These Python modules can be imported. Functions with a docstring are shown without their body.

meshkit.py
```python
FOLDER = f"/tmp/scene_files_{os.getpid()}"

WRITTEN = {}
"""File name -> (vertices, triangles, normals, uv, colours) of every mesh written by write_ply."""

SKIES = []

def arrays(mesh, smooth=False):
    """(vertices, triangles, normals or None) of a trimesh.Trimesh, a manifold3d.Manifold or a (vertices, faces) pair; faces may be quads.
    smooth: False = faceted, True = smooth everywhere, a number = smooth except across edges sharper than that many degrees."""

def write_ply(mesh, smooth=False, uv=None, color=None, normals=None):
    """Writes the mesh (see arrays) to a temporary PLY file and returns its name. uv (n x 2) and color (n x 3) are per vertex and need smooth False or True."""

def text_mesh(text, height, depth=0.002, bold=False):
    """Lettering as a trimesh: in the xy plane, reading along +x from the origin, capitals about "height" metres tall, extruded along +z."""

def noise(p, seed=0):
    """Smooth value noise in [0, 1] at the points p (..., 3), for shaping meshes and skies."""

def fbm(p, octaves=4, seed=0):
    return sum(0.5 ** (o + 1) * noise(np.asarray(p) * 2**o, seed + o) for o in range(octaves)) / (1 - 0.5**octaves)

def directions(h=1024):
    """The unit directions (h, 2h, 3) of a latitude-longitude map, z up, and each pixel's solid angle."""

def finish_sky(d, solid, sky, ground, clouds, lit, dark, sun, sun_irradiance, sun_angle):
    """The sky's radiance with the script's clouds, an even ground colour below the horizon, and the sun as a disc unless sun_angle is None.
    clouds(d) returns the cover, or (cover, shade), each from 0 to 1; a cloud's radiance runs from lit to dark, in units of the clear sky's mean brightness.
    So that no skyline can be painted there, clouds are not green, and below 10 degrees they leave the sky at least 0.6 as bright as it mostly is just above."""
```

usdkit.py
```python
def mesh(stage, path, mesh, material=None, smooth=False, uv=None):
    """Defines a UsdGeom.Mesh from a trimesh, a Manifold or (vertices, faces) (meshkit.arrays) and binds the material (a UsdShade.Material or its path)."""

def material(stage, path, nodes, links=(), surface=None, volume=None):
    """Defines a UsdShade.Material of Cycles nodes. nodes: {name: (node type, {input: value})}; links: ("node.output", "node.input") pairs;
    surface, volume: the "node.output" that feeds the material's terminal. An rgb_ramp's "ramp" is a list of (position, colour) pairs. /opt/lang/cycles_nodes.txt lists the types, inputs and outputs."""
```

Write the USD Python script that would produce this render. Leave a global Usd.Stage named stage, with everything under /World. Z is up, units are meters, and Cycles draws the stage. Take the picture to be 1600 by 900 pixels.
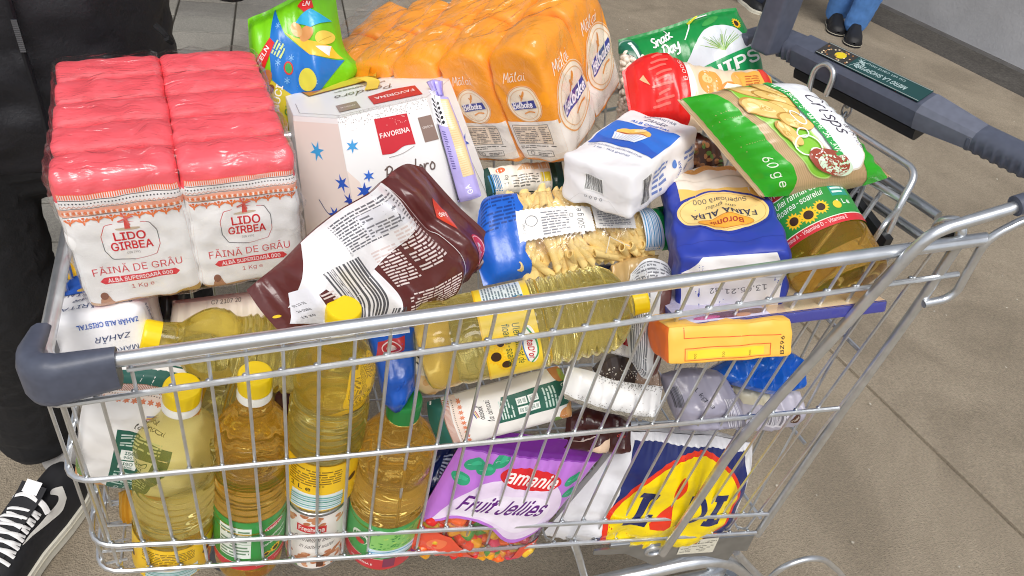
import math, random
import numpy as np, trimesh, shapely, manifold3d
from shapely import geometry as sg, affinity
from shapely.ops import unary_union
from scipy.optimize import least_squares
from scipy.spatial.transform import Rotation as Rt
import usdkit, meshkit
from pxr import Usd, UsdGeom, UsdLux, UsdShade, Sdf, Gf, Vt

random.seed(7)
stage = Usd.Stage.CreateInMemory()
UsdGeom.SetStageUpAxis(stage, 'Z'); UsdGeom.SetStageMetersPerUnit(stage, 1.0)
stage.DefinePrim('/World', 'Xform'); stage.DefinePrim('/World/Looks', 'Scope')
MAT = '/World/Looks/'

# ---------------------------------------------------------------- camera
FOCAL, CX, CY = 1150.0, 800.0, 450.0          # in pixels of the 1600 x 900 photograph
def unit(v):
    v = np.array(v, float); return v / np.linalg.norm(v)
_down = unit([-260, 1450, FOCAL]); _y = np.array([-680, -1040, FOCAL], float); _y = unit(_y - (_y @ _down) * _down)
AX = np.stack([np.cross(_y, -_down), _y, -_down])   # world axes seen from the camera (right, down, forward)
EYE = np.array([0.0, 0.0, 1.35])
cam = UsdGeom.Camera.Define(stage, '/World/camera')
_m = np.eye(4); _m[0, :3] = AX[:, 0]; _m[1, :3] = -AX[:, 1]; _m[2, :3] = -AX[:, 2]; _m[3, :3] = EYE
cam.AddTransformOp().Set(Gf.Matrix4d(*_m.ravel().tolist()))
cam.CreateHorizontalApertureAttr(36.0); cam.CreateVerticalApertureAttr(20.25)
cam.CreateFocalLengthAttr(36.0 * FOCAL / 1600); cam.CreateClippingRangeAttr((0.05, 5000.0))
cam.CreateExposureAttr(0.66)

# ---------------------------------------------------------------- sky and sun (bright overcast day)
SUN_EL, SUN_AZ = math.radians(58), math.radians(205)      # azimuth = atan2(x, y) of the direction towards the sun
usdkit.material(stage, MAT + 'overcast_sky', {
    'sky': ('sky_texture', {'sky_type': 'single_scattering', 'sun_disc': False, 'sun_elevation': SUN_EL, 'sun_rotation': SUN_AZ, 'air_density': 1.0, 'aerosol_density': 3.0, 'ozone_density': 1.0}),
    'grey': ('hsv', {'saturation': 0.35, 'value': 1.0}),
    'bg': ('background_shader', {'strength': 0.09})}, [('sky.color', 'grey.color'), ('grey.color', 'bg.color')], surface='bg.background')
dome = UsdLux.DomeLight.Define(stage, '/World/sky'); dome.CreateIntensityAttr(1.0)
UsdShade.MaterialBindingAPI.Apply(dome.GetPrim()).Bind(UsdShade.Material.Get(stage, MAT + 'overcast_sky'))
sun = UsdLux.DistantLight.Define(stage, '/World/sun'); sun.CreateIntensityAttr(0.32); sun.CreateAngleAttr(28.0); sun.CreateNormalizeAttr(True) if hasattr(sun, 'CreateNormalizeAttr') else None
sun.CreateColorAttr(Gf.Vec3f(1.0, 0.965, 0.92))
_d = np.array([math.sin(SUN_AZ) * math.cos(SUN_EL), math.cos(SUN_AZ) * math.cos(SUN_EL), math.sin(SUN_EL)])
_x = unit(np.cross([0, 0, 1], _d)); _mm = np.eye(4); _mm[0, :3] = _x; _mm[1, :3] = np.cross(_d, _x); _mm[2, :3] = _d
sun.AddTransformOp().Set(Gf.Matrix4d(*_mm.ravel().tolist()))

# ---------------------------------------------------------------- pixel -> place
def ray(px, py): return AX @ np.array([(px - CX) / FOCAL, (py - CY) / FOCAL, 1.0])
def at(px, py, x=None, y=None, z=None, d=None, plane=None):
    r = ray(px, py)
    if plane is not None: t = (plane[1] - plane[0] @ EYE) / (plane[0] @ r)
    elif d is not None: t = d
    elif x is not None: t = (x - EYE[0]) / r[0]
    elif y is not None: t = (y - EYE[1]) / r[1]
    else: t = (z - EYE[2]) / r[2]
    return EYE + t * r
def depth_of(p): return float(((np.asarray(p) - EYE) @ AX)[2])
_w = math.radians(12)
WALLN = unit([math.sin(_w), math.cos(_w), 0.07]); WALLK = WALLN @ at(55, 639, y=0.56)      # plane of the cart's near side
def wd(px, py): return depth_of(wall(px, py))
def wall(px, py, off=0.0): return at(px, py, plane=(WALLN, WALLK + off))

# ---------------------------------------------------------------- prims
def lin(h):
    if not isinstance(h, str): return tuple(h)
    v = np.array([int(h[i:i + 2], 16) for i in (1, 3, 5)]) / 255.0
    return tuple(np.where(v < 0.04045, v / 12.92, ((v + 0.055) / 1.055) ** 2.4))
taken = {}
def free(parent, name):
    k = taken.get((parent, name), 0); taken[(parent, name)] = k + 1
    return f'{parent}/{name}' + (f'_{k:03d}' if k else '')
class Node:
    def __init__(s, path, org, prim): s.path, s.org, s.prim = path, org, prim
def tag(prim, label=None, cat=None, group=None, kind=None):
    for k, v in (('label', label), ('category', cat), ('group', group), ('kind', kind)):
        if v: prim.SetCustomDataByKey(k, v)
def thing(name, label, cat, loc=(0, 0, 0), group=None, kind=None):
    p = free('/World', name); x = UsdGeom.Xform.Define(stage, p); loc = np.array(loc, float)
    x.AddTranslateOp().Set(Gf.Vec3d(*loc.tolist())); tag(x.GetPrim(), label, cat, group, kind)
    return Node(p, loc, x.GetPrim())
def put(name, mesh, mat, parent=None, smooth=40, label=None, cat=None, group=None, kind=None, tint=None):
    """One Mesh prim from world-space geometry, under parent (or under /World)."""
    path = free(parent.path if parent else '/World', name); org = parent.org if parent else np.zeros(3)
    v, f, n = meshkit.arrays(mesh, smooth)
    m = UsdGeom.Mesh.Define(stage, path)
    m.CreatePointsAttr(Vt.Vec3fArray.FromNumpy((v - org).astype(np.float32)))
    m.CreateFaceVertexCountsAttr(Vt.IntArray.FromNumpy(np.full(len(f), 3, np.int32)))
    m.CreateFaceVertexIndicesAttr(Vt.IntArray.FromNumpy(f.astype(np.int32).ravel()))
    m.CreateSubdivisionSchemeAttr('none')
    if n is not None:
        m.CreateNormalsAttr(Vt.Vec3fArray.FromNumpy(n.astype(np.float32))); m.SetNormalsInterpolation('vertex')
    if tint is not None:
        UsdGeom.PrimvarsAPI(m).CreatePrimvar('tint', Sdf.ValueTypeNames.Color3fArray, 'vertex').Set(Vt.Vec3fArray.FromNumpy(np.asarray(tint, np.float32)))
    UsdShade.MaterialBindingAPI.Apply(m.GetPrim()).Bind(mat if isinstance(mat, UsdShade.Material) else UsdShade.Material.Get(stage, MAT + mat))
    tag(m.GetPrim(), label, cat, group, kind)
    return Node(path, org, m.GetPrim())

# ---------------------------------------------------------------- materials
_made = {}
def M(name, col=None, rough=0.5, bump=0.0, scale=200.0, metal=0.0, dist=0.001, vary=0.06, coat=0.0, aniso=None, sheen=0.0, trans=0.0):
    """Plain surface with a little tonal noise and fine relief. col None = colours printed on the mesh."""
    if name in _made: return _made[name]
    nodes = {'pos': ('geometry', {}), 'p': ('principled_bsdf', {'roughness': rough, 'metallic': metal, 'coat_weight': coat, 'coat_roughness': 0.12, 'sheen_weight': sheen})}
    links = []
    if col is None: nodes['c'] = ('attribute', {'attribute': 'tint'})
    else: nodes['c'] = ('color', {'value': lin(col)})
    out = 'c.color' if col is None else 'c.color'
    if vary:
        nodes['n'] = ('noise_texture', {'scale': scale * 0.12, 'detail': 4.0})
        nodes['r'] = ('map_range', {'from_min': 0.3, 'from_max': 0.7, 'to_min': 1 - vary, 'to_max': 1 + vary, 'clamp': True})
        nodes['x'] = ('mix_color', {'blend_type': 'multiply', 'fac': 1.0})
        links += [('pos.position', 'n.vector'), ('n.fac', 'r.value'), (out, 'x.a'), ('r.result', 'x.b'), ('x.result', 'p.base_color')]
    else: links.append((out, 'p.base_color'))
    if bump:
        nodes['b1'] = ('noise_texture', {'scale': scale, 'detail': 4.0, 'roughness': 0.55, 'distortion': 0.6})
        nodes['b'] = ('bump', {'strength': bump, 'distance': dist})
        links += [('pos.position', 'b1.vector'), ('b1.fac', 'b.height'), ('b.normal', 'p.normal')]
    surf = 'p.BSDF'
    if trans:
        nodes['t'] = ('translucent_bsdf', {}); nodes['mx'] = ('mix_closure', {'fac': trans})
        links += [((out if not vary else 'x.result'), 't.color'), ('p.BSDF', 'mx.closure1'), ('t.BSDF', 'mx.closure2')]; surf = 'mx.closure'
    _made[name] = usdkit.material(stage, MAT + name, nodes, links, surface=surf)
    return _made[name]
def paper(c): return M('paper_' + c[1:], c, 0.55, 0.25, 90, vary=0.03, dist=0.0012)
def film(c): return M('film_' + c[1:], c, 0.25, 0.4, 60, vary=0.05, dist=0.002)
PRINT_PAPER = M('print_on_paper', None, 0.5, 0.25, 90, vary=0.03, dist=0.0012)
PRINT_FILM = M('print_on_film', None, 0.25, 0.4, 60, vary=0.04, dist=0.002)
PRINT_CARD = M('print_on_card', None, 0.34, 0.05, 60, vary=0.02)
ZINC = M('zinc_wire', '#d4d7da', 0.30, 0.12, 500, metal=0.92, vary=0.10, dist=0.0004)
ZINC_DULL = M('zinc_dull', '#aeb2b6', 0.38, 0.2, 300, metal=1.0, vary=0.14, dist=0.0005)
GREY_PLASTIC = M('grey_plastic', '#4c5160', 0.42, 0.25, 900, vary=0.12, dist=0.0004)
GREY_PLASTIC_LIGHT = M('grey_plastic_light', '#656977', 0.4, 0.25, 900, vary=0.1, dist=0.0004)
BLACK_PLASTIC = M('black_plastic', '#17181b', 0.45, 0.2, 700, vary=0.1, dist=0.0004)
def clear(name, gloss_rough=0.06, tint=(1, 1, 1), bump=0.5, scale=45.0, extra=0.04, stretch=(1, 1, 1)):
    """Thin clear film or PET: see-through, mirror-like at grazing angles and on wrinkles."""
    return usdkit.material(stage, MAT + name, {
        'pos': ('geometry', {}), 'mp': ('mapping', {'scale': stretch}), 'n': ('noise_texture', {'scale': scale, 'detail': 3.0, 'distortion': 1.5}), 'b': ('bump', {'strength': bump, 'distance': 0.003}),
        'f': ('layer_weight', {'blend': 0.5}), 'fp': ('math', {'math_type': 'power', 'value2': 3.5}), 'fa': ('math', {'math_type': 'multiply_add', 'value2': 0.6, 'value3': extra}), 't': ('transparent_bsdf', {'color': tint}), 'g': ('glossy_bsdf', {'roughness': gloss_rough, 'color': (1, 1, 1)}), 'mx': ('mix_closure', {})},
        [('pos.position', 'mp.vector'), ('mp.vector', 'n.vector'), ('n.fac', 'b.height'), ('b.normal', 'f.normal'), ('b.normal', 'g.normal'), ('f.facing', 'fp.value1'), ('fp.value', 'fa.value1'), ('fa.value', 'mx.fac'), ('t.BSDF', 'mx.closure1'), ('g.BSDF', 'mx.closure2')], surface='mx.closure')
CLEAR = clear('clear_film')
def oil(name, col, body, mixf):
    return usdkit.material(stage, MAT + name, {
        'p': ('principled_bsdf', {'base_color': lin(col), 'roughness': 0.03, 'ior': 1.34, 'transmission_weight': 1.0}),
        'tl': ('translucent_bsdf', {'color': lin(body)}), 'df': ('diffuse_bsdf', {'color': lin(body)}), 'm1': ('mix_closure', {'fac': 0.45}), 'm2': ('mix_closure', {'fac': mixf})},
        [('tl.BSDF', 'm1.closure1'), ('df.BSDF', 'm1.closure2'), ('p.BSDF', 'm2.closure1'), ('m1.closure', 'm2.closure2')], surface='m2.closure')
OIL_PALE = oil('pale_sunflower_oil', (0.995, 0.92, 0.42), '#fbe268', 0.15)
OIL_AMBER = oil('amber_sunflower_oil', (0.99, 0.77, 0.23), '#f8b83e', 0.16)

# ---------------------------------------------------------------- mesh helpers
def cat(ms): return trimesh.util.concatenate([m for m in ms if m is not None])
def smooth_path(pts, n=6):
    p = np.array(pts, float)
    if len(p) < 3: return p
    q = np.vstack([2 * p[0] - p[1], p, 2 * p[-1] - p[-2]]); out = []
    for i in range(1, len(q) - 2):
        for t in np.linspace(0, 1, n, endpoint=False):
            a, b, c, d = q[i - 1], q[i], q[i + 1], q[i + 2]
            out.append(0.5 * (2 * b + (c - a) * t + (2 * a - 5 * b + 4 * c - d) * t * t + (3 * b - a - 3 * c + d) * t ** 3))
    return np.array(out + [p[-1]])
def rounded(pts, r=0.03, n=5):
    """A polyline with its corners rounded."""
    p = [np.array(x, float) for x in pts]; out = [p[0]]
    for a, b, c in zip(p, p[1:], p[2:]):
        u, w = unit(a - b), unit(c - b); k = min(r, 0.45 * np.linalg.norm(a - b), 0.45 * np.linalg.norm(c - b))
        for t in np.linspace(0, 1, n + 1): out.append((1 - t) ** 2 * (b + u * k) + 2 * t * (1 - t) * b + t * t * (b + w * k))
    return np.array(out + [p[-1]])
def tube(pts, r, sides=8, cap=True):
    p = np.array(pts, float); n = len(p); rr = np.broadcast_to(r, (n,))
    t = np.gradient(p, axis=0); t /= np.linalg.norm(t, axis=1, keepdims=True) + 1e-12
    a = np.zeros_like(p); ref = np.array([0, 0, 1.0]) if abs(t[0, 2]) < 0.9 else np.array([1.0, 0, 0])
    a[0] = unit(np.cross(t[0], ref))
    for i in range(1, n):
        a[i] = unit(a[i - 1] - (a[i - 1] @ t[i]) * t[i])
    b = np.cross(t, a); ang = np.arange(sides) * 2 * np.pi / sides
    v = (p[:, None] + rr[:, None, None] * (np.cos(ang)[None, :, None] * a[:, None] + np.sin(ang)[None, :, None] * b[:, None])).reshape(-1, 3)
    i, j = np.meshgrid(np.arange(n - 1), np.arange(sides), indexing='ij'); k = (j + 1) % sides
    q = np.stack([i * sides + j, i * sides + k, (i + 1) * sides + k, (i + 1) * sides + j], -1).reshape(-1, 4)
    f = np.vstack([q[:, [0, 1, 2]], q[:, [0, 2, 3]]])
    if cap:
        v = np.vstack([v, p[0], p[-1]]); c0, c1 = len(v) - 2, len(v) - 1; j = np.arange(sides); k = (j + 1) % sides
        f = np.vstack([f, np.stack([k, j, np.full(sides, c0)], 1), np.stack([(n - 1) * sides + j, (n - 1) * sides + k, np.full(sides, c1)], 1)])
    return trimesh.Trimesh(v, f, process=False)
def rbox(center, R, half, r=0.004, seg=2):
    """Rounded box: hull of eight little balls."""
    h = np.array(half) - r; pts = []
    s = trimesh.creation.icosphere(subdivisions=seg, radius=r).vertices
    for c in np.array(np.meshgrid([-1, 1], [-1, 1], [-1, 1])).T.reshape(-1, 3): pts.append(s + c * h)
    m = trimesh.convex.convex_hull(np.vstack(pts)); m.apply_transform(trimesh.transformations.compose_matrix(translate=[0, 0, 0]))
    m.vertices = m.vertices @ np.array(R).T + np.array(center); return m
def frame(x=None, y=None, z=None):
    """Right-handed rotation (columns) from two given axes."""
    if x is not None and y is not None: x = unit(x); y = unit(np.array(y) - (np.array(y) @ x) * x); z = np.cross(x, y)
    elif z is not None and y is not None: z = unit(z); y = unit(np.array(y) - (np.array(y) @ z) * z); x = np.cross(y, z)
    else: x = unit(x); z = unit(np.array(z) - (np.array(z) @ x) * x); y = np.cross(z, x)
    return np.stack([x, y, z], 1)
def plate(poly, R, org, thick):
    """Extruded flat outline: poly in the frame's x,y; thickness along its z."""
    m = trimesh.creation.extrude_polygon(poly, thick, engine='earcut'); m.vertices = m.vertices @ np.array(R).T + np.array(org); return m
def ridged(p, scale, seed, octs=2):
    out = 0
    for o in range(octs): out = out + 0.5 ** o * (1 - np.abs(2 * meshkit.noise(np.asarray(p) / scale * 1.9 ** o + 31.7 * o, seed + o) - 1) * 1.6)
    return out / (2 - 0.5 ** (octs - 1)) - 0.35

def creases(p, amp, lam, seed, n=5, gate=1.0):
    """Sharp folds: triangle waves along a few random directions."""
    rng = np.random.default_rng(seed + 77); out = 0
    for i in range(n):
        d = unit(rng.normal(size=3)); ph = rng.uniform(0, 1); l = lam * rng.uniform(.6, 1.5)
        x = (p @ d) / l + ph + .5 * meshkit.noise(p / (lam * 1.3) + 9.1 * i, seed + i); w = np.abs((x % 1) - .5) * 4 - 1
        out = out + w * (1 - gate + gate * np.clip(meshkit.noise(p / (lam * .8) + 5.3 * i, seed + 20 + i) * 2.4 - .7, 0, 1))
    return amp * out / math.sqrt(n) * 1.6
class Body:
    """A closed skin made of named grids, so that print can be laid exactly on it."""
    def __init__(s): s.faces, s.size, s.nrm = {}, {}, {}
    def finish(s):
        for k, g in s.faces.items():
            du, dv = np.gradient(g, axis=1), np.gradient(g, axis=0); n = np.cross(du, dv)
            s.nrm[k] = n / (np.linalg.norm(n, axis=2, keepdims=True) + 1e-12)
            if k not in s.size: s.size[k] = (np.linalg.norm(np.diff(g, axis=1), axis=2).sum(1).mean(), np.linalg.norm(np.diff(g, axis=0), axis=2).sum(0).mean())
        return s
    def mesh(s, only=None):
        vs, fs, o = [], [], 0
        for k, g in s.faces.items():
            if only and k not in only: continue
            nv, nu = g.shape[:2]; i, j = np.meshgrid(np.arange(nv - 1), np.arange(nu - 1), indexing='ij'); a = i * nu + j
            q = np.stack([a, a + 1, a + nu + 1, a + nu], -1).reshape(-1, 4) + o
            fs.append(np.vstack([q[:, [0, 1, 2]], q[:, [0, 2, 3]]])); vs.append(g.reshape(-1, 3)); o += nv * nu
        m = trimesh.Trimesh(np.vstack(vs), np.vstack(fs), process=False); m.merge_vertices(digits_vertex=6); m.update_faces(m.nondegenerate_faces()); m.remove_unreferenced_vertices(); return m
    def ev(s, face, u, v, off=0.0):
        g, n = s.faces[face], s.nrm[face]; nv, nu = g.shape[:2]
        x, y = np.clip(u, 0, 1) * (nu - 1), np.clip(v, 0, 1) * (nv - 1)
        i, j = np.minimum(x.astype(int), nu - 2), np.minimum(y.astype(int), nv - 2); a, b = x - i, y - j
        # the same two triangles per cell as the mesh
        P00, P10, P01, P11 = g[j, i], g[j, i + 1], g[j + 1, i], g[j + 1, i + 1]
        low = (a >= b)[:, None]; A, B = a[:, None], b[:, None]
        p = np.where(low, P00 + A * (P10 - P00) + B * (P11 - P10), P00 + B * (P01 - P00) + A * (P11 - P01))
        N = (1 - A) * (1 - B) * n[j, i] + A * (1 - B) * n[j, i + 1] + (1 - A) * B * n[j + 1, i] + A * B * n[j + 1, i + 1]
        N /= np.linalg.norm(N, axis=1, keepdims=True) + 1e-12
        return p + N * np.broadcast_to(off, (len(p),))[:, None], N
FACES = {'front': ((1, 0, 0), (0, 1, 0)), 'back': ((-1, 0, 0), (0, 1, 0)), 'right': ((0, 0, -1), (0, 1, 0)), 'left': ((0, 0, 1), (0, 1, 0)), 'top': ((1, 0, 0), (0, 0, -1)), 'bottom': ((1, 0, 0), (0, 0, 1))}
def brick(dims, R, t, r=0.008, step=0.004, deform=None, amp=0.0, scale=0.03, seed=1, bulge=0.0, faces=FACES, crease=0.0, lam=.05):
    """Rounded, softly crumpled block; local x right, y up, z towards the front face; t = corner (0,0,0)."""
    b = Body(); h = np.array(dims) / 2
    for k, (u, v) in FACES.items():
        u, v = np.array(u, float), np.array(v, float); w = np.cross(u, v)
        hu, hv, hw = np.abs(u) @ h, np.abs(v) @ h, np.abs(w) @ h
        def ts(hh):
            n = max(6, int(round(2 * hh / step))); t_ = np.linspace(-1, 1, n + 1); return hh * t_
        U, V = np.meshgrid(ts(hu), ts(hv)); p = U[..., None] * u + V[..., None] * v + hw * w
        q = np.clip(p, -(h - r), h - r); d = p - q; n = d / (np.linalg.norm(d, axis=2, keepdims=True) + 1e-12); p = q + r * n
        if bulge: p = p + n * (bulge * ((1 - (U / hu) ** 2) * (1 - (V / hv) ** 2)) * (0.4 + 0.6 * min(hu, hv) / max(h)))[..., None]
        if amp: p = p + n * (amp * ridged(p + np.array([seed * 0.37, 0, 0]), scale, seed))[..., None]
        if crease: p = p + n * creases(p + seed, crease, lam, seed)[..., None]
        if deform: p = deform(p, n)
        b.faces[k] = (p + h) @ np.array(R).T + np.array(t); b.size[k] = (2 * hu, 2 * hv)
    return b.finish()
def curve3(px, plane, n):
    p = np.array([at(*q, plane=plane) for q in px]) if len(px[0]) == 2 else np.array(px)
    if len(p) > 2: p = smooth_path(p, 8)
    s = np.r_[0, np.cumsum(np.linalg.norm(np.diff(p, axis=0), axis=1))]; s /= s[-1]
    return np.stack([np.interp(np.linspace(0, 1, n), s, p[:, k]) for k in range(3)], 1)
def pouch(top, bottom, left, right, d, normal, thick, step=0.004, seal=(0.06, 0.06), amp=0.0012, scale=0.03, seed=1, pleat=0.0015, power=0.5, back=0.6, bend=None, sides=None, crease=.0016, lam=.05, gate=1.0, folds=5):
    """Soft bag: its outline is four edges given in the photograph (each left to right or bottom to top), its mid-plane lies d metres ahead with the given normal."""
    allp = [q for e in (top, bottom, left, right) for q in e]; c = np.mean(allp, 0)
    N = unit(normal); P0 = at(*c, d=d); 
    if N @ (EYE - P0) < 0: N = -N
    plane = (N, N @ P0)
    wid = np.linalg.norm(at(*top[0], plane=plane) - at(*top[-1], plane=plane)); hei = np.linalg.norm(at(*left[0], plane=plane) - at(*left[-1], plane=plane))
    wid = max(wid, np.linalg.norm(at(*bottom[0], plane=plane) - at(*bottom[-1], plane=plane))); hei = max(hei, np.linalg.norm(at(*right[0], plane=plane) - at(*right[-1], plane=plane)))
    nu, nv = max(12, int(wid / step)), max(12, int(hei / step))
    T, Bo, L, Ri = curve3(top, plane, nu + 1), curve3(bottom, plane, nu + 1), curve3(left, plane, nv + 1), curve3(right, plane, nv + 1)
    u, v = np.meshgrid(np.linspace(0, 1, nu + 1), np.linspace(0, 1, nv + 1)); U, V = u[..., None], v[..., None]
    S = (1 - V) * Bo[None] + V * T[None] + (1 - U) * L[:, None] + U * Ri[:, None] - ((1 - U) * (1 - V) * Bo[0] + U * (1 - V) * Bo[-1] + (1 - U) * V * T[0] + U * V * T[-1])
    if sides: fu = np.clip(np.minimum((u - sides[0]) / (0.5 - sides[0]), (1 - sides[1] - u) / (0.5 - sides[1])), 0, 1)
    else: fu = 1 - np.abs(2 * u - 1)
    vv = np.clip((v - seal[0]) / (1 - seal[0] - seal[1]), 0, 1); fv = 1 - np.abs(2 * vv - 1)
    prof = (1 - (1 - fu) ** 2.6) ** power * (1 - (1 - fv) ** 2.6) ** power
    if sides: edge = np.minimum(np.minimum(u, 1 - u), 0.05) * 20
    else: edge = np.minimum(np.minimum(u, 1 - u), np.minimum(v, 1 - v)); edge = np.clip(edge / 0.05, 0, 1)
    rel = amp * ridged(S + seed * 1.7, scale, seed) * edge * (0.3 + 0.7 * np.clip(prof * 1.5, 0, 1))
    if crease: rel = rel + creases(S + seed * 1.3, crease, lam, seed, folds, gate) * edge * (0.35 + 0.65 * np.clip(prof * 1.5, 0, 1))
    k = max(4, wid / 0.014); rng = np.random.default_rng(seed); ph = rng.uniform(0, 6.28, 4)
    wob = (np.sin(2 * np.pi * k * u + ph[0] + 2 * np.sin(5 * u + ph[1])) + 0.6 * np.sin(2 * np.pi * k * 0.53 * u + ph[2]))
    rel = rel + pleat * wob * (np.exp(-vv * hei / 0.03) + np.exp(-(1 - vv) * hei / 0.03)) * np.clip(prof * 3 + 0.15, 0, 1) * edge
    b = Body(); off = (thick * prof)[..., None]; eps = 0.0006
    bd = 0 if bend is None else bend(u, v)[..., None] * N
    b.faces['front'] = S + bd + N * ((1 - back) * off + rel[..., None] + eps * edge[..., None])
    b.faces['back'] = (S + bd - N * (back * off - rel[..., None] * 0.7 + eps * edge[..., None]))[:, ::-1]
    b.size['front'] = (wid, hei); b.size['back'] = (wid, hei)
    return b.finish()
def lathe(base, tip, prof, radius, n=48, facing=None, twist=None):
    """Turned body: prof = [(height 0..1, radius factor)] from base to tip; the middle of its u axis looks at the camera."""
    base, tip = np.array(base, float), np.array(tip, float); ax = tip - base; L = np.linalg.norm(ax); ax /= L
    f = unit((EYE if facing is None else facing) - (base + tip) / 2); f = unit(f - (f @ ax) * ax); side = np.cross(ax, f)
    th = np.linspace(-np.pi, np.pi, n + 1); h = np.array([q[0] for q in prof]); r = np.array([q[1] for q in prof]) * radius
    rr = r[:, None] * np.ones(n + 1)
    if twist is not None: rr = rr * twist(h[:, None], th[None])
    g = base + ax * (h * L)[:, None, None] + rr[..., None] * (np.cos(th)[None, :, None] * f + np.sin(th)[None, :, None] * side)
    b = Body(); b.faces['side'] = g; b.size['side'] = (2 * np.pi * radius, L); b.axis = (base, ax, f, side, L, radius); return b.finish()
def band(b, h0, h1, a0, a1, rad, off=0.0006, n=40, m=8):
    """A strip of a turned body between two heights and two angles (degrees, 0 faces the camera): the ground of a wrap-around label."""
    base, ax, f, side, L, R = b.axis; th = np.radians(np.linspace(a0, a1, n + 1)); h = np.linspace(h0, h1, m + 1)
    if callable(rad): rr = np.array([rad(x) for x in h]) * R + off
    else: rr = np.full(m + 1, rad * R + off)
    o = Body(); o.faces['side'] = base + ax * (h * L)[:, None, None] + rr[:, None, None] * (np.cos(th)[None, :, None] * f + np.sin(th)[None, :, None] * side)
    o.size['side'] = (R * abs(np.radians(a1 - a0)), (h1 - h0) * L); return o.finish()
def pnp(pts, pix, dims, scale=1.0, slack=0.08):
    """Pose of a box whose corners (0..1) fall on the given pixels: size, rotation, corner."""
    pts, pix, dims = np.array(pts, float), np.array(pix, float), np.array(dims, float); best = None; c = np.array([CX, CY])
    def res(p):
        q = (pts * dims * np.exp(p[6:9])) @ Rt.from_rotvec(p[:3]).as_matrix().T + p[3:6]; z = np.maximum(q[:, 2:], 0.05)
        return np.r_[((q[:, :2] / z * FOCAL + c - pix) / 4).ravel(), p[6:9] / slack]
    for R0 in Rt.create_group('O').as_matrix():
        for tl in ((0, 0, 0), (0.5, 0.4, 0)):
            r0 = (Rt.from_euler('xyz', tl) * Rt.from_matrix(R0)).as_rotvec(); t0 = np.r_[(pix.mean(0) - c) / FOCAL * 0.75, 0.75] - Rt.from_rotvec(r0).as_matrix() @ (pts * dims).mean(0)
            s = least_squares(res, np.r_[r0, t0, 0, 0, 0], max_nfev=120)
            if s.x[5] > 0.2 and (best is None or s.cost < best.cost - 1e-6): best = s
    p = best.x; return dims * np.exp(p[6:9]) * scale, AX @ Rt.from_rotvec(p[:3]).as_matrix(), AX @ p[3:6] * scale + EYE

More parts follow.
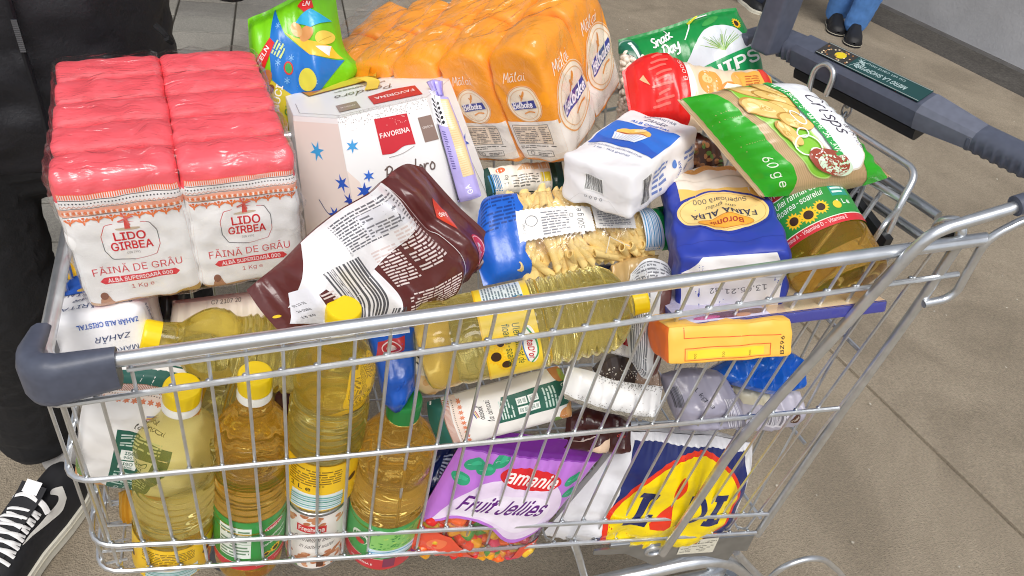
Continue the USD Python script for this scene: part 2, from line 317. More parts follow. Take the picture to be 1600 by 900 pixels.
# ---------------------------------------------------------------- print
_txt = {}
def glyphs(text, bold):
    if (text, bold) not in _txt:
        m = meshkit.text_mesh(text, 1.0, depth=0.01, bold=bold); v, f = m.vertices, m.faces
        f = f[(v[f][:, :, 2] > 0.005).all(1)]; _txt[(text, bold)] = (v[:, :2].copy(), f)
    return _txt[(text, bold)]
class Art:
    """Flat print, in millimetres from the lower left corner of a w x h field."""
    def __init__(s, w, h): s.w, s.h, s.L, s.g = w, h, [], None
    def tri(s, v, f, col): s.L.append((np.array(v, float), np.array(f, int), lin(col), s.g)); return s
    def poly(s, g, col):
        g = g.intersection(sg.box(0, 0, s.w, s.h)) if not g.is_empty else g
        for q in getattr(g, 'geoms', [g]):
            if q.geom_type == 'Polygon' and q.area > 0.02:
                v, f = trimesh.creation.triangulate_polygon(q, engine='earcut'); s.tri(v, f, col)
        return s
    def rect(s, x, y, w, h, col, rot=0): return s.poly(affinity.rotate(sg.box(x, y, x + w, y + h), rot), col)
    def ell(s, x, y, rx, ry, col, rot=0): return s.poly(affinity.translate(affinity.rotate(affinity.scale(sg.Point(0, 0).buffer(1, 12), rx, ry), rot, origin=(0, 0)), x, y), col)
    def ring(s, x, y, rx, ry, t, col, rot=0):
        e = lambda a, b: affinity.scale(sg.Point(0, 0).buffer(1, 16), a, b)
        return s.poly(affinity.translate(affinity.rotate(e(rx, ry).difference(e(rx - t, ry - t)), rot, origin=(0, 0)), x, y), col)
    def pts(s, p, col): return s.poly(sg.Polygon(p).buffer(0), col)
    def line(s, p, w, col, sm=True):
        p = smooth_path(np.array(p, float), 5) if sm and len(p) > 2 else p
        return s.poly(sg.LineString(p).buffer(w / 2, 3), col)
    def text(s, t, x, y, h, col, bold=False, ital=0.0, sx=1.0, rot=0, mid=True, bend=0.0, fit=None, flip=False):
        v, f = glyphs(t, bold); v = v * [h * sx, h]; wid = np.ptp(v[:, 0]); v = v - [v[:, 0].min(), 0]
        if fit: v[:, 0] *= fit / wid; wid = fit
        v[:, 0] += ital * v[:, 1]; v[:, 0] -= wid / 2 if mid else 0
        if bend: v[:, 1] += bend * ((2 * v[:, 0] / wid) ** 2)
        a = math.radians(rot); v = v @ np.array([[math.cos(a), math.sin(a)], [-math.sin(a), math.cos(a)]])
        return s.tri(v + [x, y], f, col)
    def micro(s, x, y, w, h, n, col, seed=1, fill=0.5, rot=0, dens=0.82):
        """Lines of print too small to read: word-long dashes."""
        rng = np.random.default_rng(seed); out = []; lh = h / n; c = (x + w / 2, y + h / 2)
        for i in range(n):
            xx = x; end = x + w * (1 if i < n - 1 else rng.uniform(0.4, 0.9))
            while xx < end:
                l = lh * rng.uniform(0.8, 3.2); l = min(l, end - xx)
                if rng.random() < dens + 0.12: out.append(sg.box(xx, y + h - (i + 1) * lh, xx + l, y + h - (i + 1) * lh + lh * fill))
                xx += l + lh * 0.35
        return s.poly(affinity.rotate(sg.MultiPolygon(out), rot, origin=c), col)
    def bars(s, x, y, w, h, n, col, seed=1, vertical=True):
        rng = np.random.default_rng(seed); k = rng.uniform(0.4, 1.6, n * 2); k = np.cumsum(k) / k.sum(); k = np.r_[0, k]
        return s.poly(sg.MultiPolygon([sg.box(x + w * k[2 * i], y, x + w * k[2 * i + 1], y + h) if vertical else sg.box(x, y + h * k[2 * i], x + w, y + h * k[2 * i + 1]) for i in range(n)]), col)
    def star(s, x, y, r, col, n=6, q=0.4, rot=0):
        a = np.radians(rot) + np.arange(2 * n) * np.pi / n; rr = np.where(np.arange(2 * n) % 2 == 0, r, r * q); return s.pts(np.stack([x + rr * np.cos(a), y + rr * np.sin(a)], 1), col)
    def turned(s, k):
        """The print turned by k quarter turns (counter-clockwise)."""
        o = Art(*((s.w, s.h) if k % 2 == 0 else (s.h, s.w)))
        for l in s.L:
            v = l[0]
            for _ in range(k % 4): pass
            v = v if k % 4 == 0 else np.stack([s.h - v[:, 1], v[:, 0]], 1) if k % 4 == 1 else np.stack([s.w - v[:, 0], s.h - v[:, 1]], 1) if k % 4 == 2 else np.stack([v[:, 1], s.w - v[:, 0]], 1)
            o.L.append((v,) + tuple(l[1:]))
        return o
def print_on(name, body, face, art, parent, mat=None, off=0.00045, edge=3.6, lift=0.00014, u0=0.0, v0=0.0, u1=1.0, v1=1.0, label=None, warp=None):
    """Lays the print on a face of a body as thin ink: one mesh with printed colours."""
    vs, fs, cs, ns, o, boxes, ks, gs = [], [], [], [], 0, np.zeros((0, 4)), np.zeros(0), []
    for l in art.L:
        v, f, c = l[0], l[1], l[2]
        if not len(f): continue
        bb = np.r_[v.min(0), v.max(0)]; gid = l[3] if len(l) > 3 else None; own = np.array([gid is not None and q == gid for q in gs], bool); hit = ~own & (boxes[:, 0] < bb[2]) & (boxes[:, 2] > bb[0]) & (boxes[:, 1] < bb[3]) & (boxes[:, 3] > bb[1])
        k = min(24, 1 + (ks[hit].max() if hit.any() else 0)); boxes = np.vstack([boxes, bb]); ks = np.r_[ks, k]; gs.append(gid)
        v3 = np.c_[v, np.zeros(len(v))]; v3, f = trimesh.remesh.subdivide_to_size(v3, f, edge, max_iter=12); v = v3[:, :2]
        a, b = v[:, 0] / art.w, v[:, 1] / art.h
        ok = ((a > -0.02) & (a < 1.02) & (b > -0.02) & (b < 1.02)); f = f[ok[f].all(1)]
        if warp: a, b = warp(a, b)
        p, n = body.ev(face, u0 + a * (u1 - u0), v0 + b * (v1 - v0), off + k * lift)
        area = np.cross(p[f[:, 1]] - p[f[:, 0]], p[f[:, 2]] - p[f[:, 0]]); fl = (area * n[f[:, 0]]).sum(1) < 0; f = f.copy(); f[fl] = f[fl][:, ::-1]
        vs.append(p); fs.append(f + o); ns.append(n); cs.append(np.tile(c, (len(p), 1))); o += len(p)
    v, f, n, c = np.vstack(vs), np.vstack(fs), np.vstack(ns), np.vstack(cs)
    node = put(name, trimesh.Trimesh(v, f, process=False), mat or PRINT_PAPER, parent, smooth=False, tint=c, label=label)
    m = UsdGeom.Mesh(node.prim); m.CreateNormalsAttr(Vt.Vec3fArray.FromNumpy(n.astype(np.float32))); m.SetNormalsInterpolation('vertex')
    return node

# ---------------------------------------------------------------- the ground
def rough_ground(name, c1, c2, scale, bump, rough=0.9, stain='#5a5147'):
    return usdkit.material(stage, MAT + name, {
        'pos': ('geometry', {}), 'a': ('noise_texture', {'scale': scale, 'detail': 8.0, 'roughness': 0.65}), 'b': ('noise_texture', {'scale': 2.3, 'detail': 5.0, 'roughness': 0.6, 'distortion': 0.8}),
        'v': ('voronoi_texture', {'scale': scale * 2.2}), 'ra': ('rgb_ramp', {'ramp': [(0.36, lin(c1)), (0.66, lin(c2))]}), 'rb': ('rgb_ramp', {'ramp': [(0.36, (0.72, 0.71, 0.70)), (0.62, (1.0, 1.0, 1.0))]}),
        'rv': ('rgb_ramp', {'ramp': [(0.0, (0.55, 0.53, 0.5)), (0.16, (1, 1, 1))]}), 'm': ('mix_color', {'blend_type': 'multiply', 'fac': 1.0}), 'm2': ('mix_color', {'blend_type': 'multiply', 'fac': 0.25}),
        'h': ('math', {'math_type': 'add'}), 'bp': ('bump', {'strength': bump, 'distance': 0.004}), 'p': ('principled_bsdf', {'roughness': rough})},
        [('pos.position', 'a.vector'), ('pos.position', 'b.vector'), ('pos.position', 'v.vector'), ('a.fac', 'ra.fac'), ('b.fac', 'rb.fac'), ('v.distance', 'rv.fac'), ('ra.color', 'm.a'), ('rb.color', 'm.b'), ('m.result', 'm2.a'), ('rv.color', 'm2.b'),
         ('m2.result', 'p.base_color'), ('a.fac', 'h.value1'), ('v.distance', 'h.value2'), ('h.value', 'bp.height'), ('bp.normal', 'p.normal')], surface='p.BSDF')
ASPHALT = rough_ground('worn_asphalt', '#8b806f', '#a69985', 150.0, 0.6)
SLAB = [rough_ground(f'paving_slab_grey_{i}', a, b, 130.0, 0.5) for i, (a, b) in enumerate((('#77746d', '#8b887f'), ('#7f7b73', '#949086'), ('#6f6d68', '#858179')))]
STRIP = rough_ground('dark_drain_strip', '#3f3c39', '#5c5852', 60.0, 0.8)
JOINT = M('slab_joint_sand', '#3b372f', 0.95, 0.5, 300, vary=0.2)
def sheet(x0, y0, x1, y1, z): return trimesh.Trimesh([[x0, y0, z], [x1, y0, z], [x1, y1, z], [x0, y1, z]], [[0, 1, 2], [0, 2, 3]], process=False)
def slab(x0, y0, x1, y1, z0, z1, c=0.004):
    v = [[x0, y0, z0], [x1, y0, z0], [x1, y1, z0], [x0, y1, z0], [x0, y0, z1 - c], [x1, y0, z1 - c], [x1, y1, z1 - c], [x0, y1, z1 - c], [x0 + c, y0 + c, z1], [x1 - c, y0 + c, z1], [x1 - c, y1 - c, z1], [x0 + c, y1 - c, z1]]
    f = [[8, 9, 10], [8, 10, 11]]
    for o in (0, 4):
        for i in range(4): j = (i + 1) % 4; f += [[o + i, o + j, o + 4 + j], [o + i, o + 4 + j, o + 4 + i]]
    return trimesh.Trimesh(v, f, process=False)
put('ground', sheet(-60, -60, 60, 60, 0.0), ASPHALT, kind='structure', smooth=False)
# concrete bays to the right, a joint every 1.4 m
bays = thing('concrete_yard', None, None, (3, 1.5, 0), kind='structure')
rng = np.random.default_rng(3)
for i, x in enumerate(np.arange(1.68, 4.6, 0.98)):
    for j, y in enumerate(np.arange(-1.16, 9.0, 1.26)):
        x1 = min(x + 0.98, 4.5)
        if x1 - x > 0.1: put('concrete_bay', slab(x + 0.0007, y + 0.0007, x1 - 0.0007, y + 1.2593, 0.001, 0.009, 0.0006), ASPHALT, bays, smooth=False)
# grey paving slabs behind the trolley
pav = thing('paved_walkway', None, None, (0, 3, 0), kind='structure')
_c, _s = math.cos(math.radians(-10)), math.sin(math.radians(-10)); ROT = np.array([[_c, -_s, 0], [_s, _c, 0], [0, 0, 1]])
def turn(m): m.vertices = (m.vertices - [0.17, 3.93, 0]) @ ROT.T + [0.17, 3.93, 0]; return m
put('joint_bed', turn(sheet(-2.43, 1.73, 1.21, 6.53, 0.004)), JOINT, pav, smooth=False)
for j in range(24):
    for i in range(14):
        x, y = 0.17 + (i - 10) * 0.26, 3.93 + (j - 11) * 0.20; dz = rng.uniform(-0.0012, 0.0012)
        put('paving_slab', turn(slab(x + 0.004, y + 0.004, x + 0.256, y + 0.196, 0.004, 0.013 + dz, 0.003)), SLAB[rng.integers(3)], pav, smooth=False)

rp = np.random.default_rng(21); st = []
for k in range(170):
    x, y = rp.uniform(.3, 4.4), rp.uniform(-.6, 4.6); c_ = trimesh.creation.icosphere(subdivisions=1, radius=1); c_.vertices = c_.vertices * rp.uniform(.0015, .0042, 3) * [1, 1, .5] + [x, y, .0095]; st.append(c_)
put('ground_grit', cat(st), M('pale_grit', '#b9b2a4', .9, vary=.3), kind='stuff', smooth=False)
# ---------------------------------------------------------------- the shop wall on the right
PLASTER = M('grey_plaster', '#a3a3a5', 0.8, 0.5, 40, vary=0.09, dist=0.003)
PLINTH = M('dark_plinth', '#6f6c69', 0.85, 0.5, 80, vary=0.15, dist=0.002)
wl = thing('building_wall', 'pale grey rendered wall rising beside the yard at upper right', 'wall', (4.9, 3, 0))
put('wall_face', trimesh.creation.box(bounds=[[4.9, -4.0, 0.03], [5.2, 16.0, 3.6]]), PLASTER, wl, smooth=False)
put('plinth', trimesh.creation.box(bounds=[[4.893, -4.0, 0.0], [4.9, 16.0, 0.028]]), PLINTH, wl, smooth=False)
put('drain_strip', slab(4.5, -4.0, 4.892, 16.0, 0.001, 0.010, 0.003), STRIP, kind='structure', smooth=False)
canopy = thing('entrance_canopy', 'flat grey canopy projecting from the rendered wall over the walkway', 'canopy', (3.0, 9, 3.6))
put('canopy_slab', trimesh.creation.box(bounds=[[0.2, 4.2, 3.605], [5.2, 16.0, 3.85]]), PLASTER, canopy, smooth=False)

# ---------------------------------------------------------------- the shopping trolley
cart = thing('shopping_cart', 'zinc wire shopping trolley with grey handle, piled high with groceries', 'shopping trolley', (0.3, 0.65, 0))
def P_(px, py, off=0.0): return wall(px, py, off)
thick_r, rail_r, wire_r = 0.0072, 0.0031, 0.0019
FAR = {}
def far_front(n): return np.array([n[0] + 0.032, 0.895 - (n[1] - 0.557) * 0.9, n[2]])
def far_rear(n): return np.array([n[0] + 0.03, 0.80 - (n[1] - 0.385) * 0.9, n[2]])
LR = {'top': (P_(64, 578), P_(1540, 373)), 'third': (P_(55, 639), P_(1497, 428)), 'fourth': (P_(100, 755), P_(1310, 638)), 'fifth': (P_(139, 855), P_(1199, 803)), 'bottom': (P_(150, 895), P_(1181, 832))}
for k, (a, b) in LR.items():
    r = thick_r if k == 'top' else rail_r
    rear_end = P_(1360, 400) if k == 'top' else b
    far_b = far_rear(rear_end); ff = far_front(a)
    path = rounded([b, a, ff, far_b], 0.03)
    node = put('top_rail' if k == 'top' else 'rail', tube(path, r, 10 if k == 'top' else 8), ZINC, cart)
    FAR[k] = (ff, far_b)
put('rail', tube(rounded([P_(199, 577, .002), P_(420, 547, .002), P_(640, 515, .004)], .02), rail_r * .9, 8), ZINC, cart)
# near side: upright wires outside-in, each bending under the floor and up the far side
def line_at(a, b, x): t = (x - a[0]) / (b[0] - a[0]); return a + t * (b - a)
inn = WALLN * 0.0055
wires = []
for x in np.arange(-0.128, 0.735, 0.0319):
    bot = line_at(*LR['bottom'], x); bot = bot + inn; topx = x + 0.006
    top = line_at(P_(194, 560), P_(1360, 402), topx) + inn * 0.5
    if x < -0.07: top = line_at(*LR['third'], topx) + inn
    low = bot + np.array([0, 0.010, -0.014])
    t = (x - LR['bottom'][0][0]) / (LR['bottom'][1][0] - LR['bottom'][0][0])
    fb = FAR['bottom'][0] * (1 - t) + FAR['bottom'][1] * t; flow = fb + np.array([0, -0.012, -0.014]); ft = FAR['top'][0] * (1 - t) + FAR['top'][1] * t
    put('side_wire', tube(rounded([top, bot, low + [0, 0.006, 0]], 0.012, 3), wire_r, 6), ZINC, cart)
    put('floor_wire', tube(np.array([low, flow]), wire_r, 6), ZINC, cart)
    put('far_side_wire', tube(np.array([flow, fb, ft]), wire_r, 6), ZINC, cart)
wl_ = []
for x in np.arange(-0.128, 0.735, 0.0319):
    for k in ('third', 'fourth', 'fifth', 'bottom'):
        if x < LR[k][1][0] - .01: q_ = trimesh.creation.icosphere(subdivisions=1, radius=.0031); q_.apply_translation(line_at(*LR[k], x + .003) + WALLN * .0035); wl_.append(q_)
put('weld_spots', cat(wl_), ZINC_DULL, cart, kind='stuff')
for s in np.linspace(0.12, 0.88, 7):                     # lengthwise floor wires
    a = LR['bottom'][0] * (1 - s) + FAR['bottom'][0] * s; b = LR['bottom'][1] * (1 - s) + FAR['bottom'][1] * s
    put('floor_wire', tube(np.array([a, b]) + [0, 0, -0.010], wire_r, 6), ZINC, cart)
for s in np.linspace(0.06, 0.94, 10):                    # front end
    w0 = LR['third'][0] * (1 - s) + FAR['third'][0] * s; w1 = LR['bottom'][0] * (1 - s) + FAR['bottom'][0] * s
    put('front_wire', tube(np.array([w0 + [0.005, 0, 0.03], w1 + [0.005, 0, -0.012], w1 + [0.03, 0, -0.014]]), wire_r, 6), ZINC, cart)
# corner bumper: an L of dark grey plastic over the front corner, with a matching cap on the far one
def bumper(corner, along, back, zt, zb):
    u1, u2 = unit(along), unit(back); segs = []
    path = rounded([corner + u1 * 0.066, corner - (u1 + u2) * 0.006, corner + u2 * 0.05], 0.03, 8)
    tt = np.gradient(path, axis=0); tt /= np.linalg.norm(tt, axis=1, keepdims=True); side = np.cross(tt, [0, 0, 1.0]); side /= np.linalg.norm(side, axis=1, keepdims=True)
    if side[0] @ (EYE - corner) < 0: side = -side
    prof = np.array([(-0.010, 0.016), (-0.006, 0.021), (0.004, 0.021), (0.011, 0.016), (0.0135, 0.006), (0.0135, -0.020), (0.011, -0.028), (0.004, -0.031), (-0.008, -0.029), (-0.010, -0.022)])
    g = []
    for i, q in enumerate(path):
        e = min(i / 2.0, (len(path) - 1 - i) / 1.0, 1.0); k = 0.80 + 0.20 * math.sqrt(max(e, 0)); up = np.array([0, 0, 1.0])
        lo = 1.0 - 0.0 * i
        g.append(np.array([q + side[i] * a * k + up * ((b - (-0.006)) * k - 0.006) for a, b in prof]))
    g = np.array(g); n, m = g.shape[:2]; v = g.reshape(-1, 3); f = []
    for i in range(n - 1):
        for j in range(m): a, b = i * m + j, i * m + (j + 1) % m; f += [[a, b, b + m], [a, b + m, a + m]]
    v = np.vstack([v, g[0].mean(0), g[-1].mean(0)]); c0, c1 = len(v) - 2, len(v) - 1
    for j in range(m): f += [[c0, (j + 1) % m, j], [c1, (n - 1) * m + j, (n - 1) * m + (j + 1) % m]]
    q = trimesh.Trimesh(v, f, process=False); trimesh.repair.fix_normals(q); return q
cor = P_(66, 600); cor = np.array([LR['top'][0][0] - 0.004, LR['top'][0][1] + 0.002, LR['top'][0][2] - 0.006])
put('corner_bumper', bumper(cor, LR['top'][1] - LR['top'][0], np.array([0.03, 0.33, 0]), 0, 0), GREY_PLASTIC, cart, smooth=50)
fc = FAR['top'][0] + [-0.005, 0.004, 0]
put('corner_bumper', bumper(fc, FAR['top'][1] - FAR['top'][0], np.array([-0.03, -0.33, 0]), 0, 0), GREY_PLASTIC, cart, smooth=50)
# handle side supports
A = [P_(*q, -0.013) for q in ((1597, 320), (1457, 363), (1413, 405), (1150, 693), (1035, 865))]
put('handle_support', tube(rounded([P_(1650, 304, -0.013)] + A, 0.05, 6), 0.0062, 10), ZINC, cart)
Bp = [P_(*q, 0.004) for q in ((1462, 402), (1468, 352), (1500, 348), (1500, 376), (1440, 468), (1317, 640), (1183, 835))]
put('rear_post', tube(rounded([P_(1455, 385, .03), P_(1468, 345, .03), P_(1503, 345, .012)] + Bp[3:], 0.02, 5), 0.0058, 10), ZINC, cart)
Cp = [P_(*q, -0.004) for q in ((1640, 332), (1600, 343), (1540, 374), (1495, 455), (1478, 467), (1443, 475))]
put('rear_hook', tube(rounded(Cp, 0.03, 5), 0.0046, 10), ZINC, cart)
FB = [np.array([p[0] + 0.03, 0.80 + (0.385 - p[1]), p[2]]) for p in Bp[4:]]
put('rear_post', tube([FB[0] + [0, 0, 0.1]] + FB, 0.0058, 10), ZINC, cart)
put('post_collar', tube(np.array([P_(1462, 372, .03), P_(1500, 362, .015)]), 0.0125, 14), BLACK_PLASTIC, cart)
put('end_cap', tube(np.array([P_(1586, 322, -0.013), P_(1640, 306, -0.013)]), 0.0105, 14), GREY_PLASTIC, cart)
# rear flap and child seat
yN, yF = 0.405, 0.775
for i, y in enumerate(np.linspace(yN + 0.02, yF, 9)):
    s = (y - yN) / (yF - yN)
    b = np.array([0.748 + 0.02 * s, y, 0.405]); t = np.array([0.735 + 0.02 * s, y, 0.925])
    put('flap_wire', tube(np.array([b, t]), wire_r, 6), ZINC, cart)
for z in (0.42, 0.60, 0.78): put('flap_bar', tube(np.array([[0.751, yN, z], [0.772, yF, z]]), 0.0028, 6), ZINC, cart)
g = lambda px, py, z: at(px, py, z=z)
put('seat_loop', tube(rounded([g(1190, 113, 1.0), g(1435, 268, 1.0), at(1408, 315, y=0.455), at(1362, 420, y=0.44)], 0.02, 6), 0.0042, 10), ZINC, cart)
put('seat_bar', tube(np.array([g(1386, 284, .965), g(1466, 338, .965)]) + (g(1386, 284, .965) - g(1466, 338, .965)) * np.array([[1.2], [0]]), 0.006, 10), ZINC_DULL, cart)
put('seat_bar', tube(np.array([g(1322, 290, .93), g(1440, 370, .93)]) + (g(1322, 290, .93) - g(1440, 370, .93)) * np.array([[1.2], [0]]), 0.006, 10), ZINC_DULL, cart)
put('seat_bar', tube(np.array([g(1368, 288, .97), g(1410, 314, .97)]) + (g(1368, 288, .97) - g(1410, 314, .97)) * np.array([[3.0], [0]]), 0.0042, 10), ZINC, cart)
for p0, p1, p2 in (((1348, 283), (1310, 330), (1283, 400)), ((1378, 298), (1345, 345), (1330, 395)), ((1412, 318), (1385, 345), (1340, 415)), ((1352, 285), (1327, 345), (1323, 352))):
    put('seat_wire', tube(rounded([g(*p0, .955), at(*p1, x=0.69), at(*p2, x=0.69)], 0.02, 4), 0.0028, 8), ZINC, cart)
sp = [at(1285, 285, x=0.735), at(1312, 282, x=0.735), at(1385, 375, x=0.735), at(1362, 418, x=0.735), at(1300, 340, x=0.735)]
pl = cat([trimesh.convex.convex_hull(np.vstack([np.array(sp), np.array(sp) + [0.012, 0, 0]]))])
put('seat_panel', pl, BLACK_PLASTIC, cart, smooth=30)
# handle
hz = 1.045
HF, HN = at(1226, 66, z=hz), at(1592, 246, z=hz); hd = unit(HN - HF); HL = np.linalg.norm(HN - HF)
tilt = np.cross(hd, [0, 0, 1.0]); tilt = unit(tilt); tilt = tilt if tilt[0] < 0 else -tilt      # towards the basket
upv = unit(np.array([0, 0, 1.0]) * 0.92 + tilt * 0.38); wid = unit(np.cross(upv, hd))
HR = np.stack([hd, wid, np.cross(hd, wid)], 1)
if HR[2, 2] < 0: HR[:, 1] *= -1; HR[:, 2] *= -1
def hsec(t0, t1, w0, h0, w1=None, h1=None, dz=0.0, n=2, sm=0.35, rib=0.0, ribs=8):
    """A stretch of the handle: rounded-rectangle section that may taper."""
    w1, h1 = w1 or w0, h1 or h0; N = 16; v = []; ts = np.linspace(t0, t1, n)
    for t in ts:
        s = (t - t0) / (t1 - t0); w = w0 + (w1 - w0) * s; h = h0 + (h1 - h0) * s
        for a in np.linspace(0, 2 * np.pi, N, endpoint=False) + np.pi / N:
            ca, sa = np.cos(a), np.sin(a); k = (abs(ca) ** 4 + abs(sa) ** 4) ** -0.25
            bump = 1 + (rib * max(0, math.sin(s * ribs * 2 * np.pi)) if sa < 0.2 else 0)
            v.append(HF + hd * t * HL + HR[:, 1] * w / 2 * ca * k * bump + HR[:, 2] * (h / 2 * sa * k * bump + dz))
    f = []
    for i in range(n - 1):
        for j in range(N): a, b = i * N + j, i * N + (j + 1) % N; f += [[a, b, b + N], [a, b + N, a + N]]
    v += [np.mean(v[:N], 0), np.mean(v[-N:], 0)]; c0, c1 = len(v) - 2, len(v) - 1
    for j in range(N): f += [[c0, (j + 1) % N, j], [c1, (n - 1) * N + j, (n - 1) * N + (j + 1) % N]]
    m = trimesh.Trimesh(v, f, process=False); trimesh.repair.fix_normals(m); return m
hb = put('handle', hsec(0.09, 0.66, .043, .036), GREY_PLASTIC, cart, smooth=35)
put('grip', hsec(-0.02, 0.12, .038, .026, .040, .030, n=40, rib=.10, ribs=5), GREY_PLASTIC, hb, smooth=50)
put('end_shoulder', hsec(0.655, 0.86, .044, .037, .031, .027, n=4), GREY_PLASTIC_LIGHT, hb, smooth=35)
put('grip', hsec(0.84, 1.25, .031, .027, .031, .027, n=90, rib=.10, ribs=13), GREY_PLASTIC, hb, smooth=50)
put('underside_rail', hsec(0.10, 0.66, .030, .022, dz=-.026), BLACK_PLASTIC, hb, smooth=35)
# printed panel on the handle
pb = Body(); t0, t1, w_, hh = 0.185, 0.64, 0.027, 0.0190
pv = lambda t, w: HF + hd * t * HL + HR[:, 1] * w + HR[:, 2] * hh
sgn = 1.0 if (HR[:, 1] @ (AX @ np.array([0.5, -0.8, 0]))) > 0 else -1.0
c00, c10, c01, c11 = pv(t0, -w_ / 2 * sgn), pv(t1, -w_ / 2 * sgn), pv(t0, w_ / 2 * sgn), pv(t1, w_ / 2 * sgn)
U, V = np.meshgrid(np.linspace(0, 1, 20), np.linspace(0, 1, 5)); U, V = U[..., None], V[..., None]
pb.faces['front'] = (1 - U) * (1 - V) * c00 + U * (1 - V) * c10 + (1 - U) * V * c01 + U * V * c11
pb.finish()
if pb.nrm['front'][0, 0] @ HR[:, 2] < 0: pb.nrm['front'] *= -1
put('handle_panel', pb.mesh(), M('panel_teal', '#1a3f40', 0.25, 0, vary=0.1), hb, smooth=False)
a = Art(200, 30); a.rect(0, 0, 200, 30, '#1c4241'); a.rect(0, 0, 62, 30, '#33302c'); a.ell(38, 15, 10, 7, '#d8c020'); a.rect(1, 1, 198, 1, '#9aa3a0'); a.rect(1, 28, 198, 1, '#9aa3a0')
for i in range(26): a.ell(rng.uniform(6, 58), rng.uniform(4, 26), 1.6, 1.2, ['#c8a070', '#a06a3a', '#e0d0b0'][i % 3])
a.text('MERG LA SHOPPING', 120, 15, 7, '#a9bdbd', bold=True, ital=.2, rot=180, fit=96); a.text('cu un card nou', 120, 25, 4.5, '#a9bdbd', rot=180, fit=70)
for i in range(14): a.line([(66 + rng.uniform(0, 16), rng.uniform(4, 26)), (70 + rng.uniform(0, 18), rng.uniform(4, 26))], .8, '#b9d0cf', sm=False)
print_on('panel_print', pb, 'front', a, hb, PRINT_CARD)
# bracket at the far end of the handle
bx = frame(x=hd, z=[0, 0, 1])
pe = HF
arm = frame(x=unit(at(1150, 72, z=1.03) - at(1222, 48, z=1.03)), z=[0, 0, 1])
L_ = np.linalg.norm(at(1150, 72, z=1.03) - at(1222, 48, z=1.03))
put('handle_bracket', rbox((at(1160, 66, z=1.03) + at(1222, 44, z=1.03)) / 2 - [0, 0, .004], arm, (L_ / 2, .011, .016), .005), GREY_PLASTIC, cart, smooth=35)
put('coin_lock', rbox(at(1219, 20, z=1.085) , frame(x=[1, .2, 0], z=[0, 0, 1]), (.020, .016, .052), .006), GREY_PLASTIC, cart, smooth=35)
# bag hook and coin chain
hk = [at(*q, x=0.775) for q in ((1262, 150), (1272, 112), (1288, 100), (1300, 108), (1301, 122), (1290, 150))]
put('bag_hook', tube(smooth_path(hk, 6), 0.0036, 10), ZINC, cart)
cp = [at(*q, x=0.83) for q in ((1332, 138), (1327, 156), (1323, 172), (1318, 187))]
for i in range(4):
    c = cp[i]; d = unit(cp[min(i + 1, 3)] - cp[max(i - 1, 0)]); s = unit(np.cross(d, ray(1325, 160))) if i % 2 == 0 else unit(ray(1325, 160) * [1, 1, 0.2] + [0.5, -0.3, 0])
    s = unit(s - (s @ d) * d); th = np.linspace(0, 2 * np.pi, 15)
    put('chain_link', tube(c + d * (np.cos(th) * 0.0105)[:, None] + s * (np.sin(th) * 0.0055)[:, None], 0.0016, 6, cap=False), ZINC_DULL, cart)
# chassis below the basket
pts = [(928, 858), (1000, 849), (1178, 834), (1166, 858), (1146, 858), (1136, 873), (1100, 866), (1060, 868), (1020, 881), (1003, 873), (975, 862), (945, 864), (926, 864)]
W3 = np.array([P_(*q, 0.006) for q in pts]); Rw = frame(x=W3[2] - W3[0], z=-WALLN); loc = (W3 - W3[0]) @ Rw
put('side_plate', plate(sg.Polygon(loc[:, :2]).buffer(0), Rw, W3[0], 0.003), ZINC_DULL, cart, smooth=20)
sb = Body(); q = [P_(*p, 0.0025) for p in ((1057, 866), (1113, 862), (1124, 839), (1066, 845))]
sb.faces['front'] = np.array([[q[0], q[1]], [q[3], q[2]]]); sb.finish(); sb.nrm['front'] = np.tile(-WALLN, (2, 2, 1))
a = Art(56, 24); a.rect(0, 0, 56, 24, '#d7d4c4'); a.text('WANZL', 5, 16, 5, '#26241f', bold=True, ital=.15, mid=False); a.micro(30, 16, 24, 5, 2, '#77746a'); a.micro(3, 3, 50, 11, 4, '#8a877c', dens=.6)
print_on('type_label', sb, 'front', a, cart, PRINT_CARD, label='cream maker label on the side plate')
put('plate_clip', rbox(P_(968, 851, -.002), Rw, (.016, .0045, .003), .0015), ZINC_DULL, cart)
th = np.linspace(0, 2 * np.pi, 20); pc = P_(1022, 861, .002)
put('pivot_ring', tube(pc + Rw[:, 0] * (np.cos(th) * .013)[:, None] + Rw[:, 1] * (np.sin(th) * .011)[:, None], .0032, 8, cap=False), ZINC, cart)
def lower(px, py, off): return P_(px, py, off)
put('chassis_tube', tube(smooth_path([lower(860, 935, .02), lower(930, 912, .02), lower(1010, 893, .02), lower(1080, 878, .02), lower(1125, 875, .02), lower(1160, 890, .02), lower(1190, 925, .02), lower(1210, 985, .02)], 8), .0125, 16), ZINC, cart)
put('chassis_tube', tube(smooth_path([lower(1150, 862, .012), lower(1163, 877, .012), lower(1186, 900, .012), lower(1230, 935, .02)], 8), .0065, 12), ZINC, cart)
put('lower_hoop', tube(smooth_path([lower(1185, 925, .0), lower(1215, 892, .0), lower(1250, 876, .0), lower(1280, 873, .0), lower(1300, 884, .0), lower(1325, 915, .0), lower(1350, 990, 0)], 8), .0052, 12), ZINC, cart)
put('front_strut', tube(smooth_path([lower(896, 846, .01), lower(905, 872, .012), lower(914, 905, .015), lower(930, 960, .02)], 6), .0062, 12), ZINC, cart)
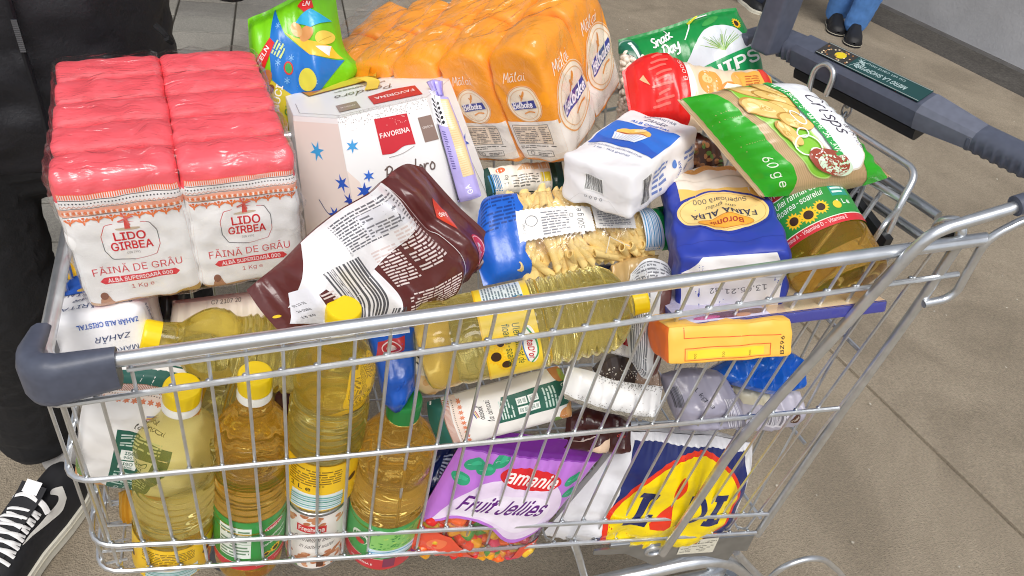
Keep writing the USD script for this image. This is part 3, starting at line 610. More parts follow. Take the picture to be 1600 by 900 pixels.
# base frame and castors on the ground
bz = 0.17; corners = [np.array([0.02, 0.56, bz]), np.array([0.82, 0.44, bz]), np.array([0.86, 0.80, bz]), np.array([0.04, 0.84, bz])]
put('base_frame', tube(rounded(corners + [corners[0]], 0.05), 0.0125, 12), ZINC, cart)
for s in (0, 1):
    b = np.array([0.30 + .3 * s, 0.5 - .04 * s, bz]); put('base_strut', tube(np.array([[0.62, 0.47 + .28 * s, 0.36], [0.80, 0.46 + .32 * s, bz]]), .0125, 12), ZINC, cart)
RUB = M('grey_tyre', '#4a4b4d', 0.7, 0.1, 300)
for c in corners:
    cst = put('castor', cat([rbox(c + [0.0, 0, -.045], np.eye(3), (.022, .016, .03), .006), tube(np.array([c, c + [0, 0, -.03]]), .009, 10)]), ZINC_DULL, cart)
    w = trimesh.creation.cylinder(radius=.0625, height=.024, sections=32); w.apply_transform(trimesh.transformations.rotation_matrix(np.pi / 2, [1, 0, 0])); w.apply_translation(c + [-.02, 0, -.107])
    put('wheel', w, RUB, cst, smooth=40)

# ================================================================ the groceries
SCRIPT = {'a': ([(.8, .9), (.4, 1), (.05, .5), (.3, 0), (.7, .3), (.85, 1)], [(.85, 1), (.8, .3), (1, 0)]), 'n': ([(0, 1), (.05, 0)], [(.03, .5), (.4, 1), (.7, .9), (.7, .3), (.9, 0)]),
 'd': ([(.8, .9), (.4, 1), (.05, .5), (.3, 0), (.75, .4), (.95, 1.9)], [(.87, 1.2), (.8, .2), (1, 0)]), 'o': ([(.4, 1), (.05, .6), (.2, .05), (.6, .1), (.7, .6), (.4, 1), (.3, .98)],),
 'r': ([(0, 1), (.05, 0)], [(.05, .5), (.3, .95), (.6, .95)]), 'i': ([(.1, 1), (.1, .15), (.3, 0)], [(.14, 1.4), (.17, 1.45)]), 's': ([(.6, .85), (.35, 1), (.1, .75), (.5, .35), (.4, .02), (0, .1)],),
 'p': ([(0, 1), (-.1, -.8)], [(0, .6), (.35, 1), (.7, .6), (.45, .05), (0, .2)]), 'C': ([(.9, 1.5), (.6, 1.8), (.1, 1.2), (.15, .3), (.6, 0), (1, .3)],),
 'P': ([(.1, 1.8), (0, 0)], [(-.2, 1.5), (.4, 1.85), (.85, 1.4), (.5, .85), (.05, .8)]), 'e': ([(.1, .5), (.65, .6), (.55, .95), (.3, 1), (.05, .5), (.3, 0), (.75, .2)],),
 'R': ([(.1, 1.8), (0, 0)], [(-.2, 1.5), (.4, 1.85), (.8, 1.4), (.5, .9), (.1, .85), (.5, .5), (.9, 0)]), 'ă': ([(.8, .9), (.4, 1), (.05, .5), (.3, 0), (.7, .3), (.85, 1)], [(.85, 1), (.8, .3), (1, 0)], [(.25, 1.55), (.5, 1.35), (.75, 1.55)]), 'c': ([(.6, .85), (.3, 1), (.05, .5), (.3, 0), (.7, .2)],), 'k': ([(.1, 1.8), (0, 0)], [(.6, 1), (.1, .5), (.65, 0)]),
 'S': ([(.8, 1.6), (.5, 1.85), (.1, 1.4), (.7, .6), (.5, 0), (0, .2)],), 'D': ([(.1, 1.8), (0, 0), (.6, .1), (1, .9), (.6, 1.75), (-.1, 1.7)],), 'y': ([(0, 1), (.1, .3), (.5, .2), (.7, 1)], [(.7, 1), (.55, -.5), (.1, -.7)]),
 'B': ([(.1, 1.8), (0, 0)], [(-.1, 1.7), (.6, 1.8), (.6, 1.1), (.2, 1), (.8, .7), (.6, 0), (0, 0)]), 'l': ([(.3, 1.2), (.3, 1.8), (.1, 1.2), (.1, .2), (.3, 0)],), 'b': ([(.1, 1.8), (.05, 0)], [(.05, .6), (.4, 1), (.7, .5), (.4, 0), (.05, .1)]),
 'M': ([(0, 0), (.1, 1.8), (.5, .6), (.9, 1.8), (1, 0)],), '&': ([(.8, .9), (.3, 0), (0, .4), (.5, 1.2), (.3, 1.6), (.1, 1.3), (.7, 0)],), ' ': ()}
def script(a, t, x, y, h, w, col, rot=0, ital=.25, gap=.28, sx=1.0, mid=True):
    """Handwritten lettering with a pen of width w."""
    cx, out = 0, []
    for ch in t:
        g = SCRIPT.get(ch, SCRIPT['o'])
        m = max([q[0] for s in g for q in s] + [.45])
        for s in g: out.append(np.array([((cx + q[0] + ital * q[1]) * h * sx, q[1] * h) for q in s]))
        cx += m + gap
    if mid: out = [o - [cx * h * sx / 2, 0] for o in out]
    r = math.radians(rot); Rm = np.array([[math.cos(r), math.sin(r)], [-math.sin(r), math.cos(r)]])
    for o in out: a.line(o @ Rm + [x, y], w, col)
    return a
def barcode(a, x, y, w, h, n=26, seed=2): a.rect(x - 1, y - 1, w + 2, h + 2, '#f4f4f2'); return a.bars(x, y, w, h, n, '#25262a', seed)
def sunflower(a, x, y, r):
    a.star(x, y, r, '#f6c21c', 14, .68); a.ell(x, y, r * .5, r * .5, '#3b2310'); return a

# ---------------------------------------------------------------- ten-pack of flour (pink tops)
FL = pnp([(0, 1, 1), (1, 1, 1), (0, 1, 0), (1, 1, 0), (0, 0, 1), (1, 0, 1)], [(66, 275), (466, 238), (85, 95), (390, 58), (145, 470), (478, 440)], (.21, .16, .27))
dims, R, t = FL
mp = thing('flour_multipack', 'ten-pack of white flour bags with coral pink tops, under clear film', 'flour pack', t + R @ (dims * [.5, 0, .5]))
CORAL = M('coral_paper', '#f25c66', 0.5, 0.5, 60, vary=0.07, dist=0.002)
WHITE = paper('#eeecea')
def flour_art():
    a = Art(107, 157); a.rect(0, 0, 107, 138, '#efedeb')
    for i in range(54): a.rect(i * 2, 132, 1.1, 7, '#f9733d')
    a.rect(0, 130.6, 107, .8, '#40312e')
    for i in range(36): a.ell(1.5 + i * 3, 127, .7, .9, '#3b3b44')
    for i in range(27): a.line([(i * 4, 122), (i * 4 + 2, 124.5), (i * 4 + 4, 122)], .5, '#d88a6a', sm=False)
    a.rect(0, 120.5, 107, .6, '#40312e'); a.rect(0, 112, 107, 8, '#f0b196')
    for i in range(22): a.star(2.4 + i * 4.9, 116, 2.4, '#e77a46', 4, .5); a.ell(4.8 + i * 4.9, 116, .9, 2.2, '#f7e9df')
    a.rect(0, 111.2, 107, .6, '#40312e')
    for i in range(9):
        x = 6.5 + i * 11.8
        for dx, r in ((-3, 30), (0, 0), (3, -30), (-4.6, 62), (4.6, -62)): a.ell(x + dx * .8, 106.5 + (.7 if dx else -1.6), .95, 2.9, '#ea7d45', r)
        a.ell(x, 109.4, 1.3, 1.0, '#d9601f')
    oct_ = sg.Polygon([(31, 70), (35, 61), (53, 57.5), (71, 61), (75, 70), (75, 86), (71, 95), (53, 98), (35, 95), (31, 86)]).buffer(3, 6); a.g = None
    a.poly(oct_, '#c83c44'); a.poly(affinity.scale(oct_, .975, .972), '#f2efed'); half = oct_.difference(affinity.scale(oct_, .975, .972)); a.poly(half.intersection(sg.box(0, 0, 53, 80).union(sg.box(70, 75, 90, 110))), '#3d474c')
    a.rect(41, 94, 24, 6, '#f2efed'); a.ell(53, 93, 11, 1.6, '#c9b49a'); a.pts([(50.4, 93), (51.3, 103), (54.7, 103), (55.6, 93)], '#d54b43')
    for r in (20, 110, 200, 290): a.rect(53 - .8, 103.4, 1.6, 7.5, '#d9665c', 0) if False else a.poly(affinity.rotate(sg.box(52.2, 104, 53.8, 111.5), r, origin=(53, 104)), '#d9665c')
    a.text('LIDO', 53, 80, 9.2, '#d2232f', bold=True, fit=28); a.text('GIRBEA', 53, 68.5, 9.2, '#d2232f', bold=True, fit=37); a.text('DIN 1991', 53, 62.8, 2.6, '#8b8784', fit=12)
    a.text('FĂINĂ DE GRÂU', 53, 41, 8.4, '#d24a52', fit=82)
    a.pts([(16, 33), (20, 37), (86, 37), (90, 33), (86, 29), (20, 29)], '#df3b47'); a.text('ALBĂ SUPERIOARĂ 000', 53, 30.7, 4.6, '#fbeeee', bold=True, fit=60)
    a.text('1 Kg e', 53, 19.5, 5.2, '#c65b60', fit=21)
    a.pts([(0, 0), (107, 0), (107, 4), (84, 5), (60, 4), (40, 6), (18, 4.5), (0, 8)], '#c9a27c'); a.pts([(10, 2), (12, 11), (15, 15), (20, 14), (22, 8), (26, 2)], '#b98a6c'); a.ell(16, 14.5, 3.6, 4.6, '#8a5a48')
    for i in range(6): a.ell(84 + i * 4, 5 + i * .8, 3.2, 1.0, '#c9a53a', 25)
    a.pts([(88, 2), (96, 9), (107, 13), (107, 0)], '#bf9b5c')
    return a
fa = flour_art()
pw, pd = dims[0] / 2, dims[2] / 5
for k in range(5):
    for i in range(2):
        tt = t + R @ np.array([i * pw, 0, dims[2] - (k + 1) * pd]); sd = 11 + k * 2 + i
        def dfm(p, n, sd=sd, i=i):
            q = p.copy(); top = np.clip((p[..., 1] / (dims[1] / 2) - .35) / .65, 0, 1)
            q[..., 1] += -0.0055 * top ** 2 * np.abs(p[..., 2] / (pd / 2)) ** 2.0 - 0.004 * top * meshkit.noise(p * 40 + sd, sd)
            q[..., 2] *= 1 - 0.10 * top
            return q
        b = brick((pw - .001, dims[1], pd - .0005), R, tt, r=.008, step=.0038 if k == 0 else .0045, deform=dfm, amp=.0014, scale=.03, seed=sd, bulge=.0008, crease=.0009, lam=.03)
        pk = put('flour_bag', b.mesh(), CORAL, mp, smooth=60)
        if k == 0: print_on('front_print', b, 'front', fa, pk)
        side = Art(57, 157); side.rect(0, 0, 57, 128, '#efedeb'); side.rect(0, 112, 57, 8, '#f0b196')
        if i == 0: print_on('side_print', b, 'left', side, pk)
        if i == 1: print_on('side_print', b, 'right', side, pk)
        if k == 0: print_on('side_print', b, 'right' if i == 0 else 'left', side, pk)
def wrapd(p, n):
    q = p.copy(); top = np.clip((p[..., 1] / (dims[1] / 2) - .4) / .6, 0, 1)
    q[..., 1] += top * (-.005 * np.abs(np.sin((p[..., 2] / dims[2] + .5) * 5 * np.pi + np.pi / 2)) + .002)
    q[..., 1] -= .004 * top * np.exp(-(p[..., 0] / .006) ** 2)
    return q
wb = brick(dims + .007, R, t - R @ np.full(3, .0035), r=.015, step=.004, deform=wrapd, amp=.0012, scale=.03, seed=5, crease=.0022, lam=.03)
WRAP = clear('shrink_film', 0.16, (0.985, 0.985, 0.985), 1.0, 26.0, 0.05, (1.0, 3.2, 2.2))
put('shrink_film', wb.mesh(), WRAP, mp, smooth=60)

# ---------------------------------------------------------------- ten-pack of maize flour (orange)
dims, R, t = pnp([(1, 1, 1), (1, 0, 1), (.6, 1, 1), (.6, 0, 1), (1, 1, .5), (1, 0, .5), (1, 0, 0), (0, 1, .4)], [(826, 62), (880, 243), (670, 99), (760, 262), (897, 22), (946, 180), (972, 140), (530, 35)], (.325, .165, .21), scale=.97)
bp = thing('cornmeal_multipack', 'shrink-wrapped ten-pack of orange cornmeal bags, leaning tilted behind the white cake box', 'cornmeal pack', t + R @ (dims * [.5, 0, .5]))
ORANGE = M('orange_paper', '#fba01c', 0.42, 0.4, 60, vary=0.05, dist=0.002)
pw, pd = dims[0] / 5, dims[2] / 2; Hm = dims[1] * 1000
def brand(a, x, y, r, rot=0):
    a.ell(x, y, r, r * 1.06, '#f6e7cf'); a.ring(x, y, r * .98, r * 1.04, r * .045, '#e8a04a'); a.ring(x, y, r * .82, r * .87, r * .03, '#e3b57c')
    a.line([(x - r * .1, y + r * .25), (x, y + r * .5), (x + r * .12, y + r * .74)], r * .06, '#e3953a'); a.ell(x + r * .1, y + r * .6, r * .05, r * .16, '#e3953a', -20); a.ell(x - r * .02, y + r * .48, r * .05, r * .14, '#e3953a', 25); a.line([(x - r * .1, y - r * .5), (x + r * .2, y - r * .38), (x + r * .5, y - r * .4)], r * .08, '#e3953a')
    a.poly(affinity.translate(affinity.rotate(sg.box(-r * .7, -r * .22, r * .7, r * .22), 6), x, y), '#3b4596'); script(a, 'Belbake', x - r * .04, y - r * .12, r * .2, r * .06, '#f2eef6', rot=6, gap=.16)
    return a
def malai_side(w, wide):
    a = Art(w, Hm); cut = .40 if not wide else .36
    a.rect(0, 0, w, Hm * cut, '#f1eae1'); a.rect(0, 0, w, Hm * .05, '#f2942a'); a.pts([(0, Hm * .03), (w * .3, Hm * .055), (w * .6, Hm * .03), (w, Hm * .06), (w, Hm * .12), (w * .5, Hm * .06), (0, Hm * .09)], '#ece0d2')
    r = w * .31 if not wide else w * .46
    brand(a, w * .5, Hm * (.55 if not wide else .42), r)
    script(a, 'Mălai', w * .45, Hm * (.74 if not wide else .70), w * .085 if not wide else w * .10, .9 if not wide else 1.4, '#fdf3e2', gap=.18)
    if not wide:
        a.rect(w * .12, Hm * .19, w * .66, Hm * .18, '#efdcc6'); a.poly(sg.box(w * .12, Hm * .19, w * .78, Hm * .37).boundary.buffer(.35), '#77716c'); a.micro(w * .14, Hm * .20, w * .4, Hm * .16, 9, '#8a8078', 4); a.micro(w * .6, Hm * .20, w * .16, Hm * .16, 9, '#8a8078', 5)
        a.micro(w * .12, Hm * .145, w * .7, Hm * .035, 2, '#6f6a66', 6); a.poly(sg.box(w * .2, Hm * .075, w * .72, Hm * .125).boundary.buffer(.35), '#77716c'); a.ring(w * .3, Hm * .1, 3, 3, .6, '#55534f'); a.micro(w * .42, Hm * .085, w * .28, Hm * .03, 2, '#77716c', 7)
    return a
an, aw = malai_side(pw * 1000, False), malai_side(pd * 1000, True)
CREAM = paper('#efe7dd')
for k in range(2):
    for i in range(5):
        tt = t + R @ np.array([i * pw, 0, dims[2] - (k + 1) * pd]); sd = 41 + k * 5 + i
        def dfo(p, n, sd=sd):
            q = p.copy(); top = np.clip((p[..., 1] / (dims[1] / 2) - .3) / .7, 0, 1)
            q[..., 1] += -0.012 * top ** 2 * (p[..., 0] / (pw / 2)) ** 2 + 0.006 * top * (meshkit.noise(p * 35 + sd, sd) - .5)
            q[..., 0] *= 1 - .06 * top + .05 * np.cos(p[..., 1] / dims[1] * np.pi)
            q[..., 2] *= 1 - .05 * top + .05 * np.cos(p[..., 1] / dims[1] * np.pi)
            return q
        fine = k == 0 or i == 4
        b = brick((pw - .002, dims[1], pd - .001), R, tt, r=.009, step=.004 if fine else .006, deform=dfo, amp=.0018, scale=.04, seed=sd, bulge=.0015, crease=.0018, lam=.04)
        pk = put('cornmeal_bag', b.mesh(), ORANGE, bp, smooth=60)
        if k == 0: print_on('side_print', b, 'front', an, pk)
        if i == 4: print_on('face_print', b, 'right', aw, pk)
def wrapo(p, n):
    q = p.copy(); top = np.clip((p[..., 1] / (dims[1] / 2) - .5) / .5, 0, 1)
    q[..., 1] += .006 * top * (ridged(np.stack([p[..., 0] * 1.6 + p[..., 2] * .9, p[..., 1] * 0, p[..., 2] * .25 - p[..., 0] * .3], -1), .03, 9) + .2) + .002
    return q
wb = brick(dims + .008, R, t - R @ np.full(3, .004), r=.018, step=.004, deform=wrapo, amp=.002, scale=.035, seed=6, crease=.003, lam=.04)
put('shrink_film', wb.mesh(), WRAP, bp, smooth=60)

# ---------------------------------------------------------------- white cake box, an eight-sided tapered carton
kf, kb = .23, .26
oct2 = [(kf, 1), (1 - kf, 1), (1, 1 - kb), (1, kb), (1 - kf, 0), (kf, 0), (0, kb), (0, 1 - kb)]           # B C C' D E F A A'
def tp(x, z, v): s = 1 + .34 * (1 - v); return (.5 + (x - .5) * s, v, .5 + (z - .5) * s)
cor8 = [tp(*oct2[i], 1) for i in (0, 1, 3, 4, 5, 6, 7)] + [tp(*oct2[1], .4), tp(*oct2[7], .4)]
dims, R, t = pnp(cor8, [(518, 193), (668, 152), (657, 115), (597, 104), (510, 115), (448, 145), (448, 178), (733, 300), (478, 330)], (.20, .19, .20), slack=.03)
pan = thing('cake_box', 'eight-sided white cake carton with a red brand square and blue stars', 'cake box', t + R @ (dims * [.5, 0, .5]))
CARD = M('white_card', '#eeedec', 0.38, 0.06, 60, vary=0.02)
def P8(i, v): x, y, z = tp(*oct2[i % 8], v); return t + R @ (np.array([x, y, z]) * dims)
def panel(p00, p10, p01, p11, n=14):
    U, V = np.meshgrid(np.linspace(0, 1, n), np.linspace(0, 1, n)); U, V = U[..., None], V[..., None]; b = Body()
    b.faces['front'] = (1 - U) * (1 - V) * p00 + U * (1 - V) * p10 + (1 - U) * V * p01 + U * V * p11; return b.finish()
top8 = np.array([P8(i, 1) for i in range(8)]); bot8 = np.array([P8(i, 0) for i in range(8)])
carton = trimesh.convex.convex_hull(np.vstack([top8, bot8]))
put('carton', carton, CARD, pan, smooth=False)
ftw = np.linalg.norm(P8(1, .5) - P8(0, .5)) * 1000; fth = np.linalg.norm(P8(0, 1) - P8(0, 0)) * 1000
fb = panel(P8(0, 0), P8(1, 0), P8(0, 1), P8(1, 1)); w, h = ftw, fth
a = Art(w, h)
a.g = 'specks'
for i in range(170): y = h - abs(rng.normal(0, 7)); a.rect(rng.uniform(0, w), y, rng.uniform(.4, 1.1), rng.uniform(.4, .9), ['#7d6f68', '#8d8079', '#b09a8c'][i % 3])
a.g = None; sq = sg.Polygon(smooth_path([(w * .38, h * .74), (w * .50, h * .735), (w * .62, h * .76), (w * .74, h * .755)], 5).tolist() + [(w * .74, h * .94), (w * .38, h * .95)])
a.poly(sq, '#c9222f'); a.text('FAVORINA', w * .56, h * .835, 5.2, '#f8e9e6', bold=True, fit=w * .32)
a.g = 'snow'
for i in range(22): a.ell(rng.uniform(w * .50, w * .72), h * (.89 + .045 * rng.random()), .4, .4, '#f1b9b5')
a.g = None; a.rect(w * .84, h * .75, w * .15, h * .15, '#8d756a'); a.text('dolce', w * .915, h * .83, 3, '#e8dcd6', fit=w * .11); a.line([(w * .44, h * .715), (w * .58, h * .72), (w * .72, h * .745)], .5, '#9a8e88')
script(a, 'Pandoro', w * .62, h * .585, 8.4, 1.7, '#6b5a54', gap=.22, ital=.2)
a.pts([(0, 0), (w * .22, 0), (w * .2, h * .3), (w * .1, h * .62), (0, h * .7)], '#eadad0')
for x, y, r, c in ((.10, .83, .07, '#3f9bd8'), (.13, .56, .085, '#2b55b8'), (.06, .36, .05, '#2f68c8'), (.20, .64, .06, '#3b6fcf')): a.star(w * x, h * y, w * r, c, 6, .38, 20)
print_on('front_print', fb, 'front', a, pan, PRINT_CARD)
lb = panel(P8(7, 0), P8(0, 0), P8(7, 1), P8(0, 1)); w = np.linalg.norm(P8(0, .5) - P8(7, .5)) * 1000
a = Art(w, h); a.rect(0, 0, w, h * .97, '#eadcd4'); a.pts([(w * .4, 0), (w, 0), (w, h * .5), (w * .7, h * .3)], '#e6cdb8')
for x, y, r, c, ro in ((.45, .80, .16, '#3aa0dc', 10), (.86, .62, .14, '#2a5cc0', 40), (.62, .42, .13, '#2750b5', 0), (.45, .14, .2, '#243f9a', 25), (.95, .52, .12, '#2244a5', 15)): a.star(w * x, h * y, w * r, c, 6, .36, ro)
a.line([(w * .35, h * .5), (w * .5, h * .42), (w * .7, h * .41), (w, h * .5)], 1.1, '#27356f')
print_on('side_print', lb, 'front', a, pan, PRINT_CARD)
rb = panel(P8(1, 0), P8(2, 0), P8(1, 1), P8(2, 1)); a = Art(w, h)

for x, y, r, c, ro in ((.5, .88, .18, '#2a52bb', 60), (.62, .74, .16, '#2f5fc4', 10), (.7, .62, .17, '#2a52bb', 35)): a.star(w * x, h * y, w * r, c, 6, .36, ro)
a.line([(w * .55, h * .9), (w * .6, h * .75), (w * .75, h * .4), (w * .9, 0)], .7, '#7b7470')
print_on('side_print', rb, 'front', a, pan, PRINT_CARD)
tb = panel(t + R @ (np.array([0, 1, 1]) * dims), t + R @ (np.array([1, 1, 1]) * dims), t + R @ (np.array([0, 1, 0]) * dims), t + R @ (np.array([1, 1, 0]) * dims)); w = dims[0] * 1000
a = Art(w, w); W8 = sg.Polygon([(x * w, (1 - z) * w) for x, z in oct2])
a.poly(W8.boundary.buffer(.5).intersection(W8), '#c9c2c0')
a.poly(W8.buffer(-8).boundary.buffer(.35).intersection(sg.box(0, 0, w * .5, w * .5)), '#9a8f8b')
sq = sg.Polygon([(w * .47, w * .10), (w * .77, w * .08), (w * .78, w * .30), (w * .64, w * .33), (w * .47, w * .29)]); a.poly(sq, '#c9222f'); a.text('FAVORINA', w * .625, w * .235, w * .05, '#f8e9e6', bold=True, rot=180, fit=w * .25)
a.rect(w * .26, w * .10, w * .13, w * .15, '#9a8278'); a.text('dolce', w * .325, w * .19, w * .03, '#efe6e1', rot=180, fit=w * .09)
script(a, 'Pandoro', w * .47, w * .47, w * .05, 1.4, '#6b5a54', rot=180, gap=.25)
win = sg.Polygon([(w * .14, w * .60), (w * .62, w * .66), (w * .80, w * .80), (w * .70, w * .93), (w * .30, w * .96), (w * .10, w * .78)]); a.poly(win, '#5a4a3a'); a.poly(win.buffer(-1.2), '#b8743a')
a.poly(sg.Polygon([(w * .16, w * .62), (w * .62, w * .68), (w * .72, w * .80), (w * .45, w * .84), (w * .30, w * .74)]).intersection(win.buffer(-1.2)), '#e2c64a')
a.rect(w * .70, w * .64, w * .17, w * .035, '#8d756a', 8); a.micro(w * .3, w * .55, w * .4, w * .035, 2, '#8a7d77', 12)
for i in range(90): a.rect(rng.uniform(w * kf, w * (1 - kf)), abs(rng.normal(0, 4)), .8, .7, '#8d8079')
a.L = [l for l in a.L]
print_on('top_print', tb, 'front', a, pan, PRINT_CARD)
rib = M('gold_ribbon', '#e7c64d', 0.3, 0.2, 120, vary=.08)
def on_top(x, z, up): return t + R @ (np.array([x, 1, z]) * dims) + R[:, 1] * up
def strip(pts, w, wdir):
    p = smooth_path(np.array(pts), 6); g = np.stack([p - wdir * w / 2, p + wdir * w / 2], 1); n = len(p); f = []
    for i in range(n - 1): f += [[2 * i, 2 * i + 1, 2 * i + 3], [2 * i, 2 * i + 3, 2 * i + 2]]
    m = trimesh.Trimesh(g.reshape(-1, 3), f, process=False); return cat([m, trimesh.Trimesh(m.vertices - R[:, 1] * .0006, m.faces[:, ::-1], process=False)])
dz = unit(R[:, 2] + .5 * R[:, 0])
put('ribbon_bow', cat([strip([on_top(.55, .35, .003), on_top(.62, .25, .016), on_top(.78, .22, .018), on_top(.86, .26, .004)], .018, unit(R[:, 2] - .3 * R[:, 0])), strip([on_top(.58, .33, .004), on_top(.5, .4, .010), on_top(.56, .48, .006), on_top(.52, .58, .002)], .016, unit(R[:, 0] + .3 * R[:, 2])),
     strip([on_top(.60, .33, .004), on_top(.66, .2, .012), on_top(.80, .12, .010), on_top(.9, .13, .002)], .017, unit(R[:, 2]))]), rib, pan, smooth=60)

# ---------------------------------------------------------------- paper bags
def paper_bag(name, label, box, art, base, amp=.0022, scale=.045, bulge=.006, r=.008, dfm=None, crease=.0014, catg='bag', group=None, seed=3, extra=()):
    d, Rr, tt = box
    th = thing(name, label, catg, tt + Rr @ (d * [.5, 0, .5]), group=group)
    b = brick(d, Rr, tt, r=r, step=.0035, deform=dfm(d) if dfm else None, amp=amp, scale=scale, seed=seed, bulge=bulge, crease=crease, lam=.045)
    put('paper_bag', b.mesh(), base, th, smooth=70)
    for nm, face, a in art(d): print_on(nm, b, face, a, th)
    return th, b
# sugar bag with the cupcake picture
def sugar_art(d):
    w, h, l = d * 1000
    a = Art(w, l)                                                       # top face, seen with its far end up
    a.poly(sg.box(w * .06, l * .30, w * .97, l * .72), '#2f6fd0'); a.poly(sg.Polygon(smooth_path([(w * .06, l * .44), (w * .3, l * .40), (w * .6, l * .45), (w * .97, l * .40)], 6).tolist() + [(w * .97, l * .30), (w * .06, l * .30)]), '#2a5fc4')
    cx, cy = w * .47, l * .50
    for dx, dy, rx, ry in ((0, 8, 22, 9), (-8, 10, 12, 8), (9, 11, 12, 8), (1, 16, 11, 7)): a.ell(cx + dx, cy + dy, rx, ry, '#f6c965')
    a.ell(cx + 4, cy + 18, 8, 4, '#fae3a4'); a.ell(cx, cy + 3, 21, 4, '#b8633a'); a.pts([(cx - 22, cy + 3), (cx + 22, cy + 3), (cx + 15, cy - 15), (cx - 15, cy - 15)], '#e8edf4')
    for i in range(9): a.line([(cx - 18 + i * 4.5, cy + 1), (cx - 12.5 + i * 3.1, cy - 14)], .8, '#b9c6dd', sm=False)
    a.line([(cx + 3, cy + 19), (cx + 8, cy + 30)], .8, '#f2f4f8', sm=False)
    a.text('MĂRGĂRITAR', w * .52, l * .905, 4.6, '#3a4a78', fit=w * .46); a.text('ZAHĂR', w * .52, l * .825, 6.5, '#34436f', ital=.3, fit=w * .30); a.text('ALB CRISTAL', w * .52, l * .75, 5.6, '#2f6fd0', bold=True, fit=w * .56)
    a.text('ZAHĂR ALB CRISTAL PENTRU PRĂJITURI', w * .5, l * .245, 2.9, '#4a5c92', fit=w * .75); a.text('1 kg - fără grumaji', w * .5, l * .20, 2.9, '#4a5c92', fit=w * .5)
    f = Art(w, h); barcode(f, w * .36, h * .42, w * .26, h * .32, 26, 3)
    for i in range(4): f.ring(w * (.38 + .07 * i), h * .27, 1.7, 1.7, .5, '#5a5d66')
    f.line([(w * .12, h * .02), (w * .3, h * .3), (w * .7, h * .28), (w * .9, h * .02)], .35, '#d2d1d0', sm=False)
    r = Art(l, h); barcode(r, l * .12, h * .22, l * .13, h * .55, 18, 4); r.micro(l * .30, h * .2, l * .22, h * .6, 5, '#6f86c0', 3); r.text('ZAHĂR', l * .70, h * .35, 5, '#3d62b6', rot=90); r.micro(l * .76, h * .25, l * .16, h * .5, 4, '#6f86c0', 5); r.ell(l * .62, h * .55, 4, 5, '#5a86d2')
    return [('top_print', 'top', a), ('end_print', 'front', f), ('side_print', 'right', r)]
box = pnp([(0, 1, 1), (1, 1, 1), (0, 1, 0), (1, 1, 0), (0, 0, 1), (1, 0, 1), (1, 0, 0)], [(879, 235), (992, 272), (980, 171), (1089, 206), (879, 313), (978, 348), (1091, 255)], (.095, .065, .16), scale=.93)
SUGAR = paper('#edecee')
paper_bag('sugar_bag', 'white sugar bag with a blue cupcake picture, lying on the pasta', box, sugar_art, SUGAR, bulge=.003, r=.006, crease=.0022, group='white sugar bags', seed=5)
# sugar bag at the front corner, upside down
def sugar2(d):
    w, h, l = d * 1000; a = Art(w, l)
    a.rect(0, l * .42, w, l * .58, '#2c62c4'); a.ell(w * .6, l * .52, 14, 8, '#e9c04a'); a.ell(w * .3, l * .50, 8, 5, '#e9c04a')
    a.text('ALB CRISTAL', w * .45, l * .37, 7, '#3a4a78', rot=180, fit=w * .6); a.text('ZAHĂR', w * .48, l * .27, 8, '#34436f', rot=180, ital=.3, fit=w * .4); a.text('MĂRGĂRITAR', w * .5, l * .155, 8, '#48567e', rot=180, fit=w * .8)
    f = Art(w, h); f.text('ZAHĂR ALB CRISTAL', w * .66, h * .86, 5, '#3a62b8', bold=True, rot=180, fit=w * .62); f.text('ZAHĂR', w * .68, h * .62, 6, '#34436f', rot=180, ital=.3, fit=w * .35); f.text('MĂRGĂRITAR', w * .6, h * .38, 6, '#48567e', rot=180, fit=w * .6)
    r = Art(l, h); r.text('MĂRGĂRITAR', l * .15, h * .5, 6, '#48567e', rot=-90, fit=h * .8); r.text('ZAHĂR', l * .25, h * .5, 5, '#34436f', rot=-90, fit=h * .5)
    return [('top_print', 'top', a), ('end_print', 'front', f), ('side_print', 'right', r)]
box = pnp([(0, 1, 1), (1, 1, 1), (0, 1, 0), (0, 0, 1), (1, 0, 1), (1, 1, .5)], [(60, 508), (221, 480), (112, 428), (92, 590), (226, 570), (240, 430)], (.105, .065, .16), scale=.93)
paper_bag('sugar_bag', 'white sugar bag with upside-down blue lettering, behind the corner bumper', box, sugar2, SUGAR, bulge=.005, amp=.003, group='white sugar bags', seed=8)
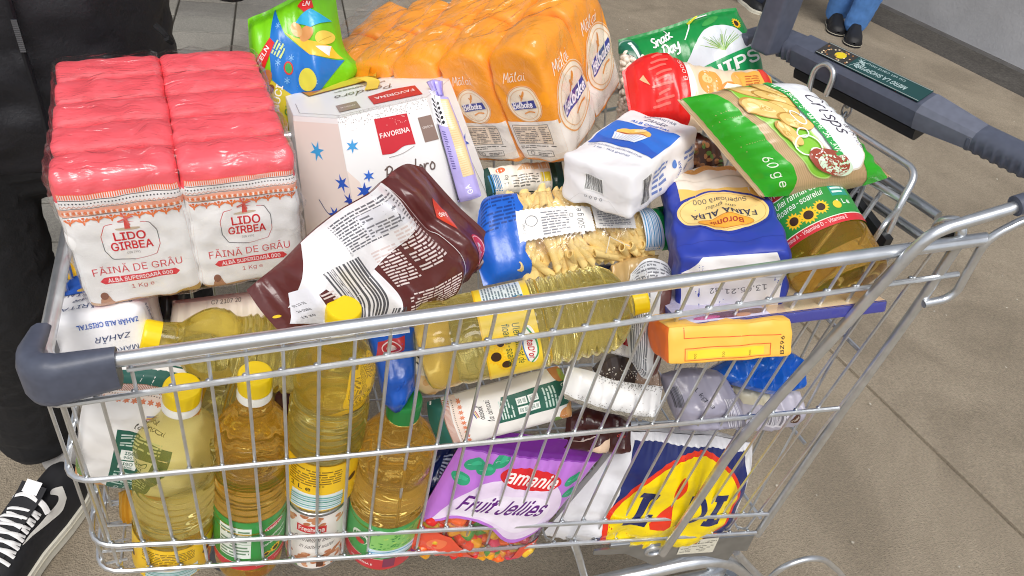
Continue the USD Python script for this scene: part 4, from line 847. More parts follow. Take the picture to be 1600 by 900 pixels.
# blue and white flour bag lying upside down
def boro(d):
    w, h, l = d * 1000; a = Art(w, l)
    a.rect(0, 0, w, l, '#2b3fa6'); a.pts([(w * .14, l * .45), (w * .94, l * .45), (w * .86, l), (w * .10, l)], '#efe6d8'); a.pts([(w * .12, l * .46), (w * .95, l * .40), (w * .9, l * .66), (w * .12, l * .70)], '#f2c86a')
    for i in range(4): a.ell(w * (.2 + .2 * i), l * .93, 16, 7, '#d79a4f', 20); 
    a.rect(w * .1, l * .80, w * .8, l * .1, '#eee3d4')
    cx, cy = w * .5, l * .42
    a.ell(cx, cy, w * .47, l * .225, '#26379a'); a.ell(cx, cy, w * .435, l * .203, '#f3d489'); a.ring(cx, cy, w * .41, l * .188, .5, '#c99b3c')
    a.text('Superioară 000', cx, cy + 23, 8, '#4a4a55', rot=180, fit=w * .52, bend=-3); a.text('din grâu', cx, cy + 10, 6.5, '#6a6358', rot=180, ital=.3, fit=w * .28); a.text('FĂINĂ ALBĂ', cx, cy - 2.5, 9.5, '#33364e', bold=True, rot=180, fit=w * .62)
    a.ell(cx, cy - 23, w * .26, 9, '#f0a83a'); a.ring(cx, cy - 23, w * .26, 9, .7, '#c8742a'); a.text('Boromir', cx, cy - 20, 7, '#a83a22', bold=True, rot=180, fit=w * .32)
    a.line([(0, l * .1), (w * .3, l * .13), (w * .6, l * .1), (w, l * .14)], .6, '#22328a')
    f = Art(w, h); f.rect(0, 0, w, h, '#2b3fa6'); f.pts([(w * .02, h * .10), (w * .93, h * .02), (w * .95, h * .72), (w * .88, h * .98), (w * .22, h * .98), (w * .10, h * .78), (w * .02, h * .74)], '#eceaea'); f.pts([(w * .02, h * .74), (w * .95, h * .60), (w * .95, h * .585), (w * .02, h * .725)], '#c9c6c6')
    f.text('13.05.21.B2', w * .55, h * .46, 7.2, '#55555c', rot=183, fit=w * .52)
    r = Art(l, h); r.rect(0, 0, l, h, '#26368f')
    return [('face_print', 'top', a), ('end_print', 'front', f), ('side_print', 'right', r), ('side_print', 'left', r)]
box = pnp([(0, 1, 1), (1, 1, 1), (0, 1, 0), (1, 1, 0), (0, 0, 1), (1, 0, 1)], [(1062, 402), (1234, 390), (1030, 268), (1185, 250), (1062, 490), (1224, 486)], (.11, .07, .17), scale=1.075)
paper_bag('flour_bag_blue', 'blue flour bag with a yellow oval, lying upside down against the rail', box, boro, M('blue_bag_paper', '#2b3fa6', .42, .4, 80, vary=.05, dist=.0015), amp=.002, scale=.04, bulge=.004, r=.007, crease=.003, seed=11)
# country flour bags with green panels
def gust(d, two=False):
    w, h = d[0] * 1000, d[1] * 1000; a = Art(w, h)
    a.rect(0, 0, w, h, '#efece8'); a.rect(0, h * .90, w, h * .10, '#1f5d52')
    for i in range(int(w / 1.6)): a.rect(i * 1.6, h * .855, .9, h * .05, '#b9785a')
    a.rect(0, h * .80, w, h * .045, '#f0dccf')
    for i in range(int(w / 2.6)): a.ell(1 + i * 2.6, h * .835, .6, .6, '#3f3a3a')
    for i in range(int(w / 7)):
        for rr in (0, 60, 120): a.ell(4 + i * 7.2, h * .79, .9, 3.2, '#dd8660', rr)
    a.line([(w * .55, h * .70), (w * .68, h * .715)], 1.2, '#3a4b9a'); a.line([(w * .55, h * .69), (w * .68, h * .705)], 1.0, '#d8b93c'); a.line([(w * .55, h * .68), (w * .68, h * .695)], 1.0, '#b93a35')
    script(a, 'Gustul', w * .62, h * .645, 4.2, .8, '#3f3a38', gap=.16); script(a, 'la tincai', w * .62, h * .585, 4.2, .8, '#3f3a38', gap=.16)
    x0, x1 = w * .33, w * .82
    a.pts([(x0, h * .02), (x1, h * .02), (x1, h * .50), (x0 + w * .1, h * .56), (x0, h * .56)], '#23604f')
    a.micro(x0 + 4, h * .44, x1 - x0 - 9, h * .10, 5, '#cfe0d8', 4)
    for i in range(2):
        for j in range(2):
            bx, by = x0 + 6 + i * (x1 - x0 - 10) * .5, h * (.25 + .085 * j); bw, bh = (x1 - x0 - 14) * .46, h * .075
            a.poly(sg.box(bx, by, bx + bw, by + bh), '#eef2ee'); a.text('ISO', bx + bw / 2, by + bh * .52, bh * .32, '#23604f', bold=True, fit=bw * .55); a.text(('14001', '9001', '22000', '45001')[i * 2 + j], bx + bw / 2, by + bh * .14, bh * .24, '#23604f', bold=True, fit=bw * .6)
    a.micro(x0 + 4, h * .10, x1 - x0 - 8, h * .12, 5, '#bcd3c9', 6)
    for i in range(3): a.ring(x0 + 10 + i * 9, h * .055, 2.4, 2.4, .7, '#e7efe9')
    a.ell(w * .1, h * .06, 13, 9, '#c98a54'); a.ell(w * .2, h * .02, 12, 7, '#d7a066'); a.ell(w * .03, h * .14, 8, 8, '#6d8a4a'); a.ell(w * .93, h * .05, 12, 8, '#c98a54'); a.ell(w * .85, h * .02, 9, 5, '#a8c056')
    return a
def pouch_thing(name, label, catg, b, base, prints=(), group=None, part='bag', mat=PRINT_FILM, smooth=34, loc=None):
    c = b.faces['front'].reshape(-1, 3); lo = np.array([c[:, 0].mean(), c[:, 1].mean(), c[:, 2].min()]) if loc is None else loc
    th = thing(name, label, catg, lo, group=group); put(part, b.mesh(), base, th, smooth=smooth)
    for nm, face, a, *kw in prints: print_on(nm, b, face, a, th, mat, **(kw[0] if kw else {}))
    return th
g1 = pouch([(186, 572), (245, 566), (318, 580)], [(118, 742), (190, 752), (262, 768)], [(118, 742), (128, 640), (150, 600), (186, 572)], [(262, 768), (305, 690), (318, 580)], .815, (-.21, -.97, .04), .055, seal=(0, .02), amp=.002, seed=21, power=.32, sides=(0, 0), pleat=.0006)
pouch_thing('country_flour_bag', 'white flour bag with a slanting green panel, standing behind the leftmost bottle', 'flour bag', g1, paper('#efece8'), [('front_print', 'front', gust((.10, .155)))], mat=PRINT_PAPER, group='country flour bags')
g2b = pouch([(690, 702), (672, 660), (667, 628)], [(893, 650), (886, 600), (872, 572)], [(893, 650), (800, 672), (690, 702)], [(872, 572), (760, 604), (667, 628)], .905, (-.2, -.8, .55), .06, seal=(0, .02), amp=.002, seed=22, power=.32, sides=(0, 0), pleat=.0006)
pouch_thing('country_flour_bag', 'white flour bag with embroidery print lying below the big bottle', 'flour bag', g2b, paper('#efece8'), [('front_print', 'front', gust((.075, .17)))], mat=PRINT_PAPER, group='country flour bags')
# plain cream bag under the pink ten-pack
g3 = pouch([(270, 470), (400, 455), (425, 462)], [(262, 530), (360, 540), (440, 530)], [(262, 530), (270, 470)], [(440, 530), (425, 462)], .86, (-.2, -.75, .6), .05, seal=(0, 0), amp=.003, seed=23, power=.3)
a = Art(120, 60); a.text('C7 2107 20', 66, 50, 4.5, '#4c443e', fit=34)
pouch_thing('plain_flour_bag', 'cream paper bag wedged beneath the pink ten-pack', 'flour bag', g3, paper('#e2d8cb'), [('code_print', 'front', a)], mat=PRINT_PAPER)
# yellow pasta box with orange ends
box = pnp([(0, 1, 1), (1, 1, 1), (0, 0, 1), (1, 0, 1), (0, 1, 0), (0, 0, 0)], [(1050, 506), (1240, 500), (1035, 576), (1236, 550), (1022, 496), (1008, 545)], (.17, .055, .09), scale=.735)
def yel(d):
    w, h, l = d * 1000; f = Art(w, h); f.rect(0, 0, w, h, '#f4bd4c'); f.line([(w * .12, h * .95), (w * .12, h * .68), (w * .9, h * .62)], 1.0, '#e2622a', sm=False)
    f.rect(w * .15, h * .12, w * .62, h * .22, '#f3d02c'); f.poly(sg.box(w * .13, h * .08, w * .82, h * .40).boundary.buffer(.5), '#dd6b2a')
    for x in (.22, .45, .66): f.text('700', w * x, h * .18, 2.4, '#6a4a1e', rot=90)
    f.text('BZ96', w * .93, h * .33, 4.0, '#4a3a22', rot=90, bold=True, fit=h * .5)
    lft = Art(l, h); lft.rect(0, 0, l, h, '#e8702c'); t_ = Art(w, l); t_.rect(0, 0, w, l, '#f4c152')
    return [('face_print', 'front', f), ('end_print', 'left', lft), ('top_print', 'top', t_)]
paper_bag('yellow_packet', 'yellow paper packet with an orange end, under the flat blue box', box, yel, M('yellow_paper', '#f4bd4c', .33, .9, 110, vary=.06, dist=.003), amp=.002, scale=.03, bulge=.001, r=.004, crease=.0018, catg='packet', seed=14)
# flat blue chocolate box
box = pnp([(0, 1, 1), (1, 1, 1), (0, 0, 1), (1, 0, 1), (1, 1, 0)], [(1062, 511), (1382, 471), (1072, 524), (1388, 488), (1290, 410)], (.24, .013, .11))
def choc(d):
    w, h, l = d * 1000; t_ = Art(w, l); t_.rect(0, 0, w, l, '#e3c39a'); t_.rect(0, 0, w * .42, l, '#d8d2ea'); t_.rect(0, l * .0, w, 2, '#3f3f86'); t_.pts([(w * .5, 3), (w * .62, l), (w * .8, l), (w * .9, 3)], '#e8d3ae')
    t_.ell(w * .24, 12, 26, 7, '#6c2c52'); t_.ell(w * .13, 10, 15, 4, '#d8509a'); t_.ell(w * .36, 13, 15, 6, '#7a4a36'); t_.ell(w * .30, 8, 9, 4, '#c98a64')
    f = Art(w, h); f.rect(0, 0, w, h, '#3c3f92')
    r = Art(l, h); r.rect(0, 0, l, h, '#4a4b9a')
    return [('lid_print', 'top', t_), ('edge_print', 'front', f), ('edge_print', 'right', r)]
th_, b_ = paper_bag('chocolate_box', 'flat dark blue box with a tan lid, under the blue flour bag', box, choc, M('blue_card', '#3c3f92', .35, .1, 60, vary=.05), amp=.0003, crease=0, bulge=0, r=.0015, catg='box', seed=15)
fb_ = brick(box[0] + .0022, box[1], box[2] - box[1] @ np.full(3, .0011), r=.0028, step=.004, amp=.0011, scale=.02, seed=16)
put('clear_wrap', fb_.mesh(), CLEAR, th_, smooth=60)

# ---------------------------------------------------------------- bottles
def bottle_prof(ribs=True, n=90, capfrac=.13):
    top = 1 - capfrac; pts = [(0, 0), (0, .55), (.004, .80), (.018, .95), (.05, 1.0), (.30, 1.0), (.315, 1.02), (.33, 1.0)]
    for h in np.linspace(.34, .56, 66): pts.append((h, 1.0 + (.042 * math.sin((h - .34) / .22 * 2 * math.pi * 6) if ribs else 0) - .03 * (h - .34) / .22))
    for h, r in ((.575, .90), (.60, .86), (.625, .87), (.64, .92), (.66, .985), (.67, .97), (.685, 1.0), (.70, .98), (.715, .995), (.74, .955), (.77, .87), (.80, .74), (.83, .58), (.85, .47)):
        if h < top + .0: pts.append((h, r))
    pts += [(top - .004, .40), (top + .05, .36), (top + .05, 0)]
    return pts
CAPY = M('yellow_cap', '#f6d314', .38, .05, 200, vary=.02); CAPW = M('white_collar', '#f0efe6', .4, .05, 200, vary=.02); CAPG = M('green_cap', '#1d7a3a', .38, .05, 200, vary=.03)
def cap(b, th, top, mat, collar=True, r=.41):
    base, ax, f, side, L, R_ = b.axis
    tw = lambda h, t: np.where((h > .06) & (h < .80), 1 + .012 * np.sign(np.sin(t * 45)), 1.0)
    pr = [(0, r * .93), (.02, r * .98), (.75, r), (.9, r * .985), (.97, r * .93), (1.0, r * .80), (1.0, 0)]
    z0 = top + (.030 if collar else .0); c = lathe(base + ax * L * z0, base + ax * L, pr, R_, 60, twist=tw); put('cap', c.mesh(), mat, th, smooth=35)
    z1 = top - .004
    if collar: put('cap_collar', lathe(base + ax * L * z1, base + ax * L * (z0 - .002), [(0, 0), (0, r * .96), (.1, r * 1.03), (.6, r * 1.03), (1, r * .97), (1, 0)], R_, 48).mesh(), CAPW, th, smooth=35)
def bottle(label, top_px, base_px, dt, db, wpx, mat, capm, lab, group, collar=True, h0=.05, h1=.30, capfrac=.092, name='oil_bottle', lw=None, ribs=True, ang=(-180, 180)):
    tip, base = at(*top_px, d=dt), at(*base_px, d=db); R_ = wpx / 2 * (dt + db) / 2 / FOCAL
    pr = bottle_prof(ribs, capfrac=capfrac); top = 1 - capfrac
    th = thing(name, label, 'oil bottle', base, group=group)
    # the oil fills the bottle; its round section is slightly fluted at the shoulder
    tw = lambda h, t: 1 + np.where((h > .70) & (h < .86), .012 * np.sin(t * 12), 0) + np.where((h > .33) & (h < .57), .006 * np.sin(t * 3 + h * 60), 0)
    b = lathe(base, tip, pr, R_, 64, twist=tw); put('bottle', b.mesh(), mat, th, smooth=60)
    cap(b, th, top, capm, collar)
    lb = band(b, h0, h1, ang[0], ang[1], 1.006, .0007); w, h = lb.size['side'][0] * 1000, lb.size['side'][1] * 1000
    lg = put('label', lb.mesh(), M('label_film_' + lab.__name__, {'yellow_label': '#f5c81e', 'vita_label': '#2f8f3c', 'vita_label2': '#2f8f3c', 'garden_label': '#4fae58', 'big_label': '#f4c926'}[lab.__name__], .3, .1, 80, vary=.03), th, smooth=60)
    print_on('label_print', lb, 'side', lab(w, h), lg, PRINT_CARD, off=.0003)
    return b, th
def yellow_label(w, h):
    a = Art(w, h); a.rect(0, 0, w, h, '#f5c81e'); c = w * .5
    a.micro(c - 36, h * .56, 62, h * .36, 7, '#8a6a16', 3); a.rect(c - 30, h * .02, 62, h * .36, '#e6f0ee')
    for i, (y, k) in enumerate(((.05, '#9ac7d6'), (.10, '#5aa7a0'), (.15, '#b9d8dc'), (.20, '#4f9a8c'), (.25, '#8fc0c9'), (.30, '#5fa79d'))): a.line([(c - 30, h * y), (c, h * (y + .02)), (c + 32, h * (y - .01))], h * .022, k)
    a.text('1 L e', c - 20, h * .44, h * .09, '#4a3a10', bold=True); sunflower(a, c + 44, h * .55, 13); sunflower(a, c - 58, h * .4, 15); a.text('Ulei', c + 62, h * .6, 7, '#2f5a34', ital=.2); a.text('rafinat de', c + 66, h * .48, 4.5, '#3a3a2a', ital=.2); return a
def vita_label(w, h):
    a = Art(w, h); a.rect(0, 0, w, h, '#2f8f3c'); c = w * .5; a.rect(0, 0, w, h * .16, '#cf2f36'); a.rect(0, h * .155, w, 1.0, '#f3eedc')
    a.rect(c - 38, h * .26, 40, h * .62, '#e9f0e6'); a.micro(c - 36, h * .28, 36, h * .58, 9, '#6a8a6a', 5, dens=.7); a.rect(c - 38, h * .56, 40, .7, '#2f8f3c')
    x = c + 30; a.ell(x, h * .80, 13, 5.5, '#f4f0ea', 12); a.ell(x, h * .80, 12.2, 4.8, '#c7222e', 12); a.text("VitaD'or", x, h * .765, 5.0, '#fbf3ee', bold=True, ital=.2, rot=12, fit=21)
    a.text('Ulei rafinat de', x + 2, h * .58, 5.2, '#f2f6ee', bold=True, ital=.15, fit=34, rot=8); a.text('floarea-soarelui', x + 2, h * .46, 5.2, '#f2f6ee', bold=True, ital=.15, fit=36, rot=8)
    sunflower(a, x + 4, h * .28, 9); sunflower(a, x - 9, h * .26, 6.5); a.text('Vitamina A - Vitamina D', x, h * .055, 4, '#f9e8e4', fit=44); return a
def vita_label2(w, h):
    a = Art(w, h); a.rect(0, 0, w, h, '#2f8f3c'); c = w * .5; a.rect(0, 0, w, h * .13, '#cf2f36'); a.rect(0, h * .125, w, 1.0, '#f3eedc'); a.text('Vitamina A - Vitamina D - Vitamina E', c, h * .045, 4.6, '#f9e8e4', fit=78)
    a.ell(c - 10, h * .86, 21, 9, '#f4f0ea', 10); a.ell(c - 10, h * .86, 19.6, 7.8, '#c7222e', 10); a.text("VitaD'or", c - 10, h * .82, 8, '#fbf3ee', bold=True, ital=.15, rot=10, fit=31)
    a.text('Ulei rafinat de', c, h * .62, 7, '#f2f6ee', ital=.15, fit=48, rot=4); a.text('floarea-soarelui', c, h * .49, 7, '#f2f6ee', ital=.15, fit=54, rot=4)
    for dx, dy, r in ((-13, .31, 10), (3, .29, 10.5), (18, .33, 9)): sunflower(a, c + dx, h * dy, r)
    a.rect(c + 36, h * .45, 26, h * .5, '#2a9a86'); a.micro(c + 38, h * .5, 22, h * .4, 6, '#d8ece4', 4); a.text('1 L e', c + 46, h * .30, 6, '#eef6ea', bold=True); a.ell(c + 36, h * .30, 5, 5, '#e8c83a'); a.rect(c - 70, h * .2, 34, h * .7, '#e9f0e6'); a.micro(c - 68, h * .23, 30, h * .64, 9, '#6a8a6a', 5); return a
def garden_label(w, h):
    a = Art(w, h); a.rect(0, 0, w, h, '#3f9a4a'); c = w * .5; a.rect(c - 12, h * .30, 74, h * .62, '#8cc86a')
    rr = np.random.default_rng(8)
    a.g = 'leaves'
    for i in range(60): a.ell(c - 10 + rr.uniform(0, 66), h * rr.uniform(.5, .9), 2.2, 1.4, ['#4f9a3c', '#3a8a48', '#b9d86a', '#6cb654'][i % 4], rr.uniform(0, 90))
    a.g = None; a.rect(c - 12, h * .30, 74, h * .18, '#cfe3ee'); a.line([(c - 12, h * .40), (c + 20, h * .44), (c + 62, h * .38)], 2.5, '#6aa6c8')
    a.ell(c - 28, h * .62, 13, 15, '#e8f0df'); a.ell(c - 28, h * .60, 11, 12.5, '#2f7a3a'); a.ell(c - 27, h * .55, 7, 6, '#c23a30'); a.text('Ulei', c - 28, h * .66, 6, '#f1f5e8', bold=True, ital=.2, fit=14)
    a.rect(0, 0, w, h * .26, '#c7303a'); a.rect(0, h * .25, w, .9, '#f2ece0'); a.rect(c + 8, h * .06, 16, h * .22, '#7e3050'); a.text('VITAMINA E', c - 22, h * .08, 4.4, '#f6e6e0', bold=True, fit=34); a.text('1 L', c + 46, h * .1, 5, '#f6e6e0', bold=True); return a
OG = 'one-litre oil bottles standing along the near side'
bottle('pale oil bottle with a yellow label and yellow cap, leftmost of the standing row', (285, 602), (269, 866), wd(285, 592) + .078, wd(268, 887) + .075, 122, OIL_PALE, CAPY, yellow_label, OG, h0=.05, h1=.27)
bottle('amber oil bottle with a green label and a yellow cap, beside the leftmost bottle', (399, 582), (389, 868), wd(399, 571) + .078, wd(388, 888) + .075, 112, OIL_AMBER, CAPY, vita_label, OG, h0=.12, h1=.42)
bottle('pale oil bottle with a yellow cap rising above the rail, standing on a can', (538, 479), (496, 760), wd(538, 468) + .078, wd(493, 788) + .070, 120, OIL_PALE, CAPY, yellow_label, OG, h0=.05, h1=.34)
bottle('amber oil bottle with a dark green cap, beside the can', (634, 620), (594, 846), wd(634, 611) + .078, wd(590, 868) + .075, 118, OIL_AMBER, CAPG, garden_label, OG, h0=.05, h1=.38, collar=False, ang=(-150, 150))
# lying bottles
bottle('pale oil bottle lying with its yellow cap beside the white sugar bag', (222, 523), (560, 572), .765, .87, 116, OIL_PALE, CAPY, yellow_label, None, collar=False, h0=.02, h1=.12, capfrac=.075, name='lying_oil_bottle')
bottle('pale oil bottle lying low behind the first two standing bottles', (470, 640), (300, 600), .93, .90, 110, OIL_PALE, CAPY, yellow_label, None, collar=False, h0=.02, h1=.12, capfrac=.075, name='lying_oil_bottle')
bottle('oil bottle with a green label, propped at the handle end under the crisps', (1196, 228), (1322, 448), .90, .815, 134, OIL_AMBER, CAPY, vita_label2, None, collar=True, h0=.27, h1=.64, name='propped_oil_bottle', ribs=False)
def big_label(w, h):
    a = Art(w, h); a.rect(0, 0, w, h, '#f6d23a'); c = w * .5; a.rect(0, 0, w, h * .03, '#e8b81a')
    for dx, dy, r in ((18, .18, 11), (4, .30, 8), (30, .34, 10)): sunflower(a, c + dx + 8, h * dy, r)
    a.text('Ulei rafinat de', c + 18, h * .56, h * .13, '#3a5a2a', fit=46, ital=.1); a.text('floarea-soarelui', c + 18, h * .38, h * .13, '#3a5a2a', fit=48, ital=.1)
    x = c + 22; a.ell(x, h * .82, 22, h * .13, '#f6f4ea'); a.line([(x - 20, h * .80), (x - 6, h * .92), (x + 10, h * .92), (x + 21, h * .80)], 1.8, '#3f9a58'); a.text("VitaD'or", x, h * .76, h * .11, '#c7222e', bold=True, ital=.2, fit=30); a.line([(x - 16, h * .72), (x, h * .68), (x + 18, h * .74)], 1.3, '#4a78b8')
    a.rect(c - 66, h * .14, 46, h * .74, '#dfe9e8'); a.micro(c - 64, h * .17, 42, h * .68, 12, '#6d8088', 5); a.ell(c - 30, h * .78, 4, 4, '#f2d024'); a.rect(c - 35, h * .70, 10, h * .17, '#3a7a9a'); a.ell(c - 30, h * .785, 3.6, 3.6, '#f2d024')
    return a
tip, base = at(1010, 467, d=wd(1010, 467) + .082), at(655, 545, d=wd(655, 545) + .079)
BIGAX = None
th = thing('large_oil_bottle', 'large pale oil bottle with a yellow label, lying along the near rail', 'oil bottle', base)
pr = [(0, 0), (0, .5), (.006, .78), (.025, .93), (.06, 1.0)] + [(h, 1.0 - .05 * math.exp(-((h - .15) / .02) ** 2)) for h in np.linspace(.08, .26, 14)] + [(.27, .985), (.50, .985), (.505, 1.0)] + [(h, 1.0 + .028 * math.sin((h - .51) / .30 * 2 * math.pi * 7)) for h in np.linspace(.51, .81, 64)] + [(.83, .95), (.86, .85), (.89, .66), (.91, .45), (.93, .3), (.97, .3), (.97, 0)]
b = lathe(base, tip, pr, .048, 72, twist=lambda h, t: 1 + np.where(h < .25, .012 * np.sin(t * 5 + h * 40), 0)); put('bottle', b.mesh(), OIL_PALE, th, smooth=60)
cap(b, th, .93, CAPY, False, .33)
lb = band(b, .265, .495, -180, 180, .992, .0008); w, h = lb.size['side'][0] * 1000, lb.size['side'][1] * 1000
lg = put('label', lb.mesh(), M('label_film_big_label', '#f4c926', .3, .1, 80, vary=.03), th, smooth=60)
print_on('label_print', lb, 'side', big_label(w, h), lg, PRINT_CARD, off=.0003)

# ---------------------------------------------------------------- can of beans under the third bottle
base, tip = at(491, 852, d=wd(490, 874) + .062), at(497, 763, d=wd(493, 788) + .072)
th = thing('bean_can', 'can of cannellini beans with a white and brown label, standing under a bottle', 'can', base)
STEEL = M('can_steel', '#b9bcc0', .3, .05, 200, metal=1.0)
Rr = .0385
c = lathe(base, tip, [(0, 0), (0, .93), (.01, 1.0), (.035, 1.0), (.045, .975), (.955, .975), (.965, 1.0), (.99, 1.0), (1, .96), (1, .90), (.965, .88), (.965, 0)], Rr, 48); put('can', c.mesh(), STEEL, th, smooth=40)
lb = band(c, .05, .95, -180, 180, .98, .0003); w, h = lb.size['side'][0] * 1000, lb.size['side'][1] * 1000
a = Art(w, h); a.rect(0, 0, w, h, '#ece6df'); cx = w * .5; rr = np.random.default_rng(4)
a.g = 'beans'
for z in (range(70)): x, y = rr.uniform(cx - 52, cx + 52), (h * rr.uniform(.80, .98) if z < 26 else h * rr.uniform(.02, .30)); a.ell(x, y, 5, 3.2, ['#c98b62', '#b8744c', '#d9a27c', '#c07e58'][z % 4], rr.uniform(-40, 40))
a.g = None; a.pts([(cx - 60, h * .04), (cx - 30, h * .12), (cx - 20, 0), (cx - 60, 0)], '#6f9a5a'); a.rect(cx + 4, h * .03, 9, h * .22, '#5a3626')
a.rect(cx - 24, h * .70, 38, h * .13, '#cf3034'); a.text('Freshona', cx - 5, h * .73, h * .075, '#f8eeea', bold=True, fit=33); a.text('Cannellini Beans', cx + 1, h * .53, h * .085, '#4a433f', ital=.3, fit=60); a.text('in salted water', cx + 3, h * .40, h * .07, '#4a433f', ital=.3, fit=46)
lg = put('label', lb.mesh(), M('can_label', '#ece6df', .35, .05, 80, vary=.02), th, smooth=60); print_on('label_print', lb, 'side', a, lg, PRINT_CARD, off=.0003)

# ---------------------------------------------------------------- soft film bags
# brown bag with the white information panel, lying on top in the middle
BROWN = film('#5a2a28')
b = pouch([(385, 453), (440, 408), (500, 350), (575, 298), (634, 256), (668, 258)], [(434, 516), (500, 508), (570, 502), (640, 496), (700, 462), (760, 420)], [(434, 516), (408, 486), (385, 453)], [(760, 420), (778, 376), (722, 318), (668, 258)], .775, (.0, -.88, .62), .058, seal=(0, 0), sides=(.05, .03), amp=.003, scale=.05, seed=31, power=.6, crease=.0085, lam=.06, step=.003, gate=.25, folds=3, bend=lambda u, v: .026 * np.clip(1 - np.abs(u - (.64 + .14 * (1 - v))) / .10, 0, 1) - .018 * np.clip((u - .74) / .2, 0, 1) + .012 * np.clip(1 - np.abs(u - .90 + .12 * v) / .05, 0, 1), pleat=.001, back=.55)
w, h = b.size['front'][0] * 1000, b.size['front'][1] * 1000
a = Art(w, h)
a.pts([(w * .09, h * .40), (w * .30, h * .99), (w * .74, h * .99), (w * .72, h * .66), (w * .47, h * .50), (w * .50, h * .01), (w * .30, h * .01), (w * .25, h * .50)], '#e9e7e8')
a.bars(w * .28, h * .05, w * .17, h * .60, 13, '#56565a', 5); a.bars(w * .46, h * .02, w * .05, h * .12, 5, '#56565a', 6)
a.micro(w * .42, h * .70, w * .30, h * .26, 12, '#6b6a70', 7); a.rect(w * .54, h * .72, w * .15, h * .18, '#dcdbe0'); a.micro(w * .55, h * .73, w * .13, h * .16, 7, '#77767c', 9, dens=.6)
a.micro(w * .50, h * .30, w * .11, h * .34, 13, '#d9c9c6', 10); a.micro(w * .625, h * .36, w * .11, h * .36, 13, '#d9c9c6', 11); a.micro(w * .53, h * .03, w * .22, h * .20, 9, '#d9c9c6', 12)
a.line([(w * .735, h * .99), (w * .755, h * .6), (w * .79, h * .45), (w * .76, h * .02)], .8, '#e9e1df')
a.pts([(w * .06, h * .12), (w * .13, h * .62), (w * .215, h * .60), (w * .20, h * .05), (w * .12, h * .08)], '#e8e8ee')
for i, t_ in enumerate(('01 12 21', '24 G2R4', '13 30')): a.text(t_, w * (.135 + .0), h * (.40 - .10 * i), 4.2, '#2a2a30', bold=True, rot=14, fit=w * .05)
a.ell(w * .035, h * .30, 4, 4, '#e7c42a'); a.micro(w * .215, h * .14, w * .055, h * .34, 8, '#d9c9c6', 13)
a.pts([(w * .835, h * .60), (w * .885, h * .72), (w * .905, h * .58), (w * .86, h * .46)], '#d8412e'); a.text('dey', w * .872, h * .57, 5, '#f6e4dc', bold=True, rot=-20, fit=w * .045)
a.ell(w * .915, h * .22, w * .042, h * .13, '#d5323a'); a.ring(w * .915, h * .22, w * .038, h * .118, .8, '#f2dcd8'); a.ell(w * .915, h * .22, w * .015, h * .06, '#f2dcd8'); a.ell(w * .92, h * .20, w * .010, h * .05, '#d5323a')
pouch_thing('brown_bag', 'crumpled dark brown bag with a white text panel and barcode stripes', 'bag', b, BROWN, [('back_print', 'front', a)])

# penne bag
b = pouch([(748, 330), (762, 308), (820, 302), (880, 300), (1000, 326), (1036, 322)], [(755, 447), (860, 424), (960, 402), (1058, 388)], [(755, 447), (742, 390), (748, 330)], [(1058, 388), (1050, 350), (1036, 322)], .885, (-.15, -.6, .78), .055, seal=(0, 0), sides=(.03, .03), crease=.002, amp=.0016, scale=.03, seed=32, power=.42, pleat=.001, back=.5)
c = b.faces['front'].reshape(-1, 3).mean(0); th = thing('penne_bag', 'clear bag of penne pasta with a blue end and a green end', 'pasta bag', c)
w, h = b.size['front'][0] * 1000, b.size['front'][1] * 1000
put('bag', b.mesh(), clear('pasta_film', .10, (.98, .97, .95), .8, 60, .09), th, smooth=60)
rr = np.random.default_rng(5); ms = []
fg, bg = b.faces['front'], b.faces['back'][:, ::-1]; nv, nu = fg.shape[:2]
PEN = M('penne', '#f8dc94', .4, .1, 300, vary=.03)
for k in range(230):
    u, v = rr.uniform(.22, .86), rr.uniform(.07, .93); dpt = .30 + .17 * (k % 3)
    i, j = int(v * (nv - 1)), int(u * (nu - 1)); p = fg[i, j] * (1 - dpt) + bg[i, j] * dpt
    if np.linalg.norm(fg[i, j] - bg[i, j]) < .012: continue
    du, dv = unit(fg[i, min(j + 1, nu - 1)] - fg[i, max(j - 1, 0)]), unit(fg[min(i + 1, nv - 1), j] - fg[max(i - 1, 0), j]); n_ = unit(np.cross(du, dv))
    an = rr.normal(1.85, .28) if u < .5 else rr.normal(-.55, .28); d_ = unit(du * math.cos(an) + dv * math.sin(an) + n_ * rr.normal(0, .08)); s_ = unit(np.cross(d_, n_)); L_, r_ = .020, .0050
    ang = np.linspace(0, 2 * np.pi, 10, endpoint=False); ring = lambda cc, sh, r: cc + np.cos(ang)[:, None] * s_ * r + np.sin(ang)[:, None] * np.cross(d_, s_) * r + d_ * (np.cos(ang) * sh)[:, None]
    v_ = np.vstack([ring(p - d_ * L_, .003, r_), ring(p + d_ * L_, .003, r_), ring(p + d_ * L_, .003, r_ * .68), ring(p - d_ * L_, .003, r_ * .68)]); f_ = []
    for a0, a1 in ((0, 10), (10, 20), (20, 30), (30, 0)):
        for q in range(10): q2 = (q + 1) % 10; f_ += [[a0 + q, a0 + q2, a1 + q2], [a0 + q, a1 + q2, a1 + q]]
    ms.append(trimesh.Trimesh(v_, f_, process=False))
put('penne', cat(ms), PEN, th, smooth=50, kind='stuff')
a = Art(w, h); yy = [0, .12, .25, .37, .5, .62, .75, .87, 1]
bl = [(0, 0)] + [(w * (.225 + .012 * math.sin(i * 2.3)), h * y) for i, y in enumerate(yy)] + [(0, h)]; a.pts(bl, '#1f62c8'); a.micro(w * .04, h * .55, w * .16, h * .42, 9, '#143f8c', 4, rot=0)
gr = [(w, 0)] + [(w * .915, 0), (w * .905, h)] + [(w, h)]; a.pts(gr, '#1f9a4a')
